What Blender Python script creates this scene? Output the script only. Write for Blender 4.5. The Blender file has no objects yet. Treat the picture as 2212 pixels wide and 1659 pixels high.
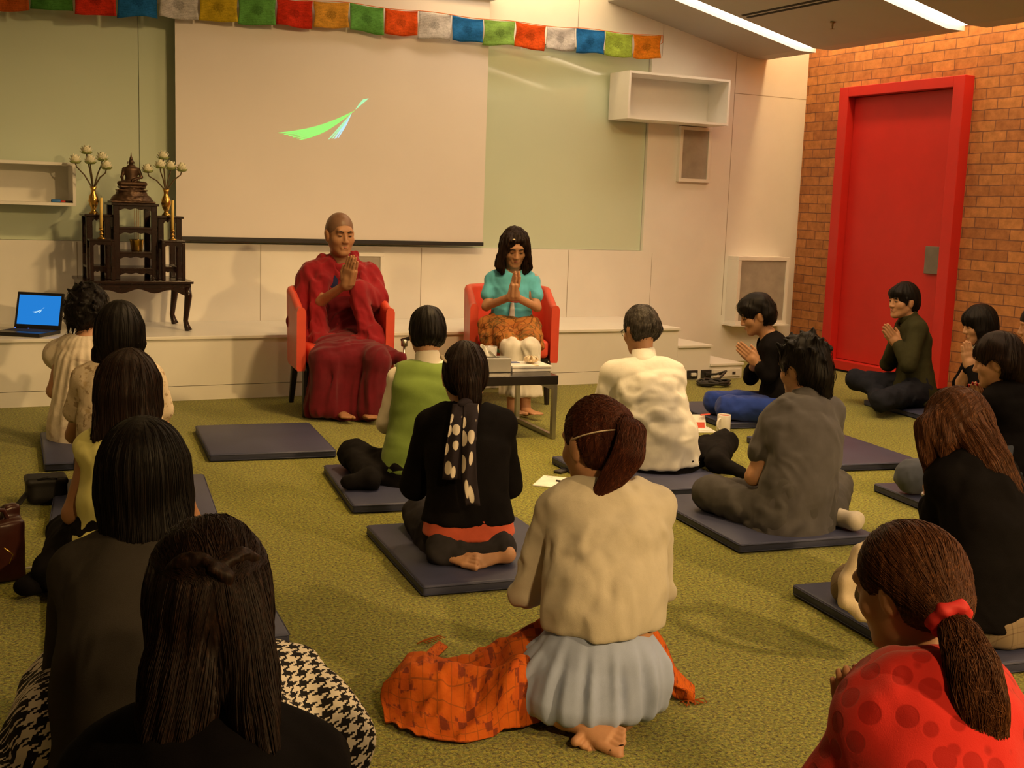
import bpy, bmesh, math, random
import numpy as np
from mathutils import Vector, Matrix, kdtree

SC = bpy.context.scene
COL = SC.collection
random.seed(7)
RNG = np.random.default_rng(7)

# ------------------------------------------------------------------ camera
YAW, PITCH, ROLL = [math.radians(a) for a in (26.95, 8.46, 2.006)]
FPX = 2570.0
CAM = np.array([0.0, 0.0, 1.36])
_f = np.array([math.sin(YAW)*math.cos(PITCH), math.cos(YAW)*math.cos(PITCH), -math.sin(PITCH)])
_r = np.array([math.cos(YAW), -math.sin(YAW), 0.0])
_u = np.cross(_r, _f)
CR = math.cos(ROLL)*_r + math.sin(ROLL)*_u
CU = -math.sin(ROLL)*_r + math.cos(ROLL)*_u
CF = _f
cd = bpy.data.cameras.new('camera')
cd.sensor_fit = 'HORIZONTAL'; cd.sensor_width = 36.0
cd.lens = FPX/2212*36.0
cd.clip_start = 0.05; cd.clip_end = 60
cam = bpy.data.objects.new('camera', cd); COL.objects.link(cam)
M = Matrix((( CR[0], CU[0], -CF[0], CAM[0]), (CR[1], CU[1], -CF[1], CAM[1]), (CR[2], CU[2], -CF[2], CAM[2]), (0, 0, 0, 1)))
cam.matrix_world = M
SC.camera = cam

# ------------------------------------------------------------------ look, world, room light
SC.view_settings.view_transform = 'Standard'
SC.view_settings.look = 'None'
SC.view_settings.gamma = 1.0
SC.view_settings.exposure = 0.0
SC.view_settings.use_curve_mapping = False
W = bpy.data.worlds.new('world'); SC.world = W; W.use_nodes = True
W.node_tree.nodes['Background'].inputs[0].default_value = (1.0, 0.6, 0.26, 1)
W.node_tree.nodes['Background'].inputs[1].default_value = 0.02
LAMP = (1.0, 0.62, 0.25)

def lamp_light(kind, name, loc, energy, size=0.1, color=LAMP, rot=(0, 0, 0), sx=None, sy=None, angle=None, blend=0.6):
    d = bpy.data.lights.new(name, kind); d.energy = energy; d.color = color
    if kind == 'AREA':
        if sx: d.shape = 'RECTANGLE'; d.size = sx; d.size_y = sy
        else: d.shape = 'DISK'; d.size = size
    else:
        d.shadow_soft_size = size
    if kind == 'SPOT':
        d.spot_size = math.radians(angle); d.spot_blend = blend
    o = bpy.data.objects.new(name, d); COL.objects.link(o)
    o.location = loc; o.rotation_euler = rot
    return o

# spot lamps added to brighten the room, all out of view: (x, y, watts, cone, point aimed at, edge softness)
ADDED_SPOTS = [(2.8, 5.3, 380, 140, (2.9, 7.0, 0), .8), (4.7, 5.3, 170, 140, (4.6, 7.0, 0), .8), (-.3, 5.2, 25, 140, (0, 6.5, 0), .8), (6.3, 4.6, 60, 140, (6.3, 5.0, 0), .8),
              (2.4, 3.3, 40, 140, (2.4, 3.8, 0), .8), (0.9, 4.4, 60, 110, (.8, 4.6, 0), .8), (4.7, 3.0, 50, 140, (4.7, 3.5, 0), .8), (.8, -2.2, 420, 27, (.95, 4.3, .45), .6), (4.3, -2.1, 1500, 62, (2.35, 2.1, .45), .5), (6.2, -1.8, 200, 80, (4.5, 2.6, 0), .8), (.85, -1.9, 650, 30, (2.25, 1.9, .5), .5)]
CEIL_Z = 3.54

# ------------------------------------------------------------------ helpers: space
UP = np.array([0.0, 0.0, 1.0])
def V(*a): return np.array(a, float)
def at(px, py, d):
    """the point at forward distance d seen at photo position (px, py)"""
    return CAM + d*(CF + CR*(px-1106)/FPX - CU*(py-829.5)/FPX)
def unit(v):
    v = np.asarray(v, float); return v/np.linalg.norm(v)
def lerp(a, b, t): return a+(b-a)*t

# ------------------------------------------------------------------ helpers: materials
def s2l(c): return tuple((x/255/12.92 if x/255 <= .04045 else ((x/255+.055)/1.055)**2.4) for x in c)
WARM = (0.76, 0.47, 0.195)
def A(r, g, b, k=1.0):
    """surface colour of something that looks (r,g,b) under the room's warm lamps"""
    l = s2l((r, g, b)); return tuple(min(0.92, max(0.002, l[i]/WARM[i]*k)) for i in range(3))
class NT:
    def __init__(s, m): s.t = m.node_tree; s.n = s.t.nodes; s.l = s.t.links
    def new(s, typ, **kw):
        n = s.n.new(typ)
        for k, v in kw.items():
            if k.startswith('i_'): 
                key = k[2:]; key = int(key) if key.isdigit() else key
                n.inputs[key].default_value = v
            else: setattr(n, k, v)
        return n
    def link(s, a, b): s.l.new(a, b)
    def co(s, kind='Object', scale=(1, 1, 1), rot=(0, 0, 0)):
        c = s.new('ShaderNodeTexCoord'); m = s.new('ShaderNodeMapping')
        m.inputs['Scale'].default_value = scale; m.inputs['Rotation'].default_value = rot
        s.link(c.outputs[kind], m.inputs[0]); return m.outputs[0]
    def noise(s, vec, scale, detail=3, rough=.55):
        n = s.new('ShaderNodeTexNoise'); n.inputs['Scale'].default_value = scale
        n.inputs['Detail'].default_value = detail; n.inputs['Roughness'].default_value = rough
        s.link(vec, n.inputs['Vector']); return n.outputs[0]
    def ramp(s, fac, stops, interp='LINEAR'):
        r = s.new('ShaderNodeValToRGB'); e = r.color_ramp.elements; r.color_ramp.interpolation = interp
        while len(e) < len(stops): e.new(0.5)
        for i, (p, c) in enumerate(stops):
            e[i].position = p; e[i].color = tuple(c)+((1,) if len(c) == 3 else ())
        s.link(fac, r.inputs[0]); return r.outputs[0]
    def mix(s, fac, a, b, blend='MIX'):
        m = s.new('ShaderNodeMix', data_type='RGBA', blend_type=blend)
        for i, v in ((0, fac), (6, a), (7, b)):
            if hasattr(v, 'is_linked') or hasattr(v, 'links'): s.link(v, m.inputs[i])
            elif i == 0: m.inputs[0].default_value = v
            else: m.inputs[i].default_value = tuple(v)+((1,) if len(v) == 3 else ())
        return m.outputs[2]
    def math(s, op, a, b=None, c=None):
        m = s.new('ShaderNodeMath', operation=op)
        for i, v in enumerate((a, b, c)):
            if v is None: continue
            if hasattr(v, 'links'): s.link(v, m.inputs[i])
            else: m.inputs[i].default_value = v
        return m.outputs[0]
    def bump(s, h, strength=.3, dist=.01):
        b = s.new('ShaderNodeBump'); b.inputs['Strength'].default_value = strength
        b.inputs['Distance'].default_value = dist; s.link(h, b.inputs['Height']); return b.outputs[0]
def base_mat(name, col=(.5, .5, .5), rough=.6, metal=0, spec=.4, **kw):
    m = bpy.data.materials.new(name); m.use_nodes = True
    b = m.node_tree.nodes['Principled BSDF']
    b.inputs['Base Color'].default_value = tuple(col)+(1,)
    b.inputs['Roughness'].default_value = rough; b.inputs['Metallic'].default_value = metal
    b.inputs['Specular IOR Level'].default_value = spec
    for k, v in kw.items(): b.inputs[k].default_value = v
    return m, NT(m), b
def plain(name, col, rough=.55, metal=0, spec=.4, var=.12, vs=9, bump=0, bs=200, bd=.002):
    """a surface of one colour with slight natural variation"""
    m, t, b = base_mat(name, col, rough, metal, spec)
    v = t.co()
    n = t.noise(v, vs, 4)
    c = t.ramp(n, [(.3, [x*(1-var) for x in col]), (.7, [min(1, x*(1+var)) for x in col])])
    t.link(c, b.inputs['Base Color'])
    if bump:
        t.link(t.bump(t.noise(v, bs, 3), bump, bd), b.inputs['Normal'])
    return m
def cloth(name, col, var=.18, rough=.85, weave=900, bump=.25, folds=0, sheen=.15):
    m, t, b = base_mat(name, col, rough, 0, .15)
    v = t.co()
    n = t.noise(v, 14, 5); w = t.noise(v, weave, 2)
    c = t.ramp(n, [(.3, [x*(1-var) for x in col]), (.7, [min(1, x*(1+var*.6)) for x in col])])
    t.link(c, b.inputs['Base Color'])
    b.inputs['Sheen Weight'].default_value = sheen if max(col) > .08 else 0.0
    if max(col) < .08: b.inputs['Specular IOR Level'].default_value = .06
    h = w
    if folds:
        f = t.noise(t.co(scale=(1, 1, .45)), 16, 3)
        h = t.math('ADD', t.math('MULTIPLY', f, folds*6), t.math('MULTIPLY', w, .35))
    t.link(t.bump(h, bump, .004 if not folds else .01), b.inputs['Normal'])
    return m
def skin_mat(name, col, rough=.5):
    m, t, b = base_mat(name, col, rough, 0, .35)
    v = t.co()
    n = t.noise(v, 22, 4)
    c = t.ramp(n, [(.25, [col[0]*.88, col[1]*.84, col[2]*.82]), (.75, [min(1, x*1.08) for x in col])])
    t.link(c, b.inputs['Base Color'])
    b.inputs['Subsurface Weight'].default_value = .08
    b.inputs['Subsurface Radius'].default_value = (.012, .005, .003)
    b.inputs['Subsurface Scale'].default_value = .5
    t.link(t.bump(t.noise(v, 350, 2), .12, .002), b.inputs['Normal'])
    return m
def hair_mat(name, col, hi, rough=.50, scale=(190, 190, 6)):
    m, t, b = base_mat(name, col, rough, 0, .16)
    v = t.co(scale=scale)
    n = t.noise(v, 1.0, 4, .7)
    c = t.ramp(n, [(.3, [x*.6 for x in col]), (.52, col), (.75, hi)])
    t.link(c, b.inputs['Base Color'])
    t.link(t.bump(n, .30, .003), b.inputs['Normal'])
    return m

# ------------------------------------------------------------------ helpers: objects
def tag(o, label=None, cat=None, group=None, kind=None):
    if label: o['label'] = label
    if cat: o['category'] = cat
    if group: o['group'] = group
    if kind: o['kind'] = kind
    return o
def empty(name, loc, label, cat, group=None, rz=0.0, kind=None):
    o = bpy.data.objects.new(name, None); COL.objects.link(o)
    o.empty_display_size = .1
    o.location = tuple(loc); o.rotation_euler = (0, 0, rz)
    return tag(o, label, cat, group, kind)
def link_mesh(name, me, mat=None, parent=None, smooth=False):
    o = bpy.data.objects.new(name, me); COL.objects.link(o)
    if mat: 
        for mm in (mat if isinstance(mat, (list, tuple)) else [mat]): me.materials.append(mm)
    if smooth:
        me.polygons.foreach_set('use_smooth', np.ones(len(me.polygons), bool)); me.update()
    if parent is not None:
        o.parent = parent
    return o
def world_child(o, parent):
    """o's mesh is in world coordinates: keep it there under a parent that stands at its base"""
    o.parent = parent
    o.matrix_parent_inverse = Matrix.LocRotScale(parent.location, parent.rotation_euler, parent.scale).inverted()
    return o
def np_mesh(name, verts, faces):
    me = bpy.data.meshes.new(name)
    verts = np.asarray(verts, np.float32)
    if isinstance(faces, np.ndarray):
        k = faces.shape[1]
        me.vertices.add(len(verts)); me.vertices.foreach_set('co', verts.ravel())
        me.loops.add(faces.size); me.loops.foreach_set('vertex_index', faces.astype(np.int32).ravel())
        me.polygons.add(len(faces))
        me.polygons.foreach_set('loop_start', np.arange(0, faces.size, k, dtype=np.int32))
        me.update(calc_edges=True); me.validate()
    else:
        me.from_pydata([tuple(v) for v in verts], [], faces); me.update()
    return me
class MB:
    """collects boxes, tubes, lathes, prisms into one mesh"""
    def __init__(s): s.bm = bmesh.new()
    def box(s, lo, hi, bevel=0.0, rot=None, seg=2):
        c = [(a+b)/2 for a, b in zip(lo, hi)]; d = [b-a for a, b in zip(lo, hi)]
        r = bmesh.ops.create_cube(s.bm, size=1.0)
        vs = r['verts']
        for v in vs: v.co = Vector((v.co.x*d[0], v.co.y*d[1], v.co.z*d[2]))
        if bevel > 0:
            es = list({e for v in vs for e in v.link_edges})
            rb = bmesh.ops.bevel(s.bm, geom=es, offset=bevel, segments=seg, profile=.5, affect='EDGES')
            vs = list({v for f in rb['faces'] for v in f.verts} | {v for v in vs if v.is_valid})
        for v in vs:
            co = v.co
            if rot is not None: co = rot @ co
            v.co = co+Vector(c)
        return vs
    def quad(s, pts):
        return s.bm.faces.new([s.bm.verts.new(tuple(p)) for p in pts])
    def prism(s, poly, axis, a, b):
        """extrude a 2D outline along axis 'x','y' or 'z' from a to b"""
        def mk(p, t):
            return {'x': (t, p[0], p[1]), 'y': (p[0], t, p[1]), 'z': (p[0], p[1], t)}[axis]
        v0 = [s.bm.verts.new(mk(p, a)) for p in poly]; v1 = [s.bm.verts.new(mk(p, b)) for p in poly]
        n = len(poly)
        s.bm.faces.new(v0); s.bm.faces.new(v1[::-1])
        for i in range(n): s.bm.faces.new([v0[(i+1) % n], v0[i], v1[i], v1[(i+1) % n]])
    def tube(s, pts, rad, n=8, cap=True, flat=1.0):
        pts = [np.asarray(p, float) for p in pts]
        rr = rad if hasattr(rad, '__len__') else [rad]*len(pts)
        prev = None; rings = []
        t0 = unit(pts[1]-pts[0]); ref = V(0, 0, 1) if abs(t0[2]) < .9 else V(1, 0, 0)
        a = unit(np.cross(t0, ref))
        for i, p in enumerate(pts):
            t = unit(pts[min(i+1, len(pts)-1)]-pts[max(i-1, 0)])
            a = unit(a-t*np.dot(a, t)); b = np.cross(t, a)
            rings.append([s.bm.verts.new(tuple(p+rr[i]*(a*math.cos(q)+b*flat*math.sin(q)))) for q in [2*math.pi*j/n for j in range(n)]])
        for r0, r1 in zip(rings, rings[1:]):
            for j in range(n): s.bm.faces.new([r0[j], r0[(j+1) % n], r1[(j+1) % n], r1[j]])
        if cap:
            s.bm.faces.new(rings[0][::-1]); s.bm.faces.new(rings[-1])
    def lathe(s, prof, c=(0, 0, 0), n=24, axis=None):
        """profile [(r,z)...] spun about a vertical axis at c"""
        rings = []
        for r, z in prof:
            if r < 1e-5: rings.append([s.bm.verts.new((c[0], c[1], c[2]+z))])
            else: rings.append([s.bm.verts.new((c[0]+r*math.cos(2*math.pi*j/n), c[1]+r*math.sin(2*math.pi*j/n), c[2]+z)) for j in range(n)])
        for r0, r1 in zip(rings, rings[1:]):
            for j in range(n):
                k = (j+1) % n
                if len(r0) == 1 and len(r1) == 1: continue
                if len(r0) == 1: s.bm.faces.new([r0[0], r1[k], r1[j]])
                elif len(r1) == 1: s.bm.faces.new([r0[j], r0[k], r1[0]])
                else: s.bm.faces.new([r0[j], r0[k], r1[k], r1[j]])
    def build(s, name, mat, parent=None, smooth=False, world=False):
        bmesh.ops.recalc_face_normals(s.bm, faces=s.bm.faces[:])
        me = bpy.data.meshes.new(name); s.bm.to_mesh(me); s.bm.free()
        o = link_mesh(name, me, mat, None, smooth)
        if parent is not None:
            if world: world_child(o, parent)
            else: o.parent = parent
        return o
def auto_smooth(o, deg=40):
    me = o.data
    me.polygons.foreach_set('use_smooth', np.ones(len(me.polygons), bool))
    me.set_sharp_from_angle(angle=math.radians(deg))
    return o

# ------------------------------------------------------------------ helpers: solid modelling by distance fields
class Prim:
    def __init__(s, fn, lo, hi): s.fn = fn; s.lo = np.asarray(lo, float); s.hi = np.asarray(hi, float)
def cap(a, b, ra, rb=None):
    a = np.asarray(a, float); b = np.asarray(b, float); rb = ra if rb is None else rb
    ba = b-a; L = max(float(ba@ba), 1e-9); m = max(ra, rb)
    def fn(x, y, z):
        px, py, pz = x-a[0], y-a[1], z-a[2]
        t = np.clip((px*ba[0]+py*ba[1]+pz*ba[2])/L, 0, 1)
        return np.sqrt((px-t*ba[0])**2+(py-t*ba[1])**2+(pz-t*ba[2])**2)-(ra+(rb-ra)*t)
    return Prim(fn, np.minimum(a, b)-m, np.maximum(a, b)+m)
def sph(c, r): return cap(c, V(*c)+V(0, 0, 1e-4), r)
def ell(c, r, R=None):
    """R columns: local axes"""
    c = np.asarray(c, float); r = np.asarray(r, float); R = np.eye(3) if R is None else R
    e = np.sqrt(((R*r)**2).sum(1))
    def fn(x, y, z):
        px, py, pz = x-c[0], y-c[1], z-c[2]
        q = [(px*R[0, i]+py*R[1, i]+pz*R[2, i])/r[i] for i in range(3)]
        k0 = np.sqrt(q[0]**2+q[1]**2+q[2]**2)+1e-6
        k1 = np.sqrt((q[0]/r[0])**2+(q[1]/r[1])**2+(q[2]/r[2])**2)+1e-6
        return k0*(k0-1)/k1
    return Prim(fn, c-e, c+e)
def rbox(c, half, rad, R=None):
    c = np.asarray(c, float); R = np.eye(3) if R is None else R; h = np.asarray(half, float)-rad
    e = np.abs(R)@np.asarray(half, float)
    def fn(x, y, z):
        px, py, pz = x-c[0], y-c[1], z-c[2]
        q = [np.abs(px*R[0, i]+py*R[1, i]+pz*R[2, i])-h[i] for i in range(3)]
        return np.sqrt(sum(np.maximum(v, 0)**2 for v in q))+np.minimum(np.maximum(np.maximum(q[0], q[1]), q[2]), 0)-rad
    return Prim(fn, c-e, c+e)
def loft(pts, rx, ry, right, rounded=True):
    """elliptical tube along a polyline; rx along 'right', ry across it"""
    pts = [np.asarray(p, float) for p in pts]; right = unit(right)
    segs = []
    for i in range(len(pts)-1):
        a, b = pts[i], pts[i+1]; ba = b-a; L = float(np.linalg.norm(ba)); t = ba/L
        r = unit(right-t*np.dot(right, t)); fw = np.cross(t, r)
        segs.append((a, t, L, r, fw, rx[i], rx[i+1], ry[i], ry[i+1]))
    def fn(x, y, z):
        D = None
        for a, t, L, r, fw, x0, x1, y0, y1 in segs:
            px, py, pz = x-a[0], y-a[1], z-a[2]
            s = px*t[0]+py*t[1]+pz*t[2]; k = np.clip(s/L, 0, 1)
            ex = s-k*L
            A_ = x0+(x1-x0)*k; B_ = y0+(y1-y0)*k
            u = (px*r[0]+py*r[1]+pz*r[2])/A_; v = (px*fw[0]+py*fw[1]+pz*fw[2])/B_
            mn = np.minimum(A_, B_)
            w = ex/mn
            d = (np.sqrt(u*u+v*v+w*w)-1)*mn
            D = d if D is None else np.minimum(D, d)
        return D
    m = max(max(rx), max(ry))
    P = np.array(pts)
    return Prim(fn, P.min(0)-m, P.max(0)+m)
class Solid:
    def __init__(s): s.ops = []
    def add(s, p, k=.02): s.ops.append(('u', p, k)); return s
    def sub(s, p, k=.008): s.ops.append(('s', p, k)); return s
    def cut(s, pt, n, k=.004):
        """remove everything on the side the normal n points to"""
        pt = np.asarray(pt, float); n = unit(n)
        s.ops.append(('c', (lambda x, y, z: (x-pt[0])*n[0]+(y-pt[1])*n[1]+(z-pt[2])*n[2]), k)); return s
    def disp(s, fn): s.ops.append(('d', fn, 0)); return s
    def chain(s, pts, rad, k=.02):
        for i in range(len(pts)-1): s.add(cap(pts[i], pts[i+1], rad[i], rad[i+1]), k)
        return s
    def bounds(s):
        lo = np.min([o[1].lo for o in s.ops if o[0] == 'u'], 0); hi = np.max([o[1].hi for o in s.ops if o[0] == 'u'], 0)
        return lo-.03, hi+.03
    def field(s, lo, hi, h):
        n = np.maximum(np.ceil((hi-lo)/h).astype(int)+1, 3)
        ax = [(lo[i]+h*np.arange(n[i])).astype(np.float32) for i in range(3)]
        m = .07
        D = np.full(n, m, np.float32)
        for kind, p, k in s.ops:
            if kind in 'us':
                i0 = np.maximum(np.floor((p.lo-m-lo)/h).astype(int), 0); i1 = np.minimum(np.ceil((p.hi+m-lo)/h).astype(int)+1, n)
                if (i1 <= i0).any(): continue
                sl = tuple(slice(a, b) for a, b in zip(i0, i1))
                x = ax[0][sl[0]][:, None, None]; y = ax[1][sl[1]][None, :, None]; z = ax[2][sl[2]][None, None, :]
                d = np.clip(p.fn(x, y, z), -1, m).astype(np.float32)
                c = D[sl]
                if kind == 'u':
                    hh = np.maximum(k-np.abs(c-d), 0)/k
                    D[sl] = np.minimum(c, d)-hh*hh*k*.25
                else:
                    d = -d
                    hh = np.maximum(k-np.abs(c-d), 0)/k
                    D[sl] = np.maximum(c, d)+hh*hh*k*.25
            else:
                x = ax[0][:, None, None]; y = ax[1][None, :, None]; z = ax[2][None, None, :]
                if kind == 'c':
                    d = p(x, y, z)
                    hh = np.maximum(k-np.abs(D-d), 0)/k
                    D = (np.maximum(D, d)+hh*hh*k*.25).astype(np.float32)
                else:
                    D = (D+p(x, y, z)).astype(np.float32)
        return D
    def mesh(s, h=.008, lo=None, hi=None):
        l0, h0 = s.bounds()
        lo = l0 if lo is None else np.maximum(lo, l0); hi = h0 if hi is None else np.minimum(hi, h0)
        return nets(s.field(lo, hi, h), lo, h)
def nets(D, lo, h):
    """surface nets: smooth quads through the zero level"""
    S = D < 0
    nx, ny, nz = D.shape
    cnt = np.zeros((nx-1, ny-1, nz-1), np.int8)
    for i in (0, 1):
        for j in (0, 1):
            for k in (0, 1): cnt += S[i:nx-1+i, j:ny-1+j, k:nz-1+k]
    act = (cnt > 0) & (cnt < 8)
    idx = np.argwhere(act)
    num = np.full(act.shape, -1, np.int64); num[act] = np.arange(len(idx))
    acc = np.zeros((len(idx), 3)); w = np.zeros(len(idx))
    I, J, K = idx.T
    cs = [(0, 0, 0), (1, 0, 0), (0, 1, 0), (1, 1, 0), (0, 0, 1), (1, 0, 1), (0, 1, 1), (1, 1, 1)]
    for a in range(8):
        for b in range(a+1, 8):
            df = [cs[b][i]-cs[a][i] for i in range(3)]
            if sum(abs(q) for q in df) != 1: continue
            da = D[I+cs[a][0], J+cs[a][1], K+cs[a][2]].astype(float); db = D[I+cs[b][0], J+cs[b][1], K+cs[b][2]].astype(float)
            c = (da < 0) != (db < 0)
            t = np.where(c, da/np.where(c, da-db, 1), 0)
            p = np.array(cs[a])+t[:, None]*np.array(df)
            acc[c] += p[c]; w[c] += 1
    verts = lo+h*(idx+acc/w[:, None])
    quads = []
    for ax in range(3):
        o = [1, 2, 0][ax], [2, 0, 1][ax]
        sl0 = [slice(None)]*3; sl1 = [slice(None)]*3
        sl0[ax] = slice(0, -1); sl1[ax] = slice(1, None)
        for q in o: sl0[q] = slice(1, -1); sl1[q] = slice(1, -1)
        a = S[tuple(sl0)]; b = S[tuple(sl1)]
        ch = np.argwhere(a != b)
        if not len(ch): continue
        flip = a[tuple(ch.T)]
        base = ch.copy()
        for q in o: base[:, q] += 1
        def cell(d0, d1):
            c = base.copy(); c[:, o[0]] += d0; c[:, o[1]] += d1
            return num[tuple(c.T)]
        q = np.stack([cell(-1, -1), cell(0, -1), cell(0, 0), cell(-1, 0)], 1)
        q[~flip] = q[~flip][:, ::-1]
        quads.append(q)
    Q = np.concatenate(quads) if quads else np.zeros((0, 4), np.int64)
    return verts, Q
def relax(v, q, it=1):
    for _ in range(it):
        acc = np.zeros_like(v); n = np.zeros(len(v))
        for i in range(4):
            a, b = q[:, i], q[:, (i+1) % 4]
            np.add.at(acc, a, v[b]); np.add.at(n, a, 1); np.add.at(acc, b, v[a]); np.add.at(n, b, 1)
        v = .5*v+.5*acc/np.maximum(n, 1)[:, None]
    return v
def solid_obj(name, sol, mat, parent=None, h=.008, rx=1, boxes=None):
    """boxes: finer regions [(lo,hi,h)] that join the same mesh"""
    v, q = sol.mesh(h); v = relax(v, q, rx)
    for lo, hi, hh in (boxes or []):
        c = v[q].mean(1); q = q[~((c > lo+hh) & (c < hi-hh)).all(1)]
    vs, qs, n = [v], [q], len(v)
    for lo, hi, hh in (boxes or []):
        v2, q2 = sol.mesh(hh, lo, hi); vs.append(relax(v2, q2, 1)+0); qs.append(q2+n); n += len(v2)
    me = np_mesh(name, np.concatenate(vs), np.concatenate(qs))
    o = link_mesh(name, me, mat, None, True)
    if parent is not None: world_child(o, parent)
    return o
def wob(seed, amp, f=(20, 20, 8), warp=1.2):
    """smooth irregular fold pattern"""
    r = np.random.default_rng(seed); ph = r.uniform(0, 6.28, 8)
    def fn(x, y, z):
        a = np.sin(x*f[0]*.7+ph[0]+warp*np.sin(z*f[2]+ph[1]))*np.sin(y*f[1]*.8+ph[2]+warp*np.sin(z*f[2]*1.3+x*5+ph[3]))
        b = np.sin(x*f[0]*1.7+y*f[1]*1.1+warp*np.sin(z*f[2]*1.6+ph[4])+ph[5])
        return amp*(a*.65+b*.35)
    return fn

_VT = np.random.default_rng(99).random((4, 32, 32, 32)).astype(np.float32)
def vnoise(u, v, w, c=0):
    """smooth lattice noise in 0..1"""
    u, v, w = np.broadcast_arrays(np.asarray(u, np.float32), np.asarray(v, np.float32), np.asarray(w, np.float32))
    iu, iv, iw = np.floor(u).astype(np.int32), np.floor(v).astype(np.int32), np.floor(w).astype(np.int32)
    fu, fv, fw = u-iu, v-iv, w-iw
    fu = fu*fu*(3-2*fu); fv = fv*fv*(3-2*fv); fw = fw*fw*(3-2*fw)
    T = _VT[c]
    a0, a1, b0, b1, c0, c1 = iu & 31, (iu+1) & 31, iv & 31, (iv+1) & 31, iw & 31, (iw+1) & 31
    x00 = T[a0, b0, c0]*(1-fu)+T[a1, b0, c0]*fu; x10 = T[a0, b1, c0]*(1-fu)+T[a1, b1, c0]*fu
    x01 = T[a0, b0, c1]*(1-fu)+T[a1, b0, c1]*fu; x11 = T[a0, b1, c1]*(1-fu)+T[a1, b1, c1]*fu
    return (x00*(1-fv)+x10*fv)*(1-fw)+(x01*(1-fv)+x11*fv)*fw
def folds(seed, amp, along=(0, 0, 1), period=.07, stretch=4.0, bend=.5, where=None, sharp=.5):
    """cloth folds: soft ridges that run along a direction, 'stretch' times longer than they are wide"""
    a = unit(along); ref = V(1, 0, 0) if abs(a[0]) < .8 else V(0, 0, 1)
    e1 = unit(np.cross(a, ref)); e2 = np.cross(a, e1); o = np.random.default_rng(seed).uniform(0, 30, 3)
    def fn(x, y, z):
        A_ = (x*a[0]+y*a[1]+z*a[2])/period/stretch; B_ = (x*e1[0]+y*e1[1]+z*e1[2])/period; C_ = (x*e2[0]+y*e2[1]+z*e2[2])/period
        wv = vnoise(A_*2+o[1], B_*.35, C_*.35+o[0], 1)*bend*3
        n = vnoise(A_+o[0], B_+wv+o[1], C_+wv+o[2], 0)
        n2 = vnoise(A_*2+o[2], B_*2.1+wv, C_*2.1+o[1], 2)
        r = np.clip((n-.5)*2.2, -1, 1); r = np.sin(r*3.6)*.5*(1-sharp*.5)+(np.abs(r)-.4)*sharp*.6
        d = r*amp-(n2-.5)*amp*.35
        return d if where is None else d*where(x, y, z)
    return fn
# ------------------------------------------------------------------ the room: sizes
XR, YB, XL, YF = 7.525, 8.95, -2.2, -2.5          # brick wall, back wall, left wall, wall behind the camera
YS, ZS = 8.0, 0.435                               # stage front edge, stage top
WALLC = A(212, 172, 116)
M_wall = plain('cream_paint', (.80, .79, .74), .5, var=.03, vs=3, bump=.05, bs=60)
M_ceil = plain('ceiling_paint', (.46, .44, .40), .7, var=.04, vs=2)
M_joint = plain('panel_joint', (.38, .34, .27), .8)
M_stage = plain('stage_laminate', (.80, .79, .74), .35, var=.03, vs=3)
M_dark = plain('black_recess', (.02, .018, .016), .8)

def mat_brick():
    m, t, b = base_mat('brick', rough=.85, spec=.2)
    co = t.new('ShaderNodeTexCoord'); sp = t.new('ShaderNodeSeparateXYZ'); cb = t.new('ShaderNodeCombineXYZ')
    t.link(co.outputs['Object'], sp.inputs[0]); t.link(sp.outputs[1], cb.inputs[0]); t.link(sp.outputs[2], cb.inputs[1])
    v = cb.outputs[0]
    nz = t.new('ShaderNodeTexNoise'); nz.inputs['Scale'].default_value = 7; t.link(v, nz.inputs['Vector'])
    vm = t.new('ShaderNodeVectorMath', operation='MULTIPLY_ADD'); t.link(nz.outputs['Color'], vm.inputs[0])
    vm.inputs[1].default_value = (.014, .014, 0); t.link(v, vm.inputs[2])
    br = t.new('ShaderNodeTexBrick'); br.offset = .5
    for k, q in (('Scale', 1.0), ('Mortar Size', .0045), ('Mortar Smooth', .25), ('Bias', -.1), ('Brick Width', .232), ('Row Height', .083)): br.inputs[k].default_value = q
    br.inputs['Color1'].default_value = (.48, .215, .078, 1); br.inputs['Color2'].default_value = (.35, .145, .058, 1)
    br.inputs['Mortar'].default_value = (.21, .10, .065, 1)
    t.link(vm.outputs[0], br.inputs['Vector'])
    n = t.noise(v, 14, 6, .65)
    c = t.mix(.55, br.outputs[0], t.ramp(n, [(.3, (.45, .42, .42)), (.7, (1.35, 1.3, 1.25))]), 'MULTIPLY')
    sp2 = t.ramp(t.noise(v, 26, 5, .7), [(.70, (0, 0, 0)), (.78, (1, 1, 1))])
    c = t.mix(t.math('MULTIPLY', sp2, .30), c, (.62, .46, .36))
    t.link(c, b.inputs['Base Color'])
    h = t.math('ADD', t.math('MULTIPLY', br.outputs['Fac'], -1.0), t.math('MULTIPLY', n, .45))
    t.link(t.bump(h, .8, .012), b.inputs['Normal'])
    return m
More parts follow.
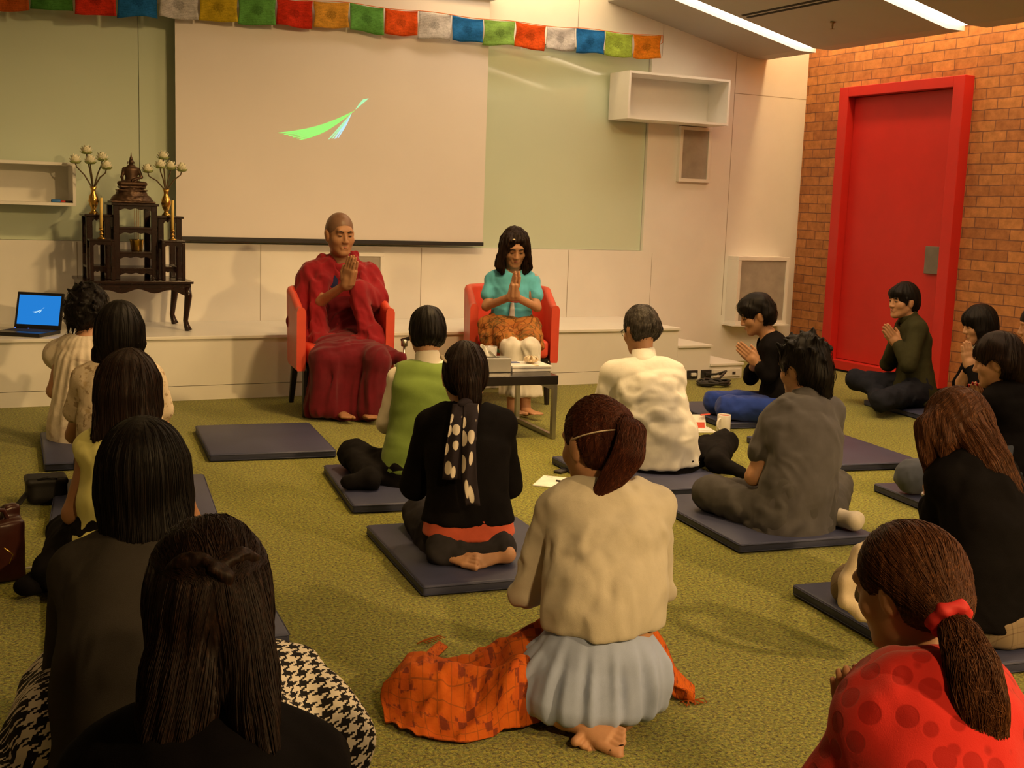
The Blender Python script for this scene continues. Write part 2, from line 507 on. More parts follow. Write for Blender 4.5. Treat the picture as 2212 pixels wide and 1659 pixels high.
def mat_carpet():
    m, t, b = base_mat('carpet', rough=.95, spec=.1)
    v = t.co()
    fine = t.noise(v, 95, 3, .8); mid = t.noise(v, 34, 3, .6); big = t.noise(v, 1.3, 3, .5)
    c = t.ramp(fine, [(.34, (.012, .009, .004)), (.44, (.075, .060, .009)), (.52, (.25, .222, .022)), (.58, (.40, .370, .036)), (.70, (.66, .54, .15))])
    hue = t.noise(v, 75, 2, .5)
    c = t.mix(t.ramp(hue, [(.40, (0, 0, 0)), (.62, (.55, .55, .55))]), c, (.30, .38, .05))
    c = t.mix(t.ramp(mid, [(.35, (0, 0, 0)), (.70, (.35, .35, .35))]), c, (.16, .13, .02))
    c = t.mix(.5, c, t.ramp(big, [(.3, (.8, .8, .8)), (.7, (1.12, 1.12, 1.1))]), 'MULTIPLY')
    t.link(c, b.inputs['Base Color'])
    b.inputs['Sheen Weight'].default_value = .2
    t.link(t.bump(fine, .8, .012), b.inputs['Normal'])
    return m
M_brick = mat_brick(); M_carpet = mat_carpet()

def struct(name, mb, mat, parent=None):
    o = mb.build(name, mat, parent)
    if parent is None: o['kind'] = 'structure'
    return o
b = MB(); b.box((XL-.1, YF-.1, -.1), (XR+.1, YB+.1, 0)); struct('floor', b, M_carpet)
b = MB(); b.box((XR, YF, 0), (XR+.2, YB+.2, CEIL_Z+.2)); struct('wall_right', b, M_brick)
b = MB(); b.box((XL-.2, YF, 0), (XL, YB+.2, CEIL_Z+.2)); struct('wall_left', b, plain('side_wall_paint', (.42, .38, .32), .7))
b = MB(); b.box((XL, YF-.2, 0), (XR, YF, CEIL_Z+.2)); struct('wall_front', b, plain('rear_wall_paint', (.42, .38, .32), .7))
# back wall: panelled cream face with thin joints; glass boards sit in shallow recesses
GL = (-1.2, 4.9, 1.005, 2.70)                     # left+middle glass board behind the screen
GX0, GX1, GZ0, GZ1 = -1.2, 5.80, 1.015, 2.70
w = MB()
w.box((XL, YB, 0), (XR, YB+.2, GZ0))
w.box((XL, YB, GZ1), (XR, YB+.2, CEIL_Z+.2))
w.box((XL, YB, GZ0), (GX0, YB+.2, GZ1)); w.box((GX1, YB, GZ0), (XR, YB+.2, GZ1))
w.box((GX0, YB+.06, GZ0), (GX1, YB+.2, GZ1))
struct('wall_back', w, M_wall)
j = MB()
for x in (1.06, 2.376, 3.69, 5.052): j.box((x-.003, YB-.001, ZS), (x+.003, YB+.01, GZ0-.004)); j.box((x-.003, YB-.001, GZ1+.004), (x+.003, YB+.01, 3.4))
j.box((5.903-.002, YB-.001, ZS), (5.903+.002, YB+.01, 1.0)); j.box((5.903-.002, YB-.001, GZ1), (5.903+.002, YB+.01, 3.2))
j.box((6.70-.003, YB-.001, .435), (6.70+.003, YB+.01, 3.2)); j.box((6.70, YB-.001, 2.441), (XR, YB+.01, 2.447))
struct('trim_1', j, M_joint)
# painted glass boards
def mat_glass_board():
    m, t, b = base_mat('painted_glass', (.60, .70, .55), .06, 0, .6)
    b.inputs['Coat Weight'].default_value = .6; b.inputs['Coat Roughness'].default_value = .03
    v = t.co(); n = t.noise(v, 1.3, 2)
    t.link(t.ramp(n, [(.3, (.585, .685, .535)), (.7, (.62, .72, .57))]), b.inputs['Base Color'])
    return m
M_gb = mat_glass_board()
for k, (x0, x1) in enumerate(((-1.2, 1.4985), (1.50, 5.795))):
    b = MB(); b.box((x0+.002, YB+.035, GZ0+.002), (x1, YB+.055, GZ1-.002), .002)
    o = b.build('glass_board', M_gb)
    tag(o, ['pale green glass writing board on the wall left of the projection screen', 'pale green glass writing board on the wall right of the projection screen'][k], 'glass board', 'glass writing boards on the back wall')

# ceiling: sloping panels divided by two light strips, stopping short of the brick wall
KX, KZ, EX = 6.85, 2.767, 7.04
LX = 5.33
def cz(x): return KZ+.217*max(0, KX-x)
c = MB()
SX = 3.3                                           # the slope begins here
STRIPS = ((8.10, 8.29), (6.45, 6.655), (5.0, 5.2), (3.5, 3.7), (2.0, 2.2), (.5, .7))
for y0, y1, lx in ((8.29, YB, LX), (6.655, 8.10, SX), (5.2, 6.45, SX), (3.7, 5.0, SX), (2.2, 3.5, SX), (.7, 2.0, SX), (YF, .5, SX)):
    c.prism([(lx, cz(lx)), (KX, KZ), (EX, KZ-.002), (EX, KZ+.05), (KX, KZ+.06), (lx, cz(lx)+.06)], 'y', y0, y1)
c.box((XL, YF, CEIL_Z), (SX, YB, CEIL_Z+.1)); c.box((SX, YF, CEIL_Z+.1), (XR+.2, YB+.2, CEIL_Z+.2))
struct('ceiling', c, M_ceil)
def emit(name, col, s):
    m = bpy.data.materials.new(name); m.use_nodes = True; n = m.node_tree.nodes
    n.remove(n['Principled BSDF']); e = n.new('ShaderNodeEmission'); e.inputs[0].default_value = tuple(col)+(1,); e.inputs[1].default_value = s
    m.node_tree.links.new(e.outputs[0], n['Material Output'].inputs[0]); return m
M_strip = emit('strip_light', (1.0, .74, .50), 9.0)
LB = ['bright light strip in the ceiling closest to the back wall', 'bright light strip in the ceiling above the red door', 'ceiling light strip third from the back wall', 'ceiling light strip fourth from the back wall', 'ceiling light strip fifth from the back wall', 'ceiling light strip nearest the camera']
for k, (y0, y1) in enumerate(STRIPS):
    b = MB()
    b.prism([(SX+.05, cz(SX+.05)+.035), (KX, KZ+.035), (EX-.03, KZ+.033), (EX-.03, KZ+.055), (KX, KZ+.057), (SX+.05, cz(SX+.05)+.057)], 'y', y0+.002, y1-.002)
    o = b.build('ceiling_light_strip', M_strip); tag(o, LB[k], 'ceiling light', 'light strips in the ceiling')
# lamps hidden in the slot above the ceiling edge wash down the brick wall
b = MB(); b.box((EX+.02, 4.0, 3.30), (EX+.10, 8.9, 3.36))
o = b.build('cove_lamp', emit('cove_lamp_glow', (1, .62, .27), 34)); tag(o, 'long cove lamp in the slot above the brick wall', 'cove lamp')
b = MB(); b.box((3.6, 8.60, 3.22), (LX-.05, 8.66, 3.27))
o = b.build('cove_lamp', emit('cove_lamp_glow_back', (1, .66, .30), 14)); tag(o, 'long cove lamp washing the top of the back wall', 'cove lamp')
# air diffuser and sprinkler
d = MB()
for x in (6.035, 6.085):
    z = cz(x)
    d.prism([(x-.012, cz(x-.012)-.004), (x+.012, cz(x+.012)-.004), (x+.012, cz(x+.012)+.01), (x-.012, cz(x-.012)+.01)], 'y', 6.75, 8.02)
tag(d.build('air_diffuser', M_dark), 'black twin slot air diffuser in the ceiling between the light strips', 'air vent')
s = empty('sprinkler_head', (6.43, 7.40, cz(6.43)), 'small dark sprinkler head hanging under the ceiling panel', 'sprinkler')
M_brass = plain('dull_brass', (.25, .17, .08), .4, .8)
b = MB(); b.lathe([(0, 0), (.022, 0), (.022, -.006), (.008, -.012), (.008, -.03), (.004, -.05), (0, -.05)], n=12); b.build('stem', M_brass, s, True)
b = MB(); b.lathe([(0, -.052), (.018, -.052), (.018, -.055), (0, -.056)], n=12); b.build('deflector', M_brass, s)
# the added spot lamps, built as round ceiling fixtures out of view
M_bulb = emit('added_spot_glow', (1, .65, .3), 12)
DL = ['above the robed man', 'above the low table', 'above the left column of women', 'nearest the brick wall', 'above the woman with the dotted scarf', 'above the woman in the yellow top', 'above the brown haired woman', 'behind the camera on the left', 'behind the camera on the right', 'in the corner behind the camera', 'behind the camera nearest the left wall']
for k, (x, y, wv, ang, tgt, bl) in enumerate(ADDED_SPOTS):
    z = CEIL_Z if x < SX else cz(x)
    t_ = empty('added_spot', (x, y, z), 'added unseen ceiling spot lamp '+DL[k], 'ceiling light', 'added spot lamps')
    b = MB(); b.lathe([(.075, .0), (.095, 0), (.095, -.008), (.075, -.008), (.075, 0)], n=24); b.build('trim_ring', M_wall, t_)
    b = MB(); b.lathe([(0, -.002), (.074, -.002), (.074, -.0005), (0, -.0005)], n=24); b.build('bulb', M_bulb, t_)
    aim = (Vector(tgt)-Vector((x, y, z-.03))).to_track_quat('-Z', 'Y').to_euler()
    lamp_light('SPOT', 'added_spot_beam', (x, y, z-.03), wv, .16, LAMP, aim, angle=ang, blend=bl)

# ------------------------------------------------------------------ stage with two steps
st = empty('stage_platform', (3.0, YS, 0), 'long low cream stage platform along the back wall', 'stage')
SX1 = 5.575
b = MB(); b.box((XL, YS+.004, .10), (SX1, YB-.001, ZS-.022)); world_child(b.build('platform', M_stage), st)
b = MB(); b.box((XL, YS-.012, ZS-.022), (SX1+.012, YB-.001, ZS), .003); world_child(b.build('platform_top', M_stage), st)
b = MB(); b.box((XL, YS+.006, .0), (SX1, YS+.1, .096)); world_child(b.build('kickboard', M_stage), st)
for k, (x0, x1, z) in enumerate(((SX1, 5.905, .288), (5.905, 6.24, .130))):
    b = MB(); b.box((x0+.001, YS+.004, 0), (x1, YB-.001, z-.02)); q = b.build('step', M_stage); world_child(q, st)
    b = MB(); b.box((x0+.001, YS-.012, z-.02), (x1+.012, YB-.001, z), .003); world_child(b.build('tread', M_stage), q); 
for o in list(st.children): pass
# sockets in the stage front
M_sock = plain('socket_black', (.03, .027, .025), .5); M_sockw = plain('socket_white', (.75, .73, .68), .4)
for k, (x, lab) in enumerate(((5.73, 'black power socket in the stage front, left of the pair'), (5.87, 'black power socket in the stage front beside the white one'))):
    so = empty('power_socket', (x, YS+.004, .045), lab, 'socket', 'power sockets in the stage front')
    b = MB(); b.box((-.052, -.012, -.035), (.052, 0, .035), .004); b.build('face_plate', M_sock, so)
    b = MB(); b.box((-.02, -.035, -.012), (.025, -.012, .015), .004); b.build('plug', M_sockw if k == 0 else M_sock, so)
so = empty('power_socket', (6.08, YS+.004, .045), 'wide white power socket strip under the lowest step', 'socket', 'power sockets in the stage front')
b = MB(); b.box((-.14, -.012, -.03), (.14, 0, .035), .004); b.build('face_plate', M_sockw, so)
for x in (-.07, .07): b = MB(); b.box((x-.016, -.014, -.012), (x+.016, -.012, .012)); b.build('outlet', M_sock, so)
# cable heap
rng = np.random.default_rng(3)
pts = []
for i in range(60):
    a = i*.55; rr = .05+.06*abs(math.sin(i*.37))
    pts.append(V(5.70+rr*1.3*math.cos(a), 7.66+rr*math.sin(a), .012+.0006*i+.006*math.sin(i*1.7)))
pts += [V(5.80, 7.72, .05), V(5.90, 7.78, .09), V(5.97, 7.86, .085), V(5.93, 7.94, .05), V(5.87, 7.965, .045)]
b = MB(); b.tube(pts, .009, 6); tag(b.build('power_cable', M_sock, smooth=True), 'heap of black cable coiled on the carpet by the stage step', 'cable')

# ------------------------------------------------------------------ wall boxes and speakers
def shelf_box(name, x0, x1, y0, z0, z1, label, th=.02):
    s = empty(name, ((x0+x1)/2, YB, z0), label, 'wall shelf')
    X0, X1 = x0-(x0+x1)/2, x1-(x0+x1)/2; D = y0-YB; Hh = z1-z0
    b = MB()
    b.box((X0, D, 0), (X1, -.001, th)); b.box((X0, D, Hh-th), (X1, -.001, Hh)); b.box((X0, D, th), (X0+th, -.001, Hh-th)); b.box((X1-th, D, th), (X1, -.001, Hh-th))
    b.build('box_frame', M_wall, s)
    b = MB(); b.box((X0+th, -.02, th), (X1-th, -.002, Hh-th)); b.build('back_panel', M_wall, s)
    return s
shelf_box('wall_shelf', 5.385, 6.42, 8.64, 2.125, 2.515, 'cream open box shelf high on the wall right of the screen')
shelf_box('wall_shelf', -.25, 1.025, 8.65, 1.262, 1.552, 'cream open box shelf at the left edge above the laptop')
M_mesh = plain('speaker_cloth', (.36, .33, .28), .9, bump=.3, bs=700)
def wall_speaker(x0, x1, z0, z1, y, label, fr=.03, shelf=False):
    s = empty('wall_speaker', ((x0+x1)/2, YB, z0), label, 'speaker')
    hx = (x1-x0)/2; Hh = z1-z0; D = y-YB
    b = MB()
    b.box((-hx, D, 0), (hx, 0, fr), .003); b.box((-hx, D, Hh-fr), (hx, 0, Hh), .003)
    b.box((-hx, D, fr), (-hx+fr, 0, Hh-fr), .003); b.box((hx-fr, D, fr), (hx, 0, Hh-fr), .003)
    if shelf: b.box((-hx-.03, D-.02, -.012), (hx+.03, 0, 0)); 
    b.build('frame', M_wall, s)
    b = MB(); b.box((-hx+fr, D+.012, fr), (hx-fr, -.002, Hh-fr)); b.build('grille', M_mesh, s)
wall_speaker(6.115, 6.45, 1.635, 2.118, YB-.04, 'beige cloth wall speaker under the right box shelf', .03)
wall_speaker(6.74, 7.33, .36, .985, YB-.16, 'large beige cloth wall speaker low in the corner by the steps', .035, True)
wall_speaker(3.05, 3.36, .55, .965, YB-.03, 'small beige wall speaker behind the robed man', .03)
# red door
M_red = plain('red_paint', (.52, .020, .016), .42, var=.05, vs=4)
M_steel = plain('brushed_steel_plate', (.20, .18, .16), .4, .6)
dr = empty('door_1', (XR, 7.68, 0), None, None, kind='structure')
def dch(name, boxes, mat, parent=dr, bev=.004):
    b = MB()
    for lo, hi in boxes: b.box(lo, hi, bev)
    o = b.build(name, mat); world_child(o, parent); return o
FX = 7.42
y0, y1, zt = 6.965, 8.385, 2.505
dch('door_frame', [((FX, y0, .02), (XR, y0+.115, zt)), ((FX, y1-.115, .02), (XR, y1, zt)), ((FX, y0+.115, zt-.085), (XR, y1-.115, zt)), ((FX, y0+.115, .02), (XR, y1-.115, .10))], M_red)
dch('door_leaf', [((XR-.022, y0+.118, .105), (XR-.001, y1-.118, zt-.09))], M_red, bev=.002)
dch('push_plate', [((XR-.05, 7.12, .935), (XR-.023, 7.28, 1.16))], M_steel)
b = MB(); b.box((XR-.02, YF, 0), (XR-.001, y0-.004, .035)); b.box((XR-.02, y1+.004, 0), (XR-.001, YB-.001, .035))
struct('baseboard_right', b, M_dark)
b = MB(); b.box((FX+.02, y0+.004, 0), (XR-.001, y1-.004, .019)); struct('trim_2', b, M_dark)

# ------------------------------------------------------------------ projection screen with the projected emblem
M_screen = plain('screen_cloth', (.74, .70, .66), .8, var=.02, vs=2)
ps = empty('projection_screen', (2.95, 8.85, 1.03), 'large cream projection screen hanging on the back wall', 'projection screen')
b = MB(); b.box((1.73, 8.848, 1.065), (4.185, 8.852, 2.98)); world_child(b.build('screen_cloth', M_screen), ps)
b = MB(); b.box((1.725, 8.838, 1.035), (4.19, 8.862, 1.067), .004); world_child(b.build('weight_bar', plain('bar_black', (.02, .018, .018), .5)), ps)
b = MB(); b.box((1.68, 8.80, 2.98), (4.24, 8.93, 3.10), .01); world_child(b.build('case', M_wall), ps)
def on_screen(px, py, Y=8.846):
    d = CF+CR*(px-1106)/FPX-CU*(py-829.5)/FPX; return CAM+d*Y/d[1]
def emblem(build, z):
    """strokes of the swoosh: lists of (left edge points, right edge points)"""
    tip = (767, 238)
    strokes = []
    ends = [((601, 286.5), (604, 288.2)), ((612, 289.5), (615, 291.2)), ((622, 292.3), (625, 294)), ((631, 295.2), (634, 297)), ((639, 298.2), (642, 299.8)), ((646, 301), (649, 302.6))]
    for i, (e0, e1) in enumerate(ends):
        t = i/5
        w0 = (768-t*7, 238+t*5); w1 = (768-(t+.16)*7, 238+(t+.16)*5)
        L, Rr = [], []
        for k in range(9):
            q = k/8
            bow = math.sin(q*math.pi)*(11-2*t); fat = 2.1*math.sin(min(1, q*1.9)*math.pi/2)*(1-q)**.8 if q > .08 else 0
            for e, w_, lst, sg in ((e0, w0, L, -1), (e1, w1, Rr, 1)):
                lst.append((e[0]+(w_[0]-e[0])*q, e[1]+(w_[1]-e[1])*q+bow+sg*fat))
        # the near ends stay thin and separate, the bodies touch
        strokes.append((L, Rr, i))
    tail = [((709, 301), (713, 300)), ((716, 300), (720, 299)), ((722, 300), (726, 299)), ((729, 299), (732, 297))]
    for i, (e0, e1) in enumerate(tail):
        t = i/4
        strokes.append(([e0, (lerp(e0[0], 752+3*t, .6), lerp(e0[1], 252-t, .6)), (757+t*2, 247-t*2)], [e1, (lerp(e1[0], 754+4*t, .6)+1.6, lerp(e1[1], 252, .6)), (758.4+t*2, 246.5-t*2)], 6+i))
    strokes.append(([(768, 236), (776, 224), (785, 214)], [(770, 235.5), (782, 225), (797, 212.5)], 10))
    return strokes
gl = [emit('projected_green', (.40, 1.0, .20), .95), emit('projected_mint', (.50, 1.0, .50), .95), emit('projected_white_blue', (.60, .90, 1.0), .95)]
groups = {0: MB(), 1: MB(), 2: MB(), 3: MB()}
for L, Rr, i in emblem(None, 0):
    g = 0 if i < 6 else (1 if i in (6, 7) else 2)
    if i == 10: g = 3
    A_ = [on_screen(*p) for p in L]; B_ = [on_screen(*p) for p in Rr]
    for k in range(len(A_)-1): groups[g].quad([A_[k], A_[k+1], B_[k+1], B_[k]])
for g in groups: world_child(groups[g].build('projected_emblem', gl[1 if g == 3 else g]), ps)

# ------------------------------------------------------------------ prayer flags
def mat_flag(name, col, seed):
    m, t, b = base_mat(name, col, .85, 0, .1)
    uv = t.new('ShaderNodeTexCoord').outputs['UV']
    n = t.noise(uv, 5.0, 5, .7)
    c = t.ramp(n, [(.25, [x*.62 for x in col]), (.6, col), (.8, [min(1, x*1.15) for x in col])])
    # printed block: lines of small marks and a blot in the middle
    sp = t.new('ShaderNodeSeparateXYZ'); t.link(uv, sp.inputs[0])
    wv = t.new('ShaderNodeTexWave', wave_type='BANDS', bands_direction='Y'); wv.inputs['Scale'].default_value = 5.5; wv.inputs['Distortion'].default_value = 1.2; wv.inputs['Detail Scale'].default_value = 3
    t.link(uv, wv.inputs['Vector'])
    marks = t.math('MULTIPLY', t.ramp(wv.outputs[0], [(.72, (0, 0, 0)), (.82, (1, 1, 1))]), t.ramp(t.noise(uv, 38, 2, .5), [(.46, (0, 0, 0)), (.54, (1, 1, 1))]))
    dx = t.math('SUBTRACT', sp.outputs[0], .5); dy = t.math('SUBTRACT', sp.outputs[1], .52)
    r = t.math('SQRT', t.math('ADD', t.math('MULTIPLY', dx, dx), t.math('MULTIPLY', dy, dy)))
    r = t.math('ADD', r, t.math('MULTIPLY', t.math('SUBTRACT', t.noise(uv, 14, 3, .6), .5), .28))
    blot = t.math('MULTIPLY', t.ramp(r, [(.13, (1, 1, 1)), (.19, (0, 0, 0))]), t.ramp(t.noise(uv, 30, 3, .7), [(.42, (.15, .15, .15)), (.55, (1, 1, 1))]))
    k = t.math('MULTIPLY', t.math('MAXIMUM', t.math('MULTIPLY', marks, .55), t.math('MULTIPLY', blot, .75)), .75)
    c = t.mix(k, c, [x*.16 for x in col])
    t.link(c, b.inputs['Base Color'])
    tr = t.new('ShaderNodeBsdfTranslucent'); t.link(c, tr.inputs['Color'])
    mx = t.new('ShaderNodeMixShader'); mx.inputs[0].default_value = .3
    out = m.node_tree.nodes['Material Output']
    t.link(b.outputs[0], mx.inputs[1]); t.link(tr.outputs[0], mx.inputs[2]); t.link(mx.outputs[0], out.inputs[0])
    return m
FC = {'red': (.80, .05, .02), 'orange_red': (.88, .13, .02), 'orange': (.86, .30, .02), 'green': (.17, .48, .10), 'lime': (.48, .66, .10), 'pale_green': (.33, .60, .14),
      'blue': (.03, .22, .62), 'white': (.75, .74, .76), 'yellow': (.70, .52, .03), 'amber': (.85, .45, .06), 'dark_green': (.10, .32, .06), 'rust': (.62, .14, .02)}
FM = {k: mat_flag('flag_'+k, v, i) for i, (k, v) in enumerate(FC.items())}
flags = [('rust', 'rust orange'), ('dark_green', 'dark green'), ('red', 'deep red'), ('blue', 'blue'), ('white', 'grey white'), ('yellow', 'mustard yellow'), ('green', 'green'), ('red', 'bright red'),
         ('amber', 'amber yellow'), ('green', 'green'), ('orange_red', 'red'), ('white', 'white'), ('blue', 'blue'), ('pale_green', 'light green'), ('orange_red', 'orange red'), ('white', 'white'), ('blue', 'blue'), ('lime', 'lime yellow'), ('orange', 'orange')]
FW = .2775; FX0 = 5.766-len(flags)*FW
def ztop(x): return 2.815+.02*max(0, (x-4.5)/1.3)-.072*max(0, (2.95-x)/2.0)**1.1+.006*math.sin(x*9)
lab_place = {0: 'at the left end of the string', 1: 'second from the left end', 2: 'third from the left, beside a blue flag', 3: 'above the left edge of the screen', 4: 'between the left blue and yellow flags',
             5: 'left of a green flag above the screen', 6: 'right of the mustard yellow flag', 7: 'between the green and amber flags', 8: 'the only amber one, above the emblem', 9: 'right of the amber flag', 10: 'left of a white flag above the screen',
             11: 'left of the middle blue flag', 12: 'above the right part of the screen', 13: 'above the right edge of the screen', 14: 'right of the light green flag', 15: 'between the orange red and right blue flags', 16: 'left of the lime flag', 17: 'beside the last orange flag', 18: 'at the right end of the string'}
for i, (cn, words) in enumerate(flags):
    x0 = FX0+i*FW+.003; x1 = x0+FW-.006
    r = np.random.default_rng(100+i); ph = r.uniform(0, 6.28, 4); hgt = .192+r.uniform(-.012, .012)
    nx, nz = 16, 12; vs = []; uvs = []
    for b_ in range(nz+1):
        for a in range(nx+1):
            s, t_ = a/nx, b_/nz
            pinch = (1-.035*math.sin(t_*math.pi)*r.uniform(.98, 1))
            x = lerp(x0, x1, .5+(s-.5)*pinch)
            z = ztop(x)-hgt*t_*(1+.03*math.sin(s*5+ph[0]))-.006*math.sin(s*math.pi)*(1-t_)
            y = 8.775+.012*math.sin(s*6+ph[1])*t_+.012*math.sin(t_*7+ph[2]+s*3)*.5+.008*math.sin(s*11+t_*4+ph[3])*t_-.01*t_*(1-t_)
            vs.append((x, y, z)); uvs.append((s, 1-t_))
    fs = [(b_*(nx+1)+a, b_*(nx+1)+a+1, (b_+1)*(nx+1)+a+1, (b_+1)*(nx+1)+a) for b_ in range(nz) for a in range(nx)]
    me = np_mesh('prayer_flag', vs, fs)
    uvl = me.uv_layers.new(name='UVMap')
    for li, lp in enumerate(me.loops): uvl.data[li].uv = uvs[lp.vertex_index]
    o = link_mesh('prayer_flag', me, FM[cn], None, True)
    md = o.modifiers.new('thickness', 'SOLIDIFY'); md.thickness = .0012
    tag(o, words+' printed prayer flag '+lab_place[i], 'flag', 'prayer flags on a string')
b = MB()
b.tube([V(x, 8.772, ztop(x)+.002) for x in np.linspace(FX0-.4, 5.78, 60)]+[V(5.84, 8.86, 2.80), V(5.86, 8.945, 2.79)], .003, 6)
tag(b.build('flag_string', plain('string_orange', (.7, .2, .05), .9), smooth=True), 'thin cord that carries the prayer flags across the wall', 'string')
# ------------------------------------------------------------------ floor mats
def mat_vinyl():
    m, t, b = base_mat('navy_vinyl', (.045, .055, .13), .48, 0, .4)
    v = t.co()
    t.link(t.ramp(t.noise(v, 4, 3), [(.3, (.034, .039, .086)), (.7, (.047, .053, .112))]), b.inputs['Base Color'])
    h = t.math('ADD', t.noise(v, 240, 2), t.math('MULTIPLY', t.noise(v, 9, 2), 1.5))
    t.link(t.bump(h, .15, .003), b.inputs['Normal'])
    return m
M_mat = mat_vinyl(); M_matseam = plain('navy_piping', (.025, .03, .07), .5)
MZ = .042
def rounded_slab(mb, hx, hy, z0, z1, bev, seg=3): mb.box((-hx, -hy, z0), (hx, hy, z1), bev, seg=seg)
mats = [(1.725, 6.435, -7, 'empty navy floor mat in front of the robed man'), (2.09, 5.20, -9, 'navy floor mat under the man in the green vest'), (1.93, 4.07, -6, 'navy floor mat under the woman with the dotted scarf'),
        (3.34, 5.05, -5, 'navy floor mat under the man in the white shirt'), (3.34, 4.11, -7, 'navy floor mat under the man in the grey tee shirt'), (4.74, 5.20, -9, 'empty navy floor mat right of the man in the grey tee shirt'),
        (4.57, 3.95, -10, 'navy floor mat behind the brown haired woman in black'), (3.09, 2.79, -8, 'navy floor mat with a cream bag on its corner'), (6.55, 6.13, -6, 'navy floor mat by the red door'),
        (.91, 6.48, -4, 'navy floor mat nearest the laptop'), (.84, 5.28, -8, 'navy floor mat beside the black camera bag'), (.71, 3.86, -5, 'navy floor mat under the woman in the yellow top'),
        (5.0, 6.42, -8, 'navy floor mat under the woman in blue trousers')]
mat_first = None
for i, (x, y, rz, lab) in enumerate(mats):
    if mat_first is None:
        o = empty('floor_mat', (x, y, 0), lab, 'floor mat', 'navy floor mats', math.radians(rz))
        mb = MB(); mb.box((-.33, -.415, .001), (.33, .415, MZ), .010, seg=3); auto_smooth(mb.build('cushion', M_mat, o), 60)
        mb = MB()
        for z in (.009, MZ-.007):
            pts = [V(-.331, -.405, z), V(-.331, .405, z), V(-.322, .416, z), V(.322, .416, z), V(.331, .405, z), V(.331, -.405, z), V(.322, -.416, z), V(-.322, -.416, z), V(-.331, -.405, z), V(-.331, -.30, z)]
            mb.tube(pts, .0022, 5)
        mb.build('piping', M_matseam, o, True)
        mat_first = o
    else:
        o = mat_first.copy(); COL.objects.link(o); o.location = (x, y, 0); o.rotation_euler = (0, 0, math.radians(rz)); o['label'] = lab
        for ch in list(mat_first.children):
            c = ch.copy(); COL.objects.link(c); c.parent = o

# ------------------------------------------------------------------ red tub chairs
M_leather = plain('red_leather', (.66, .075, .040), .38, var=.08, bump=.12, bs=260)
M_ebony = plain('black_lacquer_leg', (.016, .012, .011), .35)
def tub_chair(x, y, az, label):
    o = empty('tub_chair', (x, y, 0), label, 'chair', 'red tub chairs', math.radians(-az))
    # local: +y is the way the sitter faces
    path = []
    W_, D_ = .282, .26
    for s in np.linspace(-1, 1, 61):
        a = abs(s)
        if a > .55:
            q = (a-.55)/.45; p = V(math.copysign(W_, s), lerp(-.06, D_+.06, q), 0)
        else:
            th = s/.55*math.pi/2; p = V(W_*math.sin(th), -.06-.24*math.cos(th), 0)
        path.append((p, a))
    mb = MB(); rings = []
    for i, (p, a) in enumerate(path):
        t = unit(path[min(i+1, 60)][0]-path[max(i-1, 0)][0]); n = V(t[1], -t[0], 0)      # outward
        if np.dot(n, p) < 0: n = -n
        top = .80 if a < .45 else .80-.10*min(1, (a-.45)/.45)**1.2
        lean = (1-min(1, a/.6))*.05
        th = .028; bot = .30
        prof = [(-th*.8, bot), (-th, bot+.02), (-th, top-.03), (-th*.7, top-.008), (0, top), (th*.7, top-.008), (th, top-.03), (th, bot+.02), (th*.8, bot)]
        rings.append([mb.bm.verts.new(tuple(p+n*(u+lean*(z-.3)/.5)+UP*z)) for u, z in prof])
    for r0, r1 in zip(rings, rings[1:]):
        for j in range(len(r0)): mb.bm.faces.new([r0[j], r0[(j+1) % 9], r1[(j+1) % 9], r1[j]])
    mb.bm.faces.new(rings[0]); mb.bm.faces.new(rings[-1][::-1])
    auto_smooth(mb.build('back_and_arms', M_leather, o), 50)
    mb = MB(); mb.box((-.240, -.26, .33), (.240, .335, .455), .03, seg=4); auto_smooth(mb.build('seat', M_leather, o), 60)
    mb = MB(); mb.box((-.245, -.20, .29), (.245, .30, .328), .004); mb.build('seat_rail', M_ebony, o)
    for sx in (-1, 1):
        for yy, ty in ((.27, .28), (-.20, -.30)):
            mb = MB(); mb.tube([V(sx*.24, yy, .295), V(sx*.25, ty, .001)], [.028, .017], 8); auto_smooth(mb.build('leg', M_ebony, o), 40)
    return o
tub_chair(2.48, 7.43, 188, 'red leather tub chair with the robed man seated in it')
tub_chair(3.80, 7.56, 199, 'red leather tub chair with the woman in turquoise seated in it')

# ------------------------------------------------------------------ low table and what stands on it
M_tabletop = plain('black_table_top', (.02, .016, .014), .25)
M_chrome = plain('brushed_steel', (.42, .40, .36), .32, .9, var=.05)
TZ = .385
tb = empty('low_table', (3.135, 6.42, 0), 'low black table on flat steel hoop legs before the woman in turquoise', 'table', None, math.radians(-5))
mb = MB(); mb.box((-.295, -.31, TZ-.055), (.295, .31, TZ), .004); mb.build('table_top', M_tabletop, tb)
for sx in (-1, 1):
    mb = MB(); x = sx*.28
    mb.box((x-.012, -.305, .001), (x+.012, -.27, TZ-.056)); mb.box((x-.012, .27, .001), (x+.012, .305, TZ-.056)); mb.box((x-.012, -.27, .001), (x+.012, .27, .028))
    mb.box((x-.012, -.27, TZ-.09), (x+.012, .27, TZ-.056))
    mb.build('leg', M_chrome, tb)
def tloc(px, py, z=TZ):
    d = CF+CR*(px-1106)/FPX-CU*(py-829.5)/FPX; return CAM+d*(z-CAM[2])/d[2]
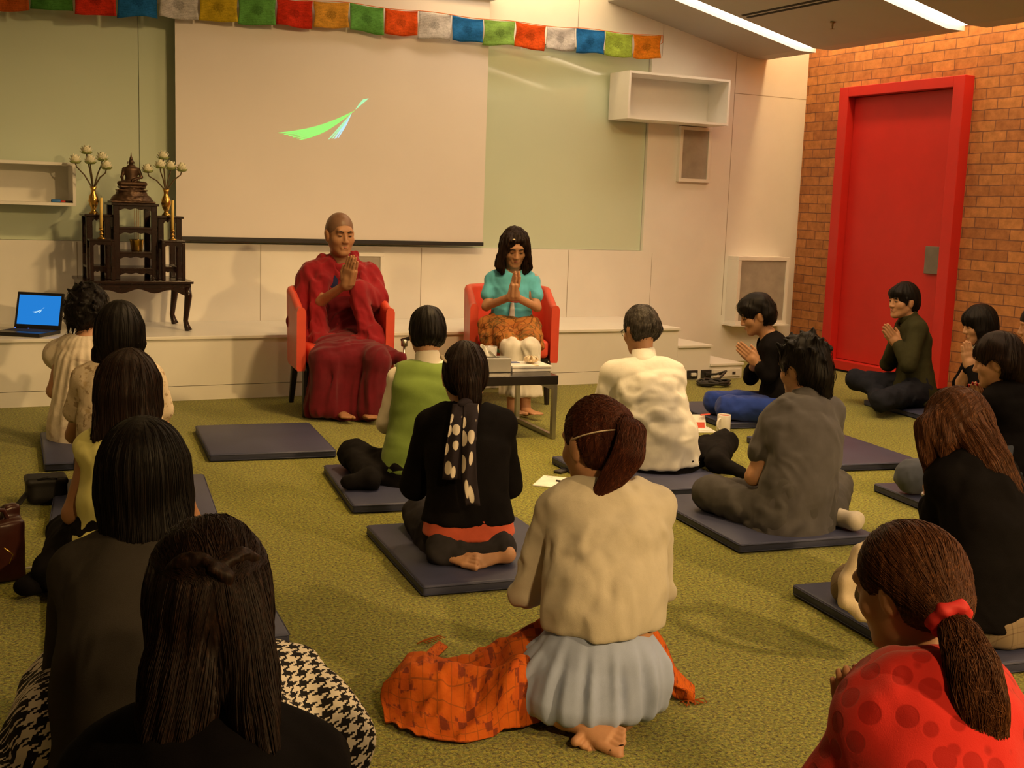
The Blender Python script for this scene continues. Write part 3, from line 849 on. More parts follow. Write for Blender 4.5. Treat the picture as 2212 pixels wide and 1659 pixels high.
# tissue box
M_tin = plain('pewter_sheet', (.50, .49, .46), .35, .75, var=.04)
M_paper = plain('white_tissue', (.82, .82, .80), .8)
p = tloc(1072, 808); p = V(3.02, 6.50, TZ)
tx = empty('tissue_box', (3.06, 6.33, TZ+.001), 'metal tissue box with a white tissue pulled up on the low table', 'tissue box', None, math.radians(-8))
mb = MB(); mb.box((-.12, -.06, 0), (.12, .06, .085), .004); mb.build('box', M_tin, tx)
mb = MB(); mb.box((-.06, -.018, .0851), (.06, .018, .0865)); mb.build('slot', M_dark, tx)
vs, fs = [], []
nu, nv = 18, 8
for j in range(nv+1):
    for i in range(nu+1):
        u, v_ = i/nu, j/nv
        vs.append(((u-.5)*(.10-.05*v_*abs(u-.35)*2)-.02*v_, .012*math.sin(u*9+1)*(.3+v_)+.015*v_*math.sin(u*4), .086+v_*(.055+.022*math.sin(u*5+.6))))
fs = [(j*(nu+1)+i, j*(nu+1)+i+1, (j+1)*(nu+1)+i+1, (j+1)*(nu+1)+i) for j in range(nv) for i in range(nu)]
o = link_mesh('tissue', np_mesh('tissue', vs, fs), M_paper, tx, True); md = o.modifiers.new('t', 'SOLIDIFY'); md.thickness = .0012
# water glass with straws
M_glass, _t, _b = base_mat('clear_glass', (.95, .97, .96), .03, 0, .5); _b.inputs['Alpha'].default_value = .28; _b.inputs['Specular IOR Level'].default_value = .8
g = empty('water_glass', (3.20, 6.60, TZ+.001), 'clear drinking glass on the low table behind the tissue box', 'glass')
mb = MB(); mb.lathe([(0, .0), (.033, .0), (.040, .115), (.0375, .115), (.031, .008), (0, .008)], n=28); mb.build('tumbler', M_glass, g, True)
mb = MB(); mb.lathe([(0, .009), (.030, .009), (.0355, .085), (0, .085)], n=28); mb.build('water', M_glass, g, True)
# flat gift box with ribbon bow, book under it
M_white = plain('white_card', (.80, .79, .76), .5); M_cream = plain('cream_ribbon', (.80, .66, .45), .5); M_blue = plain('blue_card', (.05, .08, .25), .5)
gb = empty('gift_box', (3.325, 6.36, TZ+.001), 'flat white gift box with a cream ribbon bow on the low table', 'gift box', None, math.radians(-6))
mb = MB(); mb.box((-.125, -.10, 0), (.125, .10, .020), .002); mb.build('tray', M_white, gb)
mb = MB(); mb.box((-.128, -.103, .021), (.128, .103, .036), .003); mb.build('lid', M_white, gb)
mb = MB(); mb.box((.02, -.1045, .0362), (.045, .1045, .0376)); mb.build('ribbon', M_cream, gb)
mb = MB()
for k in range(7):
    a = k*2*math.pi/7+.3; rr = .03
    pts = [V(.032, 0, .040)]+[V(.032+math.cos(a)*.045*math.sin(q), math.sin(a)*.04*math.sin(q), .042+.034*(1-math.cos(q))*.6) for q in (.5, 1.0, 1.6, 2.2, 2.7)]
    mb.tube(pts, [.006, .009, .011, .011, .009, .005], 6, flat=.35)
mb.build('bow', M_cream, gb, True)
mb = MB(); mb.box((-.10, .02, .0362), (-.03, .085, .0372)); mb.build('card', M_blue, gb)

# ------------------------------------------------------------------ black microphone on a small stand by the robed man's knee
ms = empty('microphone_stand', (2.775, 6.98, 0), 'black microphone clipped to a stand at the knee of the robed man', 'microphone')
mb = MB(); mb.lathe([(0, 0), (.09, 0), (.09, .012), (.02, .02), (0, .02)], n=24); mb.build('base', M_ebony, ms, True)
mb = MB(); mb.tube([V(0, 0, .02), V(0, 0, .47)], .008, 8); mb.build('pole', M_chrome, ms, True)
mb = MB(); mb.lathe([(0, .465), (.02, .465), (.022, .50), (.012, .51), (0, .51)], n=14); mb.build('clip', M_chrome, ms, True)
mb = MB(); mb.tube([V(-.02, .01, .500), V(.05, -.01, .520), V(.09, -.02, .530)], [.011, .014, .014], 10); mb.tube([V(.09, -.02, .530), V(.10, -.022, .533), V(.12, -.026, .537), V(.132, -.028, .540)], [.016, .021, .021, .010], 12); mb.build('microphone', M_ebony, ms, True)

# ------------------------------------------------------------------ laptop on the stage
M_lap = plain('laptop_black', (.014, .013, .014), .35); M_led = emit('blue_led', (.1, .2, 1), 3)
lx = unit(V(.866-.606, 8.28-8.465, 0)); ang = math.atan2(lx[1], lx[0])
lp = empty('laptop', (.735, 8.355, ZS+.001), 'open black laptop with a blue screen on the stage edge', 'laptop', None, ang)
mb = MB(); mb.box((-.165, -.265, 0), (.165, -.005, .024), .004); mb.build('base', M_lap, lp)
mb = MB(); mb.box((-.145, -.17, .0242), (.145, -.03, .0256), .0006); mb.build('keyboard', M_dark, lp)
mb = MB(); mb.box((-.045, -.25, .0242), (.045, -.19, .0247)); mb.build('touchpad', plain('touchpad_grey', (.03, .03, .035), .3), lp)
TL = Matrix.Rotation(math.radians(-14), 4, 'X')
def tilt(o): o.location = (0, -.004, .020); o.rotation_euler = (math.radians(-14), 0, 0); return o
ld = MB(); ld.box((-.165, -.006, 0), (.165, .006, .245), .004); ld = tilt(ld.build('lid', M_lap, lp))
mb = MB(); mb.box((-.147, -.0075, .030), (.147, -.0061, .225)); sc_ = mb.build('screen', emit('laptop_screen_blue', (.022, .25, .78), .85), ld)
em = MB()
for L, Rr, i in emblem(None, 0):
    f2 = lambda p: ((p[0]-697)*.00043-.005, -.0080, .128-(p[1]-255)*.00043)
    for k in range(len(L)-1): em.quad([f2(L[k]), f2(L[k+1]), f2(Rr[k+1]), f2(Rr[k])])
em.build('screen_emblem', emit('screen_white', (.55, .85, 1), 1.0), sc_)
for x, nm in ((-.06, 'power_light'), (-.155, 'status_light')):
    mb = MB(); mb.box((x-.004, -.012, .0242), (x+.004, -.006, .0256)); mb.build(nm, M_led, lp)

# ------------------------------------------------------------------ altar: carved dark table with a stepped rack
M_wood = plain('dark_rosewood', (.019, .008, .006), .22, var=.3, vs=14)
al = empty('altar_table', (1.37, 8.52, ZS), 'dark carved wooden altar table with stepped display shelves on the stage', 'altar')
def scallop(x0, x1, ztop_, dep, n=24):
    pts = [(x0, ztop_), (x1, ztop_)]
    for i in range(n+1):
        t = 1-i/n; x = lerp(x0, x1, t)
        e = abs(t-.5)*2
        pts.append((x, ztop_-dep*(.45+.35*e**3+.25*math.cos(t*math.pi*6))))
    return pts[0:1]+pts[1:2]+pts[2:]
mb = MB(); mb.box((-.365, -.235, .325), (.365, .30, .345), .004); mb.box((-.35, -.22, .300), (.35, .285, .3245), .003); mb.build('table_top', M_wood, al)
mb = MB(); mb.prism(scallop(-.32, .32, .2995, .055), 'y', -.215, -.20); mb.build('apron', M_wood, al)
for sx in (-1, 1):
    for y in (-.20, .27):
        mb = MB(); mb.tube([V(sx*.325, y, .2995), V(sx*.335, y, .24), V(sx*.325, y, .15), V(sx*.315, y, .07), V(sx*.325, y, .03), V(sx*.335, y-.005, .001)], [.026, .026, .021, .017, .021, .026], 10); mb.build('leg', M_wood, al, True)
def rack(name, x0, x1, y0, y1, z0, z1, shelves, bar=.040):
    r_ = MB()
    for x in (x0+bar/2, x1-bar/2):
        for y in (y0+bar/2, y1-bar/2): r_.box((x-bar/2, y-bar/2, z0), (x+bar/2, y+bar/2, z1), .004)
    o = r_.build(name, M_wood); o.parent = al
    for k, z in enumerate(shelves):
        mb = MB(); top = k == 0
        e = .012 if top else -.002
        mb.box((x0-e, y0-e, z-.016), (x1+e, y1+(e if top else -.002), z), .003); mb.box((x0+.002, y0+.002, z-.030), (x1-.002, y0+.012, z-.0162))
        mb.prism(scallop(x0+bar, x1-bar, z-.0302, .018, 18), 'y', y0+.004, y0+.012)
        q = mb.build('shelf', M_wood); q.parent = o
    return o
Z = .3455
rack('centre_tower', -.140, .148, -.11, .20, Z, .848, (.860, .700, .535, .425))
rack('side_tower', -.308, -.150, -.07, .19, Z, .768, (.780, .435))
rack('side_tower', .158, .320, -.07, .19, Z, .768, (.780, .435))
for x0, x1 in ((-.305, -.145), (.160, .318)):
    mb = MB(); mb.box((x0, -.20, .605), (x1, -.075, .618), .003); mb.box((x0+.002, -.198, .590), (x1-.002, -.186, .6048)); mb.prism(scallop(x0+.02, x1-.02, .5898, .016, 14), 'y', -.196, -.188); q = mb.build('front_shelf', M_wood); q.parent = al
    for x in (x0+.012, x1-.012):
        mb = MB(); mb.box((x-.012, -.20, Z), (x+.012, -.176, .604), .003); q = mb.build('post', M_wood); q.parent = al
def apos(x, y, z): return (1.37+x, 8.52+y, ZS+z)
# seated figure
M_bronze = plain('dark_bronze', (.085, .048, .028), .42, .55, var=.3, vs=30)
bd = empty('buddha_statue', apos(.005, .045, .861), 'small dark bronze seated buddha statue with a pointed finial on the altar', 'statue')
s = Solid()
c = V(*apos(.005, .045, .861))
def q(x, y, z): return c+V(x, -y, z)           # y towards the viewer
s.add(loft([q(0, 0, -.05), q(0, 0, .0), q(0, 0, .05), q(0, 0, .10), q(0, 0, .15)], [.165, .145, .106, .080, .06], [.095, .085, .068, .058, .05], V(1, 0, 0)), .004)
s.cut(q(0, 0, 0.0005), V(0, 0, -1), .002); s.cut(q(0, 0, .102), V(0, 0, 1), .002)
s.add(rbox(q(0, 0, .108), V(.086, .060, .008), .005), .003); s.add(rbox(q(0, 0, .007), V(.146, .088, .007), .004), .004); s.add(rbox(q(0, 0, .086), V(.098, .066, .005), .004), .004)
s.disp(wob(31, .0016, (120, 120, 120)))
solid_obj('pedestal', s, M_bronze, bd, .0035, 0)
_q = q
def q(x, y, z): return _q(x*1.22, y*1.15, .116+(z-.116)*1.18)
s = Solid()
s.add(cap(q(-.03, 0, .135), q(.068, .03, .128), .020, .017), .012); s.add(cap(q(.03, 0, .135), q(-.068, .03, .128), .020, .017), .012); s.add(cap(q(-.06, .04, .128), q(.06, .045, .128), .015), .01)
s.add(loft([q(0, 0, .13), q(0, 0, .165), q(0, 0, .205), q(0, 0, .222)], [.046, .040, .052, .032], [.032, .030, .032, .022], V(1, 0, 0)), .008)
s.add(cap(q(-.040, 0, .212), q(-.052, .005, .165), .012, .010), .008); s.add(cap(q(-.052, .005, .165), q(-.050, .04, .135), .010, .008), .006)
s.add(cap(q(.040, 0, .212), q(.054, .005, .168), .012, .011), .008); s.add(cap(q(.054, .005, .168), q(.0, .035, .148), .010, .008), .006)
s.add(cap(q(0, 0, .222), q(0, 0, .236), .011), .006); s.add(ell(q(0, .002, .252), V(.018, .019, .022)), .004); s.add(sph(q(0, -.001, .273), .011), .006)
s.add(cap(q(0, 0, .280), q(0, 0, .312), .006, .0015), .006)
for sx in (-1, 1): s.add(ell(q(sx*.0185, 0, .248), V(.003, .004, .012)), .002)
solid_obj('figure', s, M_bronze, bd, .0028, 0)
# vases with lotus
M_gold = plain('polished_brass', (.62, .38, .09), .22, .95, var=.12, vs=30)
M_stem = plain('lotus_stem', (.085, .055, .022), .6); M_lotus = plain('lotus_petal', (.80, .78, .58), .55, var=.06); M_lotusg = plain('lotus_sepal', (.40, .48, .16), .6)
rv = np.random.default_rng(11)
def lotus(mb, mg, p, k=1.0):
    for ring, (n, op, ln, m_) in enumerate(((5, .30, .050, mb), (7, .75, .050, mb), (8, 1.15, .046, mb), (5, 1.45, .034, mg))):
        for j in range(n):
            a = 2*math.pi*j/n+ring*.5+rv.uniform(-.15, .15); L = ln*k*rv.uniform(.9, 1.1)
            d = V(math.cos(a), math.sin(a), 0); side = V(-math.sin(a), math.cos(a), 0)
            rows = []
            for t in np.linspace(0, 1, 5):
                out = .030*k*math.sin(op)*(t**.7)*1.1+.004; z = L*t*math.cos(op*.75)*1.0-.012*k*math.sin(op)*t*(1-t)
                w = .019*k*math.sin(math.pi*min(1, .12+t*.80))**.8*(1-.55*t**3)
                c_ = p+d*out+UP*z
                rows.append([m_.bm.verts.new(tuple(c_-side*w-d*.004*k)), m_.bm.verts.new(tuple(c_)), m_.bm.verts.new(tuple(c_+side*w-d*.004*k))])
            for r0, r1 in zip(rows, rows[1:]):
                for i in range(2): m_.bm.faces.new([r0[i], r0[i+1], r1[i+1], r1[i]])
VN = 'left'
for k, (xc, heads, lab) in enumerate(((-.245, [(-.115, -.02, .337), (-.04, .0, .403), (-.022, -.045, .337), (.062, .01, .362), (.082, -.035, .306)], 'brass vase of white lotus flowers left of the buddha statue'),
                                     (.235, [(-.128, -.03, .296), (-.018, .0, .391), (-.045, -.04, .328), (.034, .01, .324), (.105, -.02, .314)], 'brass vase of white lotus flowers right of the buddha statue'))):
    o = empty('flower_vase', apos(xc, .04, .781), lab, 'vase', 'lotus vases on the altar')
    mb = MB(); mb.lathe([(0, 0), (.030, 0), (.030, .006), (.018, .018), (.014, .030), (.026, .055), (.034, .085), (.030, .115), (.016, .140), (.015, .160), (.024, .182), (.021, .182), (.012, .160), (0, .158)], n=24); mb.build('vase', M_gold, o, True)
    for (x, y, z) in heads:
        mb = MB(); mb.tube([V(0, 0, .10), V(x*.12, y*.1, .185), V(x*.50, y*.5, .185+(z-.185)*.48), V(x*.92, y*.9, z-.03), V(x, y, z)], [.004, .0055, .005, .0045, .005], 6); sm = mb.build('stem', M_stem, o, True)
        a_, g_ = MB(), MB(); lotus(a_, g_, V(x, y, z-.008), 1.25)
        fl = a_.build('lotus_flower', M_lotus, sm, True); g_.build('sepals', M_lotusg, sm, True)
M_wax = plain('yellow_wax', (.72, .52, .14), .45)
for xc, lab in ((-.222, 'tall yellow candle in a brass candlestick on the left altar shelf'), (.243, 'tall yellow candle in a brass candlestick on the right altar shelf')):
    o = empty('candlestick', apos(xc, -.14, .619), lab, 'candlestick', 'candlesticks on the altar')
    mb = MB(); mb.lathe([(0, 0), (.028, 0), (.026, .006), (.010, .014), (.007, .028), (.017, .034), (.007, .040), (.007, .052), (.014, .058), (.014, .072), (0, .072)], n=20); mb.build('stick', M_gold, o, True)
    mb = MB(); mb.tube([V(0, 0, .0725), V(.001, 0, .18), V(.002, 0, .272)], [.0105, .010, .009], 12); mb.build('candle', M_wax, o, True)
    mb = MB(); mb.tube([V(.002, 0, .272), V(.003, 0, .285)], .0012, 5); mb.build('wick', M_dark, o)
o = empty('incense_pot', apos(.025, -.02, .536), 'round brass incense pot with three sticks in the middle of the altar', 'incense pot')
mb = MB(); mb.lathe([(0, 0), (.036, 0), (.038, .008), (.046, .070), (.049, .074), (.049, .080), (.044, .080), (.040, .066), (0, .064)], n=28); mb.build('pot', M_gold, o, True)
for dx, dy in ((-.012, .004), (.002, -.006), (.014, .005)):
    mb = MB(); mb.tube([V(dx, dy, .062), V(dx*1.1, dy, .29)], .0016, 5); mb.build('incense_stick', plain('incense', (.45, .25, .10), .8), o)
# small things in the left wall shelf
for nm, x, w_, h_, c_, lab in (('board_eraser', .90, .03, .022, (.03, .16, .45), 'small blue board eraser in the left wall shelf'), ('marker_pen', .955, .05, .014, (.5, .03, .02), 'small red marker pen lying in the left wall shelf'), ('marker_pen', .992, .022, .013, (.02, .018, .02), 'small black marker pen lying in the left wall shelf')):
    o = empty(nm, (x, 8.70, 1.2825), lab, 'marker' if 'pen' in nm else 'eraser', 'markers in the left wall shelf' if 'pen' in nm else None)
    mb = MB()
    if 'pen' in nm: mb.tube([V(-w_/2-.02, 0, .008), V(w_/2, .004, .008)], .007, 10)
    else: mb.box((-w_, -.02, .0005), (w_, .02, h_), .006)
    mb.build('body' if 'pen' not in nm else 'barrel', plain(nm+'_colour', c_, .5), o, True)
    mb = MB()
    if 'pen' in nm: mb.tube([V(w_/2, .004, .008), V(w_/2+.012, .005, .008)], .0075, 10); mb.build('pen_cap', M_sock, o, True)
    else: mb.box((-w_+.002, -.019, .0001), (w_-.002, .019, .006)); mb.build('felt', M_sock, o)

# ------------------------------------------------------------------ things on the carpet
# mug, book, papers by the woman in blue trousers
M_porc = plain('white_porcelain', (.78, .76, .72), .25); M_mugred = plain('mug_red_glaze', (.62, .05, .02), .25)
o = empty('mug', (4.555, 5.99, 0), 'white mug with a red inside on the carpet', 'mug')
mb = MB(); mb.lathe([(0, .001), (.040, .001), (.0425, .006), (.0425, .108), (.041, .111), (.0395, .108), (.0395, .104)], n=32); mb.build('cup', M_porc, o, True)
mb = MB(); mb.lathe([(.0394, .104), (.0385, .010), (0, .009)], n=32); mb.build('glazed_inside', M_mugred, o, True)
a_ = math.radians(200)
mb = MB(); hd = V(math.cos(a_), math.sin(a_), 0); mb.tube([V(0, 0, .088)+hd*.040]+[V(0, 0, .056)+hd*(.042+.032*math.sin(t))+UP*.034*math.cos(t) for t in np.linspace(.25, 2.9, 12)]+[V(0, 0, .022)+hd*.040], .0065, 10); mb.build('handle', M_porc, o, True)
M_bookred = plain('book_red', (.60, .07, .03), .5); M_page = plain('white_page', (.80, .79, .75), .7)
o = empty('open_folder', (4.41, 6.11, 0), 'white papers in a red and white folder standing open by the mug', 'papers', None, math.radians(-18))
mb = MB(); mb.box((-.12, -.105, .001), (.12, .06, .006)); mb.build('paper_sheet', M_page, o)
mb = MB(); mb.box((-.11, -.09, .0065), (.10, .05, .013)); mb.build('booklet', M_white, o)
mb = MB(); mb.prism([(.0, .0135), (.045, .090), (.049, .088), (.006, .0135)], 'x', -.085, .085); mb.build('cover', M_page, o)
mb = MB(); mb.prism([(-.003, .0135), (.012, .046), (.0135, .045), (-.001, .0135)], 'x', -.085, .075); mb.build('red_band', M_bookred, o)
mb = MB(); mb.tube([V(.05, .02, .092), V(.115, .04, .094)], .009, 6, flat=.5); mb.build('bookmark', M_bookred, o)
# notepad with pen and phone
o = empty('notepad', (2.84, 5.10, 0), 'white notepad lying on the carpet behind the man in the white shirt', 'notepad', None, math.radians(-42))
mb = MB(); mb.box((-.075, -.115, .001), (.075, .115, .006), .001); mb.build('pages', M_page, o)
mb = MB(); mb.box((-.050, .085, .0061), (-.02, .092, .0064)); mb.build('header_mark', M_sock, o)
o = empty('pen', (2.875, 5.03, .0065), 'black pen lying across the white notepad', 'pen')
mb = MB(); mb.tube([V(-.02, .06, .005), V(.065, -.045, .005)], .0045, 8); mb.build('barrel', M_sock, o, True)
mb = MB(); mb.tube([V(.065, -.045, .005), V(.073, -.055, .005)], [.004, .001], 8); mb.build('tip', M_gold, o, True)
o = empty('mobile_phone', (3.0, 5.29, 0), 'small black phone on the carpet beyond the notepad', 'phone', None, math.radians(-60))
mb = MB(); mb.box((-.024, -.05, .001), (.024, .05, .016), .007, seg=3); auto_smooth(mb.build('shell', M_sock, o), 50)
mb = MB(); mb.box((-.018, .005, .0161), (.018, .04, .0168)); mb.build('screen', plain('phone_glass', (.02, .02, .03), .1), o)
# camera pouch with strap
M_pouch = plain('black_nylon', (.007, .006, .006), .55, bump=.3, bs=400)
o = empty('camera_bag', (.50, 5.47, 0), 'small black camera bag with its strap on the carpet at the left', 'bag', None, math.radians(10))
s = Solid(); s.add(rbox(V(.50, 5.47, .062), V(.085, .065, .058), .035), .01); s.add(rbox(V(.50, 5.47, .105), V(.088, .068, .018), .016), .006); solid_obj('pouch', s, M_pouch, o, .005)
mb = MB(); mb.tube([V(.425, 5.45, .06), V(.38, 5.40, .02), V(.33, 5.38, .012), V(.29, 5.36, .022), V(.27, 5.31, .014), V(.30, 5.27, .012), V(.35, 5.29, .02), V(.37, 5.34, .012)], .016, 8, flat=.35); world_child(mb.build('strap', M_pouch, smooth=True), o)
mb = MB(); mb.tube([V(.46, 5.41, .118), V(.50, 5.405, .128), V(.54, 5.41, .118)], .006, 6); world_child(mb.build('handle', M_pouch, smooth=True), o)
# brown handbag
M_bag = plain('oxblood_leather', (.045, .013, .009), .3, var=.25, vs=12, bump=.15, bs=80)
o = empty('handbag', (.20, 4.38, 0), 'dark brown shiny handbag standing on the carpet at the left edge', 'bag', None, math.radians(14))
s = Solid(); bx_ = V(.20, 4.38, 0); Rb = np.array(Matrix.Rotation(math.radians(24), 3, 'Z'))
s.add(rbox(bx_+V(0, 0, .11), V(.12, .055, .108), .014, Rb), .01); s.add(rbox(bx_+V(.045, .02, .21), V(.07, .022, .055), .012, Rb), .02); s.sub(rbox(bx_+V(-.03, -.01, .235), V(.10, .02, .04), .015, Rb), .01); s.disp(wob(5, .004, (30, 30, 25))); solid_obj('bag_body', s, M_bag, o, .006)
mb = MB(); mb.tube([bx_+V(-.08, -.04, .19), bx_+V(-.09, -.05, .245), bx_+V(-.02, -.03, .275), bx_+V(.06, .0, .255), bx_+V(.08, .01, .20)], .008, 8); world_child(mb.build('handle', M_bag, smooth=True), o)
mb = MB(); mb.tube([bx_+V(.055, -.034, .13), bx_+V(.085, -.02, .10), bx_+V(.07, -.028, .07)], .006, 6, flat=.5); world_child(mb.build('clasp', M_gold, smooth=True), o)
# cream canvas bag at the corner of a mat
M_canvas = cloth('cream_canvas', (.62, .52, .38), weave=500)
o = empty('canvas_bag', (2.99, 3.02, MZ), 'cream canvas bag slumped on the corner of a navy mat', 'bag')
dB = 3.60
s = Solid(); s.add(loft([at(1950, 1330, dB-.04), at(1955, 1270, dB), at(1965, 1205, dB+.02), at(1975, 1165, dB+.03)], [.085, .085, .07, .035], [.055, .06, .05, .025], V(.9, -.45, 0)), .02)
s.disp(folds(61, .012, (.3, 0, 1), .05, 3)); solid_obj('bag_body', s, M_canvas, o, .006, 1)
s = Solid(); s.add(ell(at(1890, 1285, dB-.02), V(.050, .045, .065))); solid_obj('dark_inside', s, M_pouch, o, .006, 1)  # black solid put in for the dark inside of the open bag
s = Solid(); s.chain([at(1965, 1158, dB-.03), at(1905, 1160, dB-.05), at(1858, 1195, dB-.06), at(1830, 1255, dB-.07), at(1826, 1298, dB-.08), at(1862, 1328, dB-.09), at(1915, 1350, dB-.08)], [.018, .022, .026, .024, .020, .018, .016], .012); s.disp(folds(62, .006, (.3, 0, 1), .03, 3)); solid_obj('handle', s, M_canvas, o, .005, 1)
# ------------------------------------------------------------------ people
SKIN = skin_mat('skin', (.48, .26, .145)); SKIN_D = skin_mat('skin_tanned', (.38, .195, .10)); SKIN_F = skin_mat('skin_fair', (.54, .31, .185))
HB = hair_mat('black_hair', (.006, .0045, .004), (.020, .013, .009))
HBR = hair_mat('dark_brown_hair', (.014, .007, .005), (.050, .022, .012))
HRED = hair_mat('auburn_hair', (.050, .014, .008), (.16, .045, .02))
HLB = hair_mat('brown_hair', (.070, .025, .010), (.22, .085, .03))
HGR = hair_mat('greying_hair', (.035, .030, .026), (.16, .14, .12))
M_line = plain('lash_black', (.012, .009, .008), .6); M_lip = plain('lips', (.42, .15, .10), .45)
M_eyew = plain('eye_white', (.6, .55, .48), .3)

def rotv(v, axis, deg):
    return np.array(Matrix.Rotation(math.radians(deg), 3, Vector(axis)) @ Vector(v))
def ik(a, b, l1, l2, pole):
    ab = b-a; d = min(np.linalg.norm(ab), (l1+l2)*.995); u = unit(ab)
    x = (l1*l1-l2*l2+d*d)/(2*d); hgt = math.sqrt(max(l1*l1-x*x, 1e-6))
    p = pole-u*np.dot(pole, u)
    return a+u*x+unit(p)*hgt
class Fig:
    """joints of one person: pelvis P, neck base N, head centre H, body azimuth az (0 = towards the back wall)"""
    def __init__(s, P, N, H, az, haz=None, hp=8, hroll=0, sh=.165, hs=1.0, sw=None, drop=.045, bow=.02, arm=(.265, .235), hands=(.0, .24, -.16), fdir=(.0, .55, .83), prof=None, gap=.012, base=0.0):
        s.P, s.N, s.H = P, N, H
        a = math.radians(az); s.f = V(math.sin(a), math.cos(a), 0); s.r = V(math.cos(a), -math.sin(a), 0)
        ha = math.radians(az if haz is None else haz)
        hf = V(math.sin(ha), math.cos(ha), 0); hr = V(math.cos(ha), -math.sin(ha), 0)
        hf = rotv(hf, hr, -hp); hu = np.cross(hr, hf)
        s.hr = rotv(hr, hf, hroll); s.hu = rotv(hu, hf, hroll); s.hf = hf
        s.hs = hs; s.base = base
        s.up = unit(N-P); s.bow = bow
        s.S = {q: N+s.r*q*sh-UP*drop+s.f*.0 for q in (-1, 1)}
        s.l = arm
        c = N+s.r*hands[0]+s.f*hands[1]+UP*hands[2]; s.hc = c
        s.fd = unit(s.r*fdir[0]+s.f*fdir[1]+UP*fdir[2])
        s.sd = unit((-s.f*.9+UP*.4)-s.fd*np.dot(-s.f*.9+UP*.4, s.fd))
        s.Wr = {q: c-s.fd*.085*hs+s.r*q*(gap+.006) for q in (-1, 1)}
        s.pole = {q: s.r*q*.55-UP*1.0-s.f*.15 for q in (-1, 1)}
        s.E = {q: ik(s.S[q], s.Wr[q], arm[0], arm[1], s.pole[q]) for q in (-1, 1)}
        s.gap = gap; s.pr = s.r
        s.prof = prof or [(-.18, .15, .11), (0, .165, .12), (.22, .150, .108), (.45, .125, .09), (.72, .145, .10), (.88, .13, .085), (.97, .075, .06)]
        s.legs = []; s.feet = []
    def hl(s, x, y, z): return s.H+s.hs*(s.hr*x+s.hf*y+s.hu*z)
    def HR(s): return np.stack([s.hr, s.hf, s.hu], 1)
    def BR(s): return np.stack([s.r, s.f, UP], 1)
    def tl(s, x, y, z, o=None): return (s.P if o is None else o)+s.r*x+s.f*y+UP*z
    def spine(s, t):
        p = s.P+(s.N-s.P)*t; 
        return p-s.f*s.bow*math.sin(math.pi*min(max(t, 0), 1))
    def torso(s, gx=0, gy=0, t0=-9, t1=9, prof=None, gf=1.0):
        pr = [q for q in (prof or s.prof) if t0 <= q[0] <= t1]
        return loft([s.spine(q[0]) for q in pr], [q[1]*gf+gx for q in pr], [q[2]*gf+gy for q in pr], s.r)
    def head(s, sol):
        k = s.hs; R = s.HR(); h = s.hl
        e = lambda x, y, z, a, b, c, kk=.02: sol.add(ell(h(x, y, z), V(a, b, c)*k, R), kk*k)
        e(0, -.015, .03, .076, .096, .094)
        e(0, .026, -.038, .061, .064, .084, .03)
        for q in (-1, 1):
            e(q*.040, .052, -.026, .028, .026, .026, .025)                         # cheek
            sol.add(cap(h(q*.050, .0, -.05), h(q*.018, .066, -.098), .020*k, .016*k), .03*k)   # jaw
            e(q*.078, -.012, -.012, .010, .022, .034, .008)                        # ear
            e(q*.083, -.020, .005, .008, .020, .022, .008)
        e(0, .070, -.100, .020, .018, .016, .02)
        sol.add(cap(h(-.034, .076, .032), h(.034, .076, .032), .014*k), .022*k)
        for q in (-1, 1): sol.sub(ell(h(q*.032, .098, .010), V(.019, .016, .012)*k, R), .014*k)
        for q in (-1, 1): e(q*.031, .072, .008, .0145, .0145, .0115, .006)
        sol.add(cap(h(0, .086, .012), h(0, .103, -.028), .0075*k, .0120*k), .012*k)
        for q in (-1, 1): e(q*.012, .096, -.033, .0085, .010, .0075, .008)
        sol.add(cap(h(-.018, .083, -.062), h(.018, .083, -.062), .0085*k), .008*k)
        sol.add(cap(h(-.015, .083, -.073), h(.015, .083, -.073), .009*k), .006*k)
        sol.add(loft([s.N-s.f*.01, s.N+(s.hl(0, -.015, -.06)-s.N)*.55, s.hl(0, -.015, -.04)], [.062*k, .053*k, .05*k], [.058*k, .052*k, .05*k], s.r), .03)
    def hand(s, sol, q, w=None, fd=None, pn=None, sd=None, curl=0.0, k=None, spread=0.0):
        k = (k or s.hs)*1.0; w = s.Wr[q] if w is None else w; fd = s.fd if fd is None else fd
        pn = -s.pr*q if pn is None else pn; sd = s.sd if sd is None else sd
        R = np.stack([sd, fd, pn], 1)
        sol.add(rbox(w+fd*.048*k, V(.040, .050, .0125)*k, .012*k, R), .012)
        sol.add(cap(w-fd*.01*k, w+fd*.03*k, .024*k, .022*k), .02)
        for i, (o, ln, r_) in enumerate(((.0275, .068, .0096), (.009, .078, .0100), (-.0095, .072, .0096), (-.027, .055, .0086))):
            b0 = w+fd*.090*k+sd*o*k; dd = unit(fd+sd*spread*(o/.03)*.12+pn*.05)
            b1 = b0+dd*ln*.5*k+pn*curl*.010*k; b2 = b0+dd*ln*k*(1-curl*.1)+pn*curl*.038*k-pn*.002*k
            sol.add(cap(b0-fd*.012*k, b1, r_*k*1.06, r_*k), .006); sol.add(cap(b1, b2, r_*k, r_*k*.78), .004)
        t0 = w+fd*.022*k+sd*.030*k; t1 = t0+fd*.035*k+sd*.022*k+pn*.004*k; t2 = t1+fd*.034*k+sd*.004*k+pn*.006*k
        sol.add(cap(t0, t1, .015*k, .011*k), .012); sol.add(cap(t1, t2, .0105*k, .008*k), .004)
    def arms(s, sol, ra=.043, rw=.026):
        for q in (-1, 1):
            sol.add(cap(s.S[q]-s.r*q*.03, s.E[q], ra*1.15, ra*.84), .04)
            sol.add(cap(s.E[q], s.Wr[q], ra*.86, rw), .02)
            sol.add(cap(s.Wr[q], s.Wr[q]+s.fd*.02, rw, rw*.9), .01)
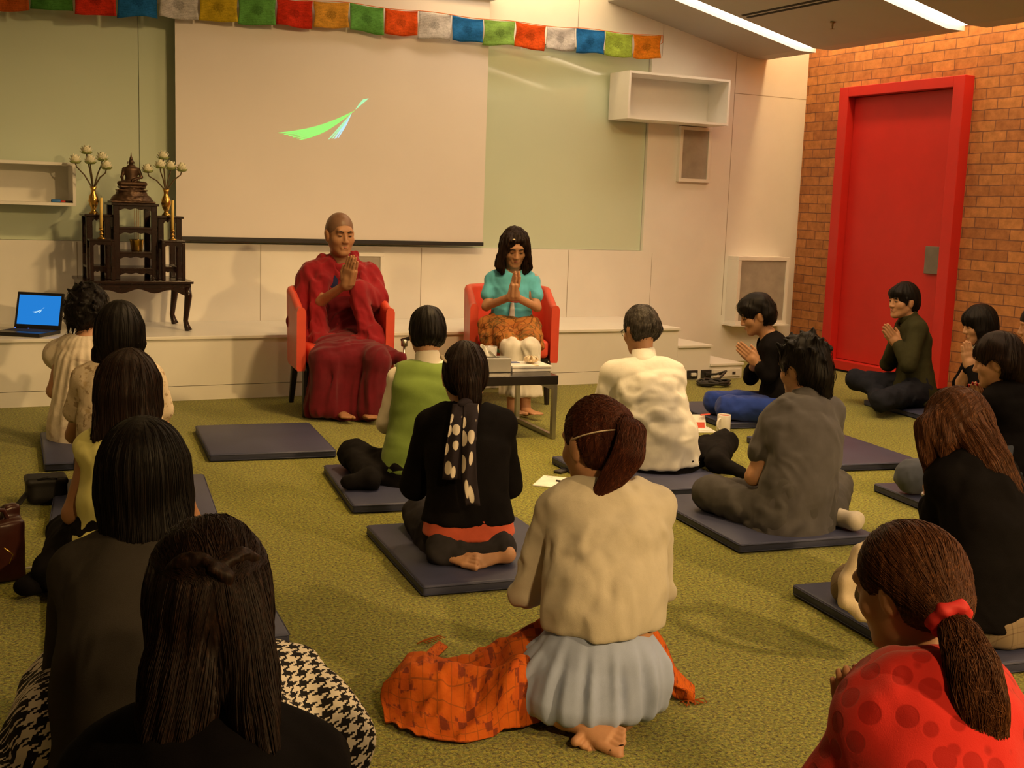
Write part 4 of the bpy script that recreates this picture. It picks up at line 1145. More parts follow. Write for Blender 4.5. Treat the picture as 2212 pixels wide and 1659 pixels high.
    def seiza(s, z=.05, spread=.11, fwd=.40, back=.10):
        """kneeling on the heels"""
        s.legs = []
        for q in (-1, 1):
            hip = s.P+s.r*q*.085-UP*.02; kn = s.tl(q*spread, fwd, 0)*V(1, 1, 0)+UP*(z+.055)
            an = s.tl(q*.06, -back, 0)*V(1, 1, 0)+UP*(z+.04)
            s.legs.append((hip, kn, an)); s.feet.append((an, unit(-s.f*.9+s.r*-q*.25), an+unit(-s.f+s.r*-q*.25)*.15-UP*.012))
    def cross(s, z=.05, w=.30, fwd=.26):
        s.legs = []
        for q in (-1, 1):
            hip = s.P+s.r*q*.09-UP*.01; kn = s.tl(q*w, fwd, 0)*V(1, 1, 0)+UP*(z+.11)
            an = s.tl(-q*.13, fwd+.06 if q > 0 else fwd-.04, 0)*V(1, 1, 0)+UP*(z+.055)
            s.legs.append((hip, kn, an)); s.feet.append((an, None, an+s.r*-q*.13+s.f*.05-UP*.01))
    def leg_solid(s, sol, rh=.085, rk=.058, ra=.036, k=.03):
        for hip, kn, an in s.legs:
            sol.add(cap(hip, kn, rh, rk), .05); sol.add(cap(kn, an, rk*.95, ra), k)
    def foot(s, sol, an, toe, upv=UP, k=1.0):
        d = unit(toe-an); side = unit(np.cross(d, upv)); nrm = np.cross(side, d)
        sol.add(ell(an+d*.005*k, V(.030, .036, .030)*k, np.stack([side, d, nrm], 1)), .015)
        sol.add(loft([an, an+d*.06*k, an+d*.118*k], [.027*k, .032*k, .040*k], [.030*k, .023*k, .0145*k], side), .02)
        for i, (o, ln, r_) in enumerate(((-.029, .056, .0128), (-.010, .050, .0092), (.0045, .045, .0088), (.0180, .038, .0082), (.0300, .031, .0078))):
            a = an+d*.112*k+side*o*k; b = a+d*ln*k+side*o*.12*k; sol.add(cap(a, b, r_*.92*k, r_*k), .005)
def box_around(pts, m): P = np.array(pts); return P.min(0)-m, P.max(0)+m
def make_body(fig, root, mat, hand_box=True, face=True, feet=(), legs=True, ra=.043, h=.010, hh=.0045, extra=None, hands=True, gx=0, fbox=()):
    s = Solid()
    s.add(fig.torso(gx=-.008+gx, gy=-.008), .03)
    s.add(cap(fig.S[-1]+fig.r*.02, fig.S[1]-fig.r*.02, .052), .05)
    fig.arms(s, ra)
    if legs: fig.leg_solid(s, .064, .044, .030)
    fig.head(s)
    if hands:
        for q in (-1, 1): fig.hand(s, q)
    for i in feet: fig.foot(s, fig.feet[i][0], fig.feet[i][2])
    if extra: extra(s)
    bx = [box_around([fig.H], .150*fig.hs)+(hh,)]
    if hand_box: bx.append(box_around([fig.Wr[-1], fig.Wr[1], fig.hc+fig.fd*.10], .035)+(.0032,))
    for a_, t_ in fbox: bx.append(box_around([a_, t_], .05)+(.0034,))
    return solid_obj('body', s, mat, root, h, 1, bx)
def small(root, name, mat, prims, h=.0022, k=.003):
    s = Solid()
    for p in prims: s.add(p, k)
    return solid_obj(name, s, mat, root, h, 0)
def face_parts(fig, root, openness=.35, brow=M_line, lips=M_lip, down=.0):
    h = fig.hl; k = fig.hs
    for q in (-1, 1):
        small(root, 'eye', M_line, [cap(h(q*.019, .0845, .003-down), h(q*.031, .0885, .0035-down), .0021*k, .0030*k), cap(h(q*.031, .0885, .0035-down), h(q*.044, .0800, .004-down), .0030*k, .0018*k)])
        small(root, 'eyebrow', brow, [cap(h(q*.014, .0915, .026), h(q*.030, .0925, .0305), .0036*k), cap(h(q*.030, .0925, .0305), h(q*.050, .0790, .027), .0036*k, .002*k)])
    small(root, 'lips', lips, [cap(h(-.020, .085, -.0645), h(0, .0925, -.062), .0032*k, .0055*k), cap(h(0, .0925, -.062), h(.020, .085, -.0645), .0055*k, .0032*k),
                               cap(h(-.015, .0855, -.0725), h(.015, .0855, -.0725), .0062*k)])
# ---- clothes
def shirt(fig, root, name, mat, prof=None, sleeve='long', gx=.016, gy=.016, arm=.055, cuff=.04, amp=.004, seed=1, h=.0065, neck=(.068, .064, .05), neck_o=(0, .025, .045), hem=None, extra=None, shoulder=.062, ends=(1, 1), rx=1, k=.014, short=.56, fold=.008, fdirs=None):
    s = Solid()
    s.add(fig.torso(gx, gy, prof=prof), .03)
    s.add(cap(fig.S[-1]+fig.r*.015, fig.S[1]-fig.r*.015, shoulder), .05)
    s.add(cap(lerp(fig.S[-1], fig.N, .5), lerp(fig.S[1], fig.N, .5), shoulder*.95), .04)
    for q, e in zip((-1, 1), ends):
        if sleeve == 'none': continue
        if sleeve in ('short', 'cap'):
            en = lerp(fig.S[q], fig.E[q], short if sleeve == 'short' else .4)
            s.add(cap(fig.S[q]-fig.r*q*.02, en, arm*1.05, arm), k)
        else:
            s.add(cap(fig.S[q]-fig.r*q*.02, fig.E[q], arm*1.05, arm*.95), k)
            w = lerp(fig.E[q], fig.Wr[q], .92 if sleeve == 'long' else .45)
            s.add(cap(fig.E[q], w, arm*.95, cuff), k*.8)
    if extra: extra(s)
    if hem is not None: s.cut(hem[0], hem[1], .012)
    if neck: s.sub(ell(fig.N+fig.r*neck_o[0]+fig.f*neck_o[1]+UP*neck_o[2], V(*neck), fig.BR()), .015)
    if amp: s.disp(wob(seed, amp*.6, (22, 22, 14)))
    if fold:
        for i, (dv, pr, kk) in enumerate(fdirs or [((.45, 0, 1), .085, .6), ((-.5, .2, 1), .06, .45), ((1, .3, .35), .05, .35)]): s.disp(folds(seed*7+i, fold*kk, dv, pr, 3.5))
    return solid_obj(name, s, mat, root, h, rx)
def trousers(fig, root, name, mat, rh=.098, rk=.070, ra=.050, amp=.004, seed=3, h=.009, pel=(.175, .13), extra=None, zc=None, cutz=None, t1=.26):
    s = Solid()
    if t1 is not None: s.add(fig.torso(.012, .012, t1=t1), .04)
    fig.leg_solid(s, rh, rk, ra, .03)
    if extra: extra(s)
    if cutz is not None: s.cut(V(0, 0, cutz), V(0, 0, -1), .01)
    if amp: s.disp(folds(seed, .010, (.8, .3, .2), .06, 2.0)); s.disp(folds(seed+1, .007, (.1, .8, .5), .045, 2.0))
    return solid_obj(name, s, mat, root, h, 1)
# ---- hair
def vnormals(v, q):
    n = np.zeros_like(v)
    fn = np.cross(v[q[:, 2]]-v[q[:, 0]], v[q[:, 3]]-v[q[:, 1]])
    for i in range(4): np.add.at(n, q[:, i], fn)
    return n/np.maximum(np.linalg.norm(n, axis=1), 1e-9)[:, None]
def strands(v, q, n, dirfn, L=.2, seg=12, rad=.0010, off=.0008, seed=0, ok=None, jit=.14, lift=.002):
    rng = np.random.default_rng(seed)
    N = vnormals(v, q)
    idx = np.arange(len(v)) if ok is None else np.nonzero(ok(v))[0]
    if not len(idx): return np.zeros((0, 3)), np.zeros((0, 4), int)
    kd = kdtree.KDTree(len(v))
    for i, p in enumerate(v): kd.insert(p, i)
    kd.balance()
    VS, QS, base = [], [], 0
    for i in rng.choice(idx, n):
        p = v[i]+N[i]*off; nr = N[i]; path = [p]; nrm = [nr]
        ln = L*rng.uniform(.6, 1.25); st = ln/seg; w = rng.normal(0, jit, 3); lf = lift*rng.uniform(0, 1)
        for k in range(seg):
            d = np.asarray(dirfn(p), float)+w*.3*math.sin(k*.7+w[0]*9)
            d = d-nr*np.dot(d, nr); m = np.linalg.norm(d)
            if m < 1e-4: break
            p = p+d/m*st
            co, j, dist = kd.find(p)
            if dist > .03: 
                path.append(p); nrm.append(nr); continue
            nr = N[j]; p = p-nr*(np.dot(p-v[j], nr)-off-lf*math.sin(math.pi*k/seg))
            path.append(p); nrm.append(nr)
        m = len(path)
        if m < 4: continue
        path = np.array(path); t = np.gradient(path, axis=0); t /= np.maximum(np.linalg.norm(t, axis=1), 1e-9)[:, None]
        nn = np.array(nrm); s_ = np.cross(t, nn); s_ /= np.maximum(np.linalg.norm(s_, axis=1), 1e-9)[:, None]; nn = np.cross(s_, t)
        r = rad*np.sin(np.linspace(.35, 2.9, m))[:, None]*rng.uniform(.7, 1.4)
        ring = np.stack([path+s_*r, path+nn*r, path-s_*r, path-nn*r], 1).reshape(-1, 3)
        VS.append(ring); a = base+np.arange(m-1)[:, None]*4+np.arange(4)[None]; b = base+np.arange(m-1)[:, None]*4+(np.arange(4)[None]+1) % 4
        QS.append(np.stack([a, b, b+4, a+4], 2).reshape(-1, 4)); base += 4*m
    return np.concatenate(VS), np.concatenate(QS)
def hair_obj(root, sol, mat, h=.006, rx=1, strand=None, name='hair'):
    """strand: list of dicts for strands()"""
    v, q = sol.mesh(h); v = relax(v, q, rx)
    vs, qs, n = [v], [q], len(v)
    for kw in (strand or []):
        a, b = strands(v, q, **kw); vs.append(a); qs.append(b+n); n += len(a)
    o = link_mesh(name, np_mesh(name, np.concatenate(vs), np.concatenate(qs)), mat, None, True)
    if root is not None: world_child(o, root)
    return o
def groove(fig, amp, n=46, seed=0):
    """fine ridges that run from the crown down"""
    c = fig.hl(0, -.03, .06); r_, f_, u_ = fig.hr, fig.hf, fig.hu
    ph = np.random.default_rng(seed).uniform(0, 6, 3)
    def fn(x, y, z):
        X = (x-c[0])*r_[0]+(y-c[1])*r_[1]+(z-c[2])*r_[2]; Y = (x-c[0])*f_[0]+(y-c[1])*f_[1]+(z-c[2])*f_[2]; Z = (x-c[0])*u_[0]+(y-c[1])*u_[1]+(z-c[2])*u_[2]
        a = np.arctan2(X, -Y+.02)
        return amp*(np.sin(a*n+2*np.sin(Z*16+ph[0])+ph[1])*.6+np.sin(a*n*.43+3*np.sin(Z*9+ph[2]))*.6)
    return fn
def hair_cap(fig, s, g=.012, low=-.03, face=True, fringe=.045, extra_back=0.0):
    k = fig.hs; R = fig.HR()
    s.add(ell(fig.hl(0, -.020, .034), V(.078+g, .098+g, .094+g)*k, R), .02)
    s.add(ell(fig.hl(0, -.045-extra_back, -.01), V(.074+g, .072+g, .07+g)*k, R), .03)
    if face:
        s.sub(ell(fig.hl(0, .105, fringe-.105), V(.069, .085, .105)*k, R), .012)
        for q in (-1, 1): s.sub(ell(fig.hl(q*.085, .004, -.035), V(.035, .042, .048)*k, R), .01)
def down(p): return (0, 0, -1)
def person(fig, label, group=None):
    return empty('person', (fig.P[0], fig.P[1], 0), label, 'person', group)
def flat(p, z=0.0): return V(p[0], p[1], z)
KNEE = V(0, 0, 0)

# ================================================================ robed man on the left chair
M_zen = cloth('crimson_shawl', (.27, .012, .020), .2, folds=.4); M_robe = cloth('maroon_robe', (.135, .007, .014), .25, folds=.35); M_blue_in = cloth('dark_blue_shirt', (.018, .022, .085)); M_stub = skin_mat('shaved_scalp', (.19, .105, .065), .40)
d0 = 7.85
g = Fig(at(748, 742, d0), at(733, 572, d0+.02), at(735, 507, d0-.05), 186, haz=178, hp=6, sh=.17, hs=1.10, hands=(0, 0, 0))
g.hc = at(757, 585, d0-.34); g.fd = unit(V(.10, -.30, .95)); g.sd = unit(V(.1, .85, .4)-g.fd*np.dot(V(.1, .85, .4), g.fd))
g.pr = unit(g.r+g.f*.75); g.pr = unit(g.pr-g.fd*np.dot(g.pr, g.fd)); g.sd = np.cross(g.fd, g.pr); g.sd = g.sd if np.dot(g.sd, -g.f) > 0 else -g.sd
g.Wr = {q: g.hc-g.fd*.09+g.pr*q*.0140 for q in (-1, 1)}
g.E = {1: at(692, 652, d0-.14), -1: at(806, 648, d0-.09)}
monk = g; root = person(g, 'shaven headed man in crimson robes seated in the left red chair with palms together')
def feet_extra(s):
    for px, dx in ((782, .10), (735, -.02)):
        a = at(px, 876, 7.45); a[2] = .045; tt = a+unit(V(dx, -.8, 0))*.15; g.foot(s, a, tt, k=1.05)
        s.add(cap(a, a+V(0, .03, .10), .036, .045), .02)
g.legs = []
make_body(g, root, SKIN_D, extra=feet_extra, h=.010, ra=.040, gx=-.004)
face_parts(g, root)
s = Solid(); hair_cap(g, s, g=.0022, fringe=.062); solid_obj('stubble_hair', s, M_stub, root, .005, 1)
shirt(g, root, 'undershirt', M_blue_in, sleeve='none', gx=.002, gy=.006, amp=0, neck=(.06, .085, .10), neck_o=(.0, .06, .02), shoulder=.052, fold=.006)
# pleated skirt part of the robe, over the lap and down to the carpet
s = Solid()
s.add(loft([g.spine(-.1), g.spine(.25), g.spine(.52), g.spine(.72)], [.20, .185, .165, .12], [.15, .135, .115, .085], g.r), .03)
kk = []
for q, px in ((1, 700), (-1, 815)):
    kn = at(px, 778, d0-.46); an = at(px+(2 if q > 0 else -20), 868, d0-.42); kk.append(kn)
    s.add(cap(g.P+g.r*q*.10-UP*.03, kn, .115, .082), .05); s.add(cap(kn, flat(an, .08), .080, .088), .04)
k0 = lerp(kk[0], kk[1], .5)
s.add(loft([k0+V(0, .05, -.01), flat(k0, .28)+V(-.01, .09, 0), flat(k0, .05)+V(-.03, .12, 0)], [.155, .185, .215], [.07, .09, .13], g.r), .06)
s.add(loft([g.P+UP*.01+g.f*.05, k0+UP*.035-g.f*.06], [.20, .155], [.10, .07], g.r), .05)
s.add(cap(at(820, 762, d0-.20), at(866, 775, d0-.34), .06, .032), .05); s.add(cap(at(866, 772, d0-.34), at(868, 792, d0-.34), .03, .018), .03)
s.cut(V(0, 0, .012), V(0, 0, -1), .015)
s.disp(folds(31, .030, (.05, 0, 1), .055, 7, .25, where=lambda x, y, z: np.clip((.50-z)*4, 0, 1)))
s.disp(folds(32, .018, (1, -.1, .25), .05, 5, .4, where=lambda x, y, z: np.clip((z-.36)*8, 0, 1)))
solid_obj('robe', s, M_robe, root, .007, 1)
# wrapped bodice under the shawl, crossing the chest
s = Solid(); s.add(g.torso(.016, .020, t1=.93), .03); s.add(cap(g.S[-1]+g.r*.02, g.S[1]-g.r*.02, .062), .05)
s.sub(ell(at(722, 594, d0-.13), V(.050, .10, .095)), .02); s.sub(ell(g.N+UP*.07-g.f*-.02, V(.066, .075, .09)), .015)
s.disp(folds(36, .010, (.7, 0, -.7), .035, 6, .2)); solid_obj('bodice', s, M_zen, root, .006, 1)
# shawl round the shoulders with its front bands
s = Solid()
s.add(loft([at(735, 735, d0+.04), at(733, 668, d0+.05), at(733, 615, d0+.04), at(733, 596, d0+.03)], [.235, .240, .215, .14], [.150, .150, .125, .085], g.r), .03)
s.add(cap(g.S[1]+g.r*.02-UP*.01, g.S[-1]-g.r*.02-UP*.01, .080), .05)
s.sub(ell(at(728, 640, d0-.20), V(.105, .16, .23)), .03)                                # open front
s.add(cap(at(668, 604, d0-.02), at(652, 690, d0-.06), .080, .088), .04); s.add(cap(at(652, 690, d0-.06), at(668, 745, d0-.12), .085, .07), .04)
s.add(loft([at(700, 556, d0-.01), at(692, 600, d0-.10), at(683, 660, d0-.13), at(690, 725, d0-.17)], [.040, .050, .048, .05], [.035, .035, .035, .04], g.r), .02)    # band on the right side
s.add(cap(at(800, 596, d0-.02), at(812, 645, d0-.08), .080, .085), .03)
s.add(cap(at(812, 645, d0-.08), at(776, 628, d0-.24), .082, .058), .03)                # sleeve over the left forearm
s.add(loft([at(776, 622, d0-.25), at(778, 660, d0-.25), at(788, 705, d0-.24), at(815, 738, d0-.24)], [.050, .060, .065, .075], [.045, .05, .05, .045], g.r), .02)
s.add(loft([at(762, 552, d0-.02), at(776, 585, d0-.09), at(786, 612, d0-.11)], [.042, .050, .05], [.035, .04, .04], g.r), .02)
s.add(cap(at(690, 738, d0-.2), at(800, 748, d0-.27), .05, .055), .04)
s.sub(ell(g.N+UP*.075-g.f*.0, V(.085, .10, .095)), .03)
s.chain([g.N+g.r*.080*math.cos(a)-g.f*(.062*math.sin(a)-.01)+UP*(.010+.030*max(0, math.sin(a))) for a in np.linspace(-.75, math.pi+.75, 12)], [.022]+[.032]*10+[.022], .03)
s.disp(folds(33, .018, (.42, .1, -.9), .060, 7, .3)); s.disp(folds(34, .010, (-.35, 0, .94), .040, 6, .3)); s.disp(folds(35, .009, (.9, .1, -.4), .05, 4, .3, where=lambda x, y, z: np.clip((.80-z)*6, 0, 1)))
s.sub(cap(lerp(g.E[1], g.Wr[1], .38), g.Wr[1]+g.fd*.05, .046, .036), .008)
solid_obj('shawl', s, M_zen, root, .0062, 1)

# ================================================================ woman in turquoise on the right chair
M_turq = cloth('turquoise_cotton', (.12, .50, .66), .12, folds=.25); M_lace = cloth('white_trousers', (.70, .67, .60), .12); M_under = cloth('white_top', (.78, .74, .70))
def mat_batik(name, c0, c1, c2):
    m, t, b = base_mat(name, rough=.85, spec=.15)
    v = t.co(); n = t.noise(v, 11, 4, .6)
    w = t.new('ShaderNodeTexVoronoi', feature='DISTANCE_TO_EDGE'); w.inputs['Scale'].default_value = 16; t.link(v, w.inputs['Vector'])
    c = t.ramp(n, [(.38, c0), (.52, c1), (.60, c2), (.66, c0)])
    c = t.mix(t.ramp(w.outputs[0], [(.02, (.75, .75, .75)), (.06, (0, 0, 0))]), c, [x*.25 for x in c0])
    t.link(c, b.inputs['Base Color']); t.link(t.bump(t.noise(v, 30, 4), .4, .006), b.inputs['Normal']); return m
M_batik = mat_batik('brown_batik', (.36, .12, .03), (.42, .17, .04), (.14, .09, .03))
d0 = 8.15
g = Fig(at(1102, 712, d0), at(1108, 592, d0), at(1112, 535, d0-.08), 203, haz=196, hp=24, sh=.155, hs=1.0)
g.hc = at(1113, 616, d0-.27); g.fd = unit(V(.03, -.25, .96)); g.sd = unit(V(.1, .85, .3)-g.fd*np.dot(V(.1, .85, .3), g.fd))
g.Wr = {q: g.hc-g.fd*.08+g.r*q*.0130 for q in (-1, 1)}
g.E = {1: at(1050, 662, d0-.06), -1: at(1160, 664, d0-.06)}
lady = g; root = person(g, 'dark haired woman in a turquoise jacket seated in the right red chair with palms together')
def feet_extra(s):
    for px, tx_ in ((1107, -.02), (1136, .10)):
        a = at(px, 868, 7.78); a[2] = .045; tt = a+unit(V(tx_, -1, 0))*.15; g.foot(s, a, tt, k=.9)
        s.add(cap(a, a+V(0, .02, .2), .032, .042), .02)
make_body(g, root, SKIN, extra=feet_extra, ra=.034)
face_parts(g, root, down=.003)
for q in (-1, 1): pass
shirt(g, root, 'jacket', M_turq, prof=[(-.12, .155, .115), (.1, .145, .108), (.35, .128, .095), (.7, .142, .10), (.88, .13, .085), (.98, .07, .06)], sleeve='short', gx=.010, gy=.012, arm=.047, seed=5, amp=.002, shoulder=.052, fold=.010,
      neck=(.052, .06, .05), neck_o=(0, .03, .05))
s = Solid(); s.add(loft([g.N+g.f*.055-UP*.05, g.spine(.5)+g.f*.112, g.spine(.1)+g.f*.135, g.spine(-.08)+g.f*.14], [.010, .012, .030, .042], [.012, .012, .012, .012], g.r), .01); solid_obj('white_top', s, M_under, root, .005, 1)
mb = MB(); mb.tube([g.N+g.f*.075-UP*.045, g.N+g.f*.10-UP*.11], .004, 6); world_child(mb.build('necklace', M_chrome, smooth=True), root)
s = Solid()
for q, px in ((1, 1103), (-1, 1145)):
    kn = at(px, 752, d0-.42); an = at(px+2, 850, d0-.38)
    s.add(cap(g.P+g.r*q*.09, kn, .085, .062), .03); s.add(cap(kn, flat(an, .16), .062, .082), .02)
s.cut(V(0, 0, .14), V(0, 0, -1), .01); s.disp(folds(9, .016, (.1, 0, 1), .04, 4))
solid_obj('trousers', s, M_lace, root, .008, 2)
s = Solid()
s.add(cap(at(1052, 706, d0-.10), at(1150, 706, d0-.12), .066, .066), .05)
for q, px in ((1, 1095), (-1, 1143)):
    s.add(cap(g.P+g.r*q*.10+UP*.02, at(px, 735, d0-.36), .095, .070), .04)
s.add(cap(at(1050, 728, d0-.14), at(1062, 755, d0-.30), .055, .03), .05); s.add(cap(at(1158, 720, d0-.2), at(1168, 750, d0-.28), .04, .02), .04)
s.disp(folds(12, .016, (1, .2, .2), .055, 3.5)); s.disp(folds(13, .008, (.3, .8, .3), .04, 3))
solid_obj('lap_cloth', s, M_batik, root, .008, 2)
mb = MB(); w_ = g.Wr[-1]-g.fd*.03; mb.tube([w_+V(.03*math.cos(a), .03*math.sin(a), .006*math.sin(a)) for a in np.linspace(0, 2*math.pi, 17)], .0045, 6); world_child(mb.build('bracelet', plain('red_beads', (.25, .02, .02), .4), smooth=True), root)
s = Solid(); hair_cap(g, s, .013, face=False)
for q, w in ((-1, 1), (1, 1.1)):
    s.add(loft([g.hl(q*.050, .03, .085), g.hl(q*.076, .03, .02), g.H+(g.hr*q*.088*w)-UP*.065+g.f*.015, g.H+g.hr*q*.092*w-UP*.125+g.f*.01, g.H+g.hr*q*.078-UP*.165+g.f*.02], [.028, .022, .026, .032, .016], [.055, .052, .052, .045, .022], g.hr), .02)
s.add(loft([g.hl(0, -.05, .03), g.H-g.f*.07-UP*.05, g.H-g.f*.06-UP*.13], [.088, .090, .078], [.06, .05, .035], g.hr), .03)
s.sub(ell(g.hl(-.008, .118, -.034), V(.052, .078, .118), g.HR()), .02)
s.disp(groove(g, .0025, 30, 2)); s.disp(folds(14, .010, (.15, 0, 1), .022, 6, .6))
hair_obj(root, s, HBR, .005, 1, [dict(n=500, dirfn=down, L=.14, seed=4, rad=.0010)])
mb = MB(); mb.lathe([(0, .008), (.009, .006), (.010, 0), (0, -.002)], tuple(g.hl(.030, .085, .098)), 12); world_child(mb.build('hair_clip', plain('pale_clip', (.8, .7, .45), .4)), root)

# ================================================================ helper for seated people seen from behind
def back_hair_long(g, s, tip, w0=.085, w1=.09, dp=.05, mid=None):
    """a curtain of hair from the crown over the back to the point tip"""
    a = g.hl(0, -.055, .05); b = g.hl(0, -.095, -.03)
    pts = [a, b]+([mid] if mid is not None else [])+[tip]
    n = len(pts)
    s.add(loft(pts, [w0]+[w0*1.02]+[lerp(w0, w1, .6)]*(n-3)+[w1], [.06]+[dp]*(n-2)+[dp*.55], g.hr), .035)

# ================================================================ man in green vest
M_vest = cloth('green_knit', (.165, .25, .048), .12, weave=700, folds=.25); M_wshirt = cloth('white_shirting', (.80, .74, .62), .05, folds=.3); M_blackt = cloth('black_trouser', (.009, .008, .0085), .3)
d0 = 5.72
g = Fig(at(897, 1025, d0), at(924, 797, d0+.09), at(922, 720, d0+.13), 8, haz=14, hp=8, sh=.155, hs=1.0, hands=(0, .25, -.13), prof=[(-.16, .165, .125), (0, .17, .125), (.22, .155, .11), (.5, .14, .10), (.75, .155, .105), (.88, .14, .09), (.97, .075, .06)])
root = person(g, 'man with neat black hair in a green knit vest over a white shirt')
kL = at(762, 1010, d0+.20); kL[2] = .12; aL = at(800, 1060, d0-.20); aL[2] = .085
kR = at(960, 1040, d0+.45); kR[2] = .11; aR = at(830, 1040, d0+.12); aR[2] = .09
g.legs = [(g.P-g.r*.09, kL, aL), (g.P+g.r*.09, kR, aR)]
g.E[-1] = at(836, 912, d0+.08); g.Wr[-1] = at(872, 850, d0+.28)
make_body(g, root, SKIN_F); 
shirt(g, root, 'shirt', M_wshirt, sleeve='long', gx=.004, gy=.004, arm=.056, seed=21, amp=.004, hem=(g.P+UP*.04, -UP), fold=.012)
s = Solid(); s.add(loft([g.N+UP*.008, g.N+(g.hl(0, -.02, -.07)-g.N)*.55], [.070, .062], [.070, .062], g.r), .01); s.sub(ell(g.N+UP*.10+g.f*.03, V(.05, .05, .04)), .01); solid_obj('collar', s, M_wshirt, root, .005, 1)
s = Solid(); s.add(g.torso(.022, .022, t1=.93), .03); s.add(cap(g.S[-1]+g.r*.035, g.S[1]-g.r*.035, .066), .05)
s.sub(ell(g.N+UP*.055+g.f*.02, V(.078, .085, .055)), .015); s.cut(g.P+UP*.02, V(0, 0, -1), .02); s.disp(wob(22, .0045, (20, 20, 22)))
for q in (-1, 1): s.sub(cap(g.S[q]+g.r*q*.062-UP*.085, g.S[q]+g.r*q*.062+UP*.12, .058), .012)
solid_obj('knit_vest', s, M_vest, root, .007, 2)
M_trim = cloth('navy_trim', (.02, .022, .04))
mb = MB(); S_ = g.S[-1]; mb.tube([S_+g.r*.008+V(*(g.f*math.cos(a)*.088+UP*(math.sin(a)*.115-.045))) for a in np.linspace(0, 2*math.pi, 25)], .007, 6)
world_child(mb.build('armhole_trim', M_trim, smooth=True), root)
mb = MB(); mb.tube([g.N+UP*(.022-.012*math.cos(a))+g.r*.079*math.sin(a)-g.f*.080*math.cos(a) for a in np.linspace(-1.9, 1.9, 21)], .0055, 6); world_child(mb.build('neck_trim', M_trim, smooth=True), root)
def socks(s):
    for a, t in ((aL, at(742, 1085, d0-.22)), (aR, at(765, 1040, d0+.02))):
        t = flat(t, .075); s.add(cap(a, lerp(a, t, .8), .042, .036), .03)
trousers(g, root, 'trousers', M_blackt, extra=socks, amp=.006)
s = Solid(); hair_cap(g, s, .010, fringe=.05); s.add(ell(g.hl(0, -.058, -.028), V(.062, .056, .066), g.HR()), .03); s.cut(g.hl(0, -.05, -.070), unit(-g.hu-g.hf*.4), .03)
s.disp(groove(g, .002, 40, 4)); hair_obj(root, s, HB, .005, 1, [dict(n=200, dirfn=down, L=.08, seed=5)])

# ================================================================ woman with dotted scarf
def mat_dots(name, ground, dot, scale):
    m, t, b = base_mat(name, rough=.8, spec=.2)
    v = t.co('UV', (scale, scale*2.6, 1)); w = t.new('ShaderNodeTexVoronoi'); w.inputs['Scale'].default_value = 1; w.inputs['Randomness'].default_value = .55; t.link(v, w.inputs['Vector'])
    t.link(t.ramp(w.outputs['Distance'], [(.44, dot), (.47, ground)]), b.inputs['Base Color'])
    t.link(t.bump(t.noise(t.co(), 60, 3), .3, .004), b.inputs['Normal']); return m
M_dots = mat_dots('dotted_silk', (.022, .016, .022), (.70, .63, .54), 1.9)
M_blackk = cloth('black_knit', (.0065, .0055, .006), .3, weave=500); M_coral = cloth('coral_top', (.55, .10, .05)); M_peach = SKIN; M_ivory = cloth('ivory_band', (.62, .52, .38))
M_dgrey = cloth('charcoal_trouser', (.035, .032, .036), .3)
d0 = 4.48
g = Fig(at(1012, 1172, d0+.04), at(1006, 893, d0+.08), at(1004, 812, d0+.12), 18, haz=20, hp=12, sh=.150, hs=1.0, hands=(0, .24, -.12), prof=[(-.2, .17, .13), (-.05, .178, .135), (.15, .16, .115), (.4, .135, .10), (.7, .150, .105), (.88, .135, .088), (.97, .07, .058)])
g.seiza(MZ, .15, .42, .06)
root = person(g, 'woman in a black knit top with a dotted scarf hanging down her back')
g.feet = []
FT9 = ((at(952, 1224, 4.42), at(1040, 1246, 4.36)), (at(1095, 1220, 4.43), at(1028, 1226, 4.38)))
def soles(s):
    for a, t in FT9:
        a = V(a[0], a[1], MZ+.040); t = V(t[0], t[1], MZ+.030); g.foot(s, a, a+unit(t-a)*.15, upv=unit(g.f*.8-UP*.6), k=.9)
        s.add(cap(a, a+g.f*.10, .028, .032), .015)
make_body(g, root, SKIN, hand_box=False, extra=soles, legs=False, fbox=FT9, gx=-.025)
shirt(g, root, 'knit_top', M_blackk, sleeve='long', gx=.018, gy=.018, arm=.058, seed=31, hem=(at(1012, 1150, d0-.13), V(0, 0, -1)), amp=.004)
s = Solid(); s.add(g.torso(.012, .014, t0=-.3, t1=.3), .03); s.cut(at(1012, 1128, d0-.13), UP, .01); s.cut(at(1012, 1178, d0-.13), -UP, .01); solid_obj('coral_undershirt', s, M_coral, root, .006, 1)
g.legs = [(h_-UP*.075, k_, a_) for h_, k_, a_ in g.legs]
trousers(g, root, 'trousers', M_dgrey, rh=.080, rk=.072, t1=None, extra=lambda s: [s.add(cap(flat(g.P-g.r*.105-g.f*.075, MZ+.052), flat(g.P+g.r*.105-g.f*.075, MZ+.052), .068), .03), s.add(cap(flat(g.P-g.r*.08+g.f*.05, MZ+.10), flat(g.P+g.r*.08+g.f*.05, MZ+.10), .095), .04)])
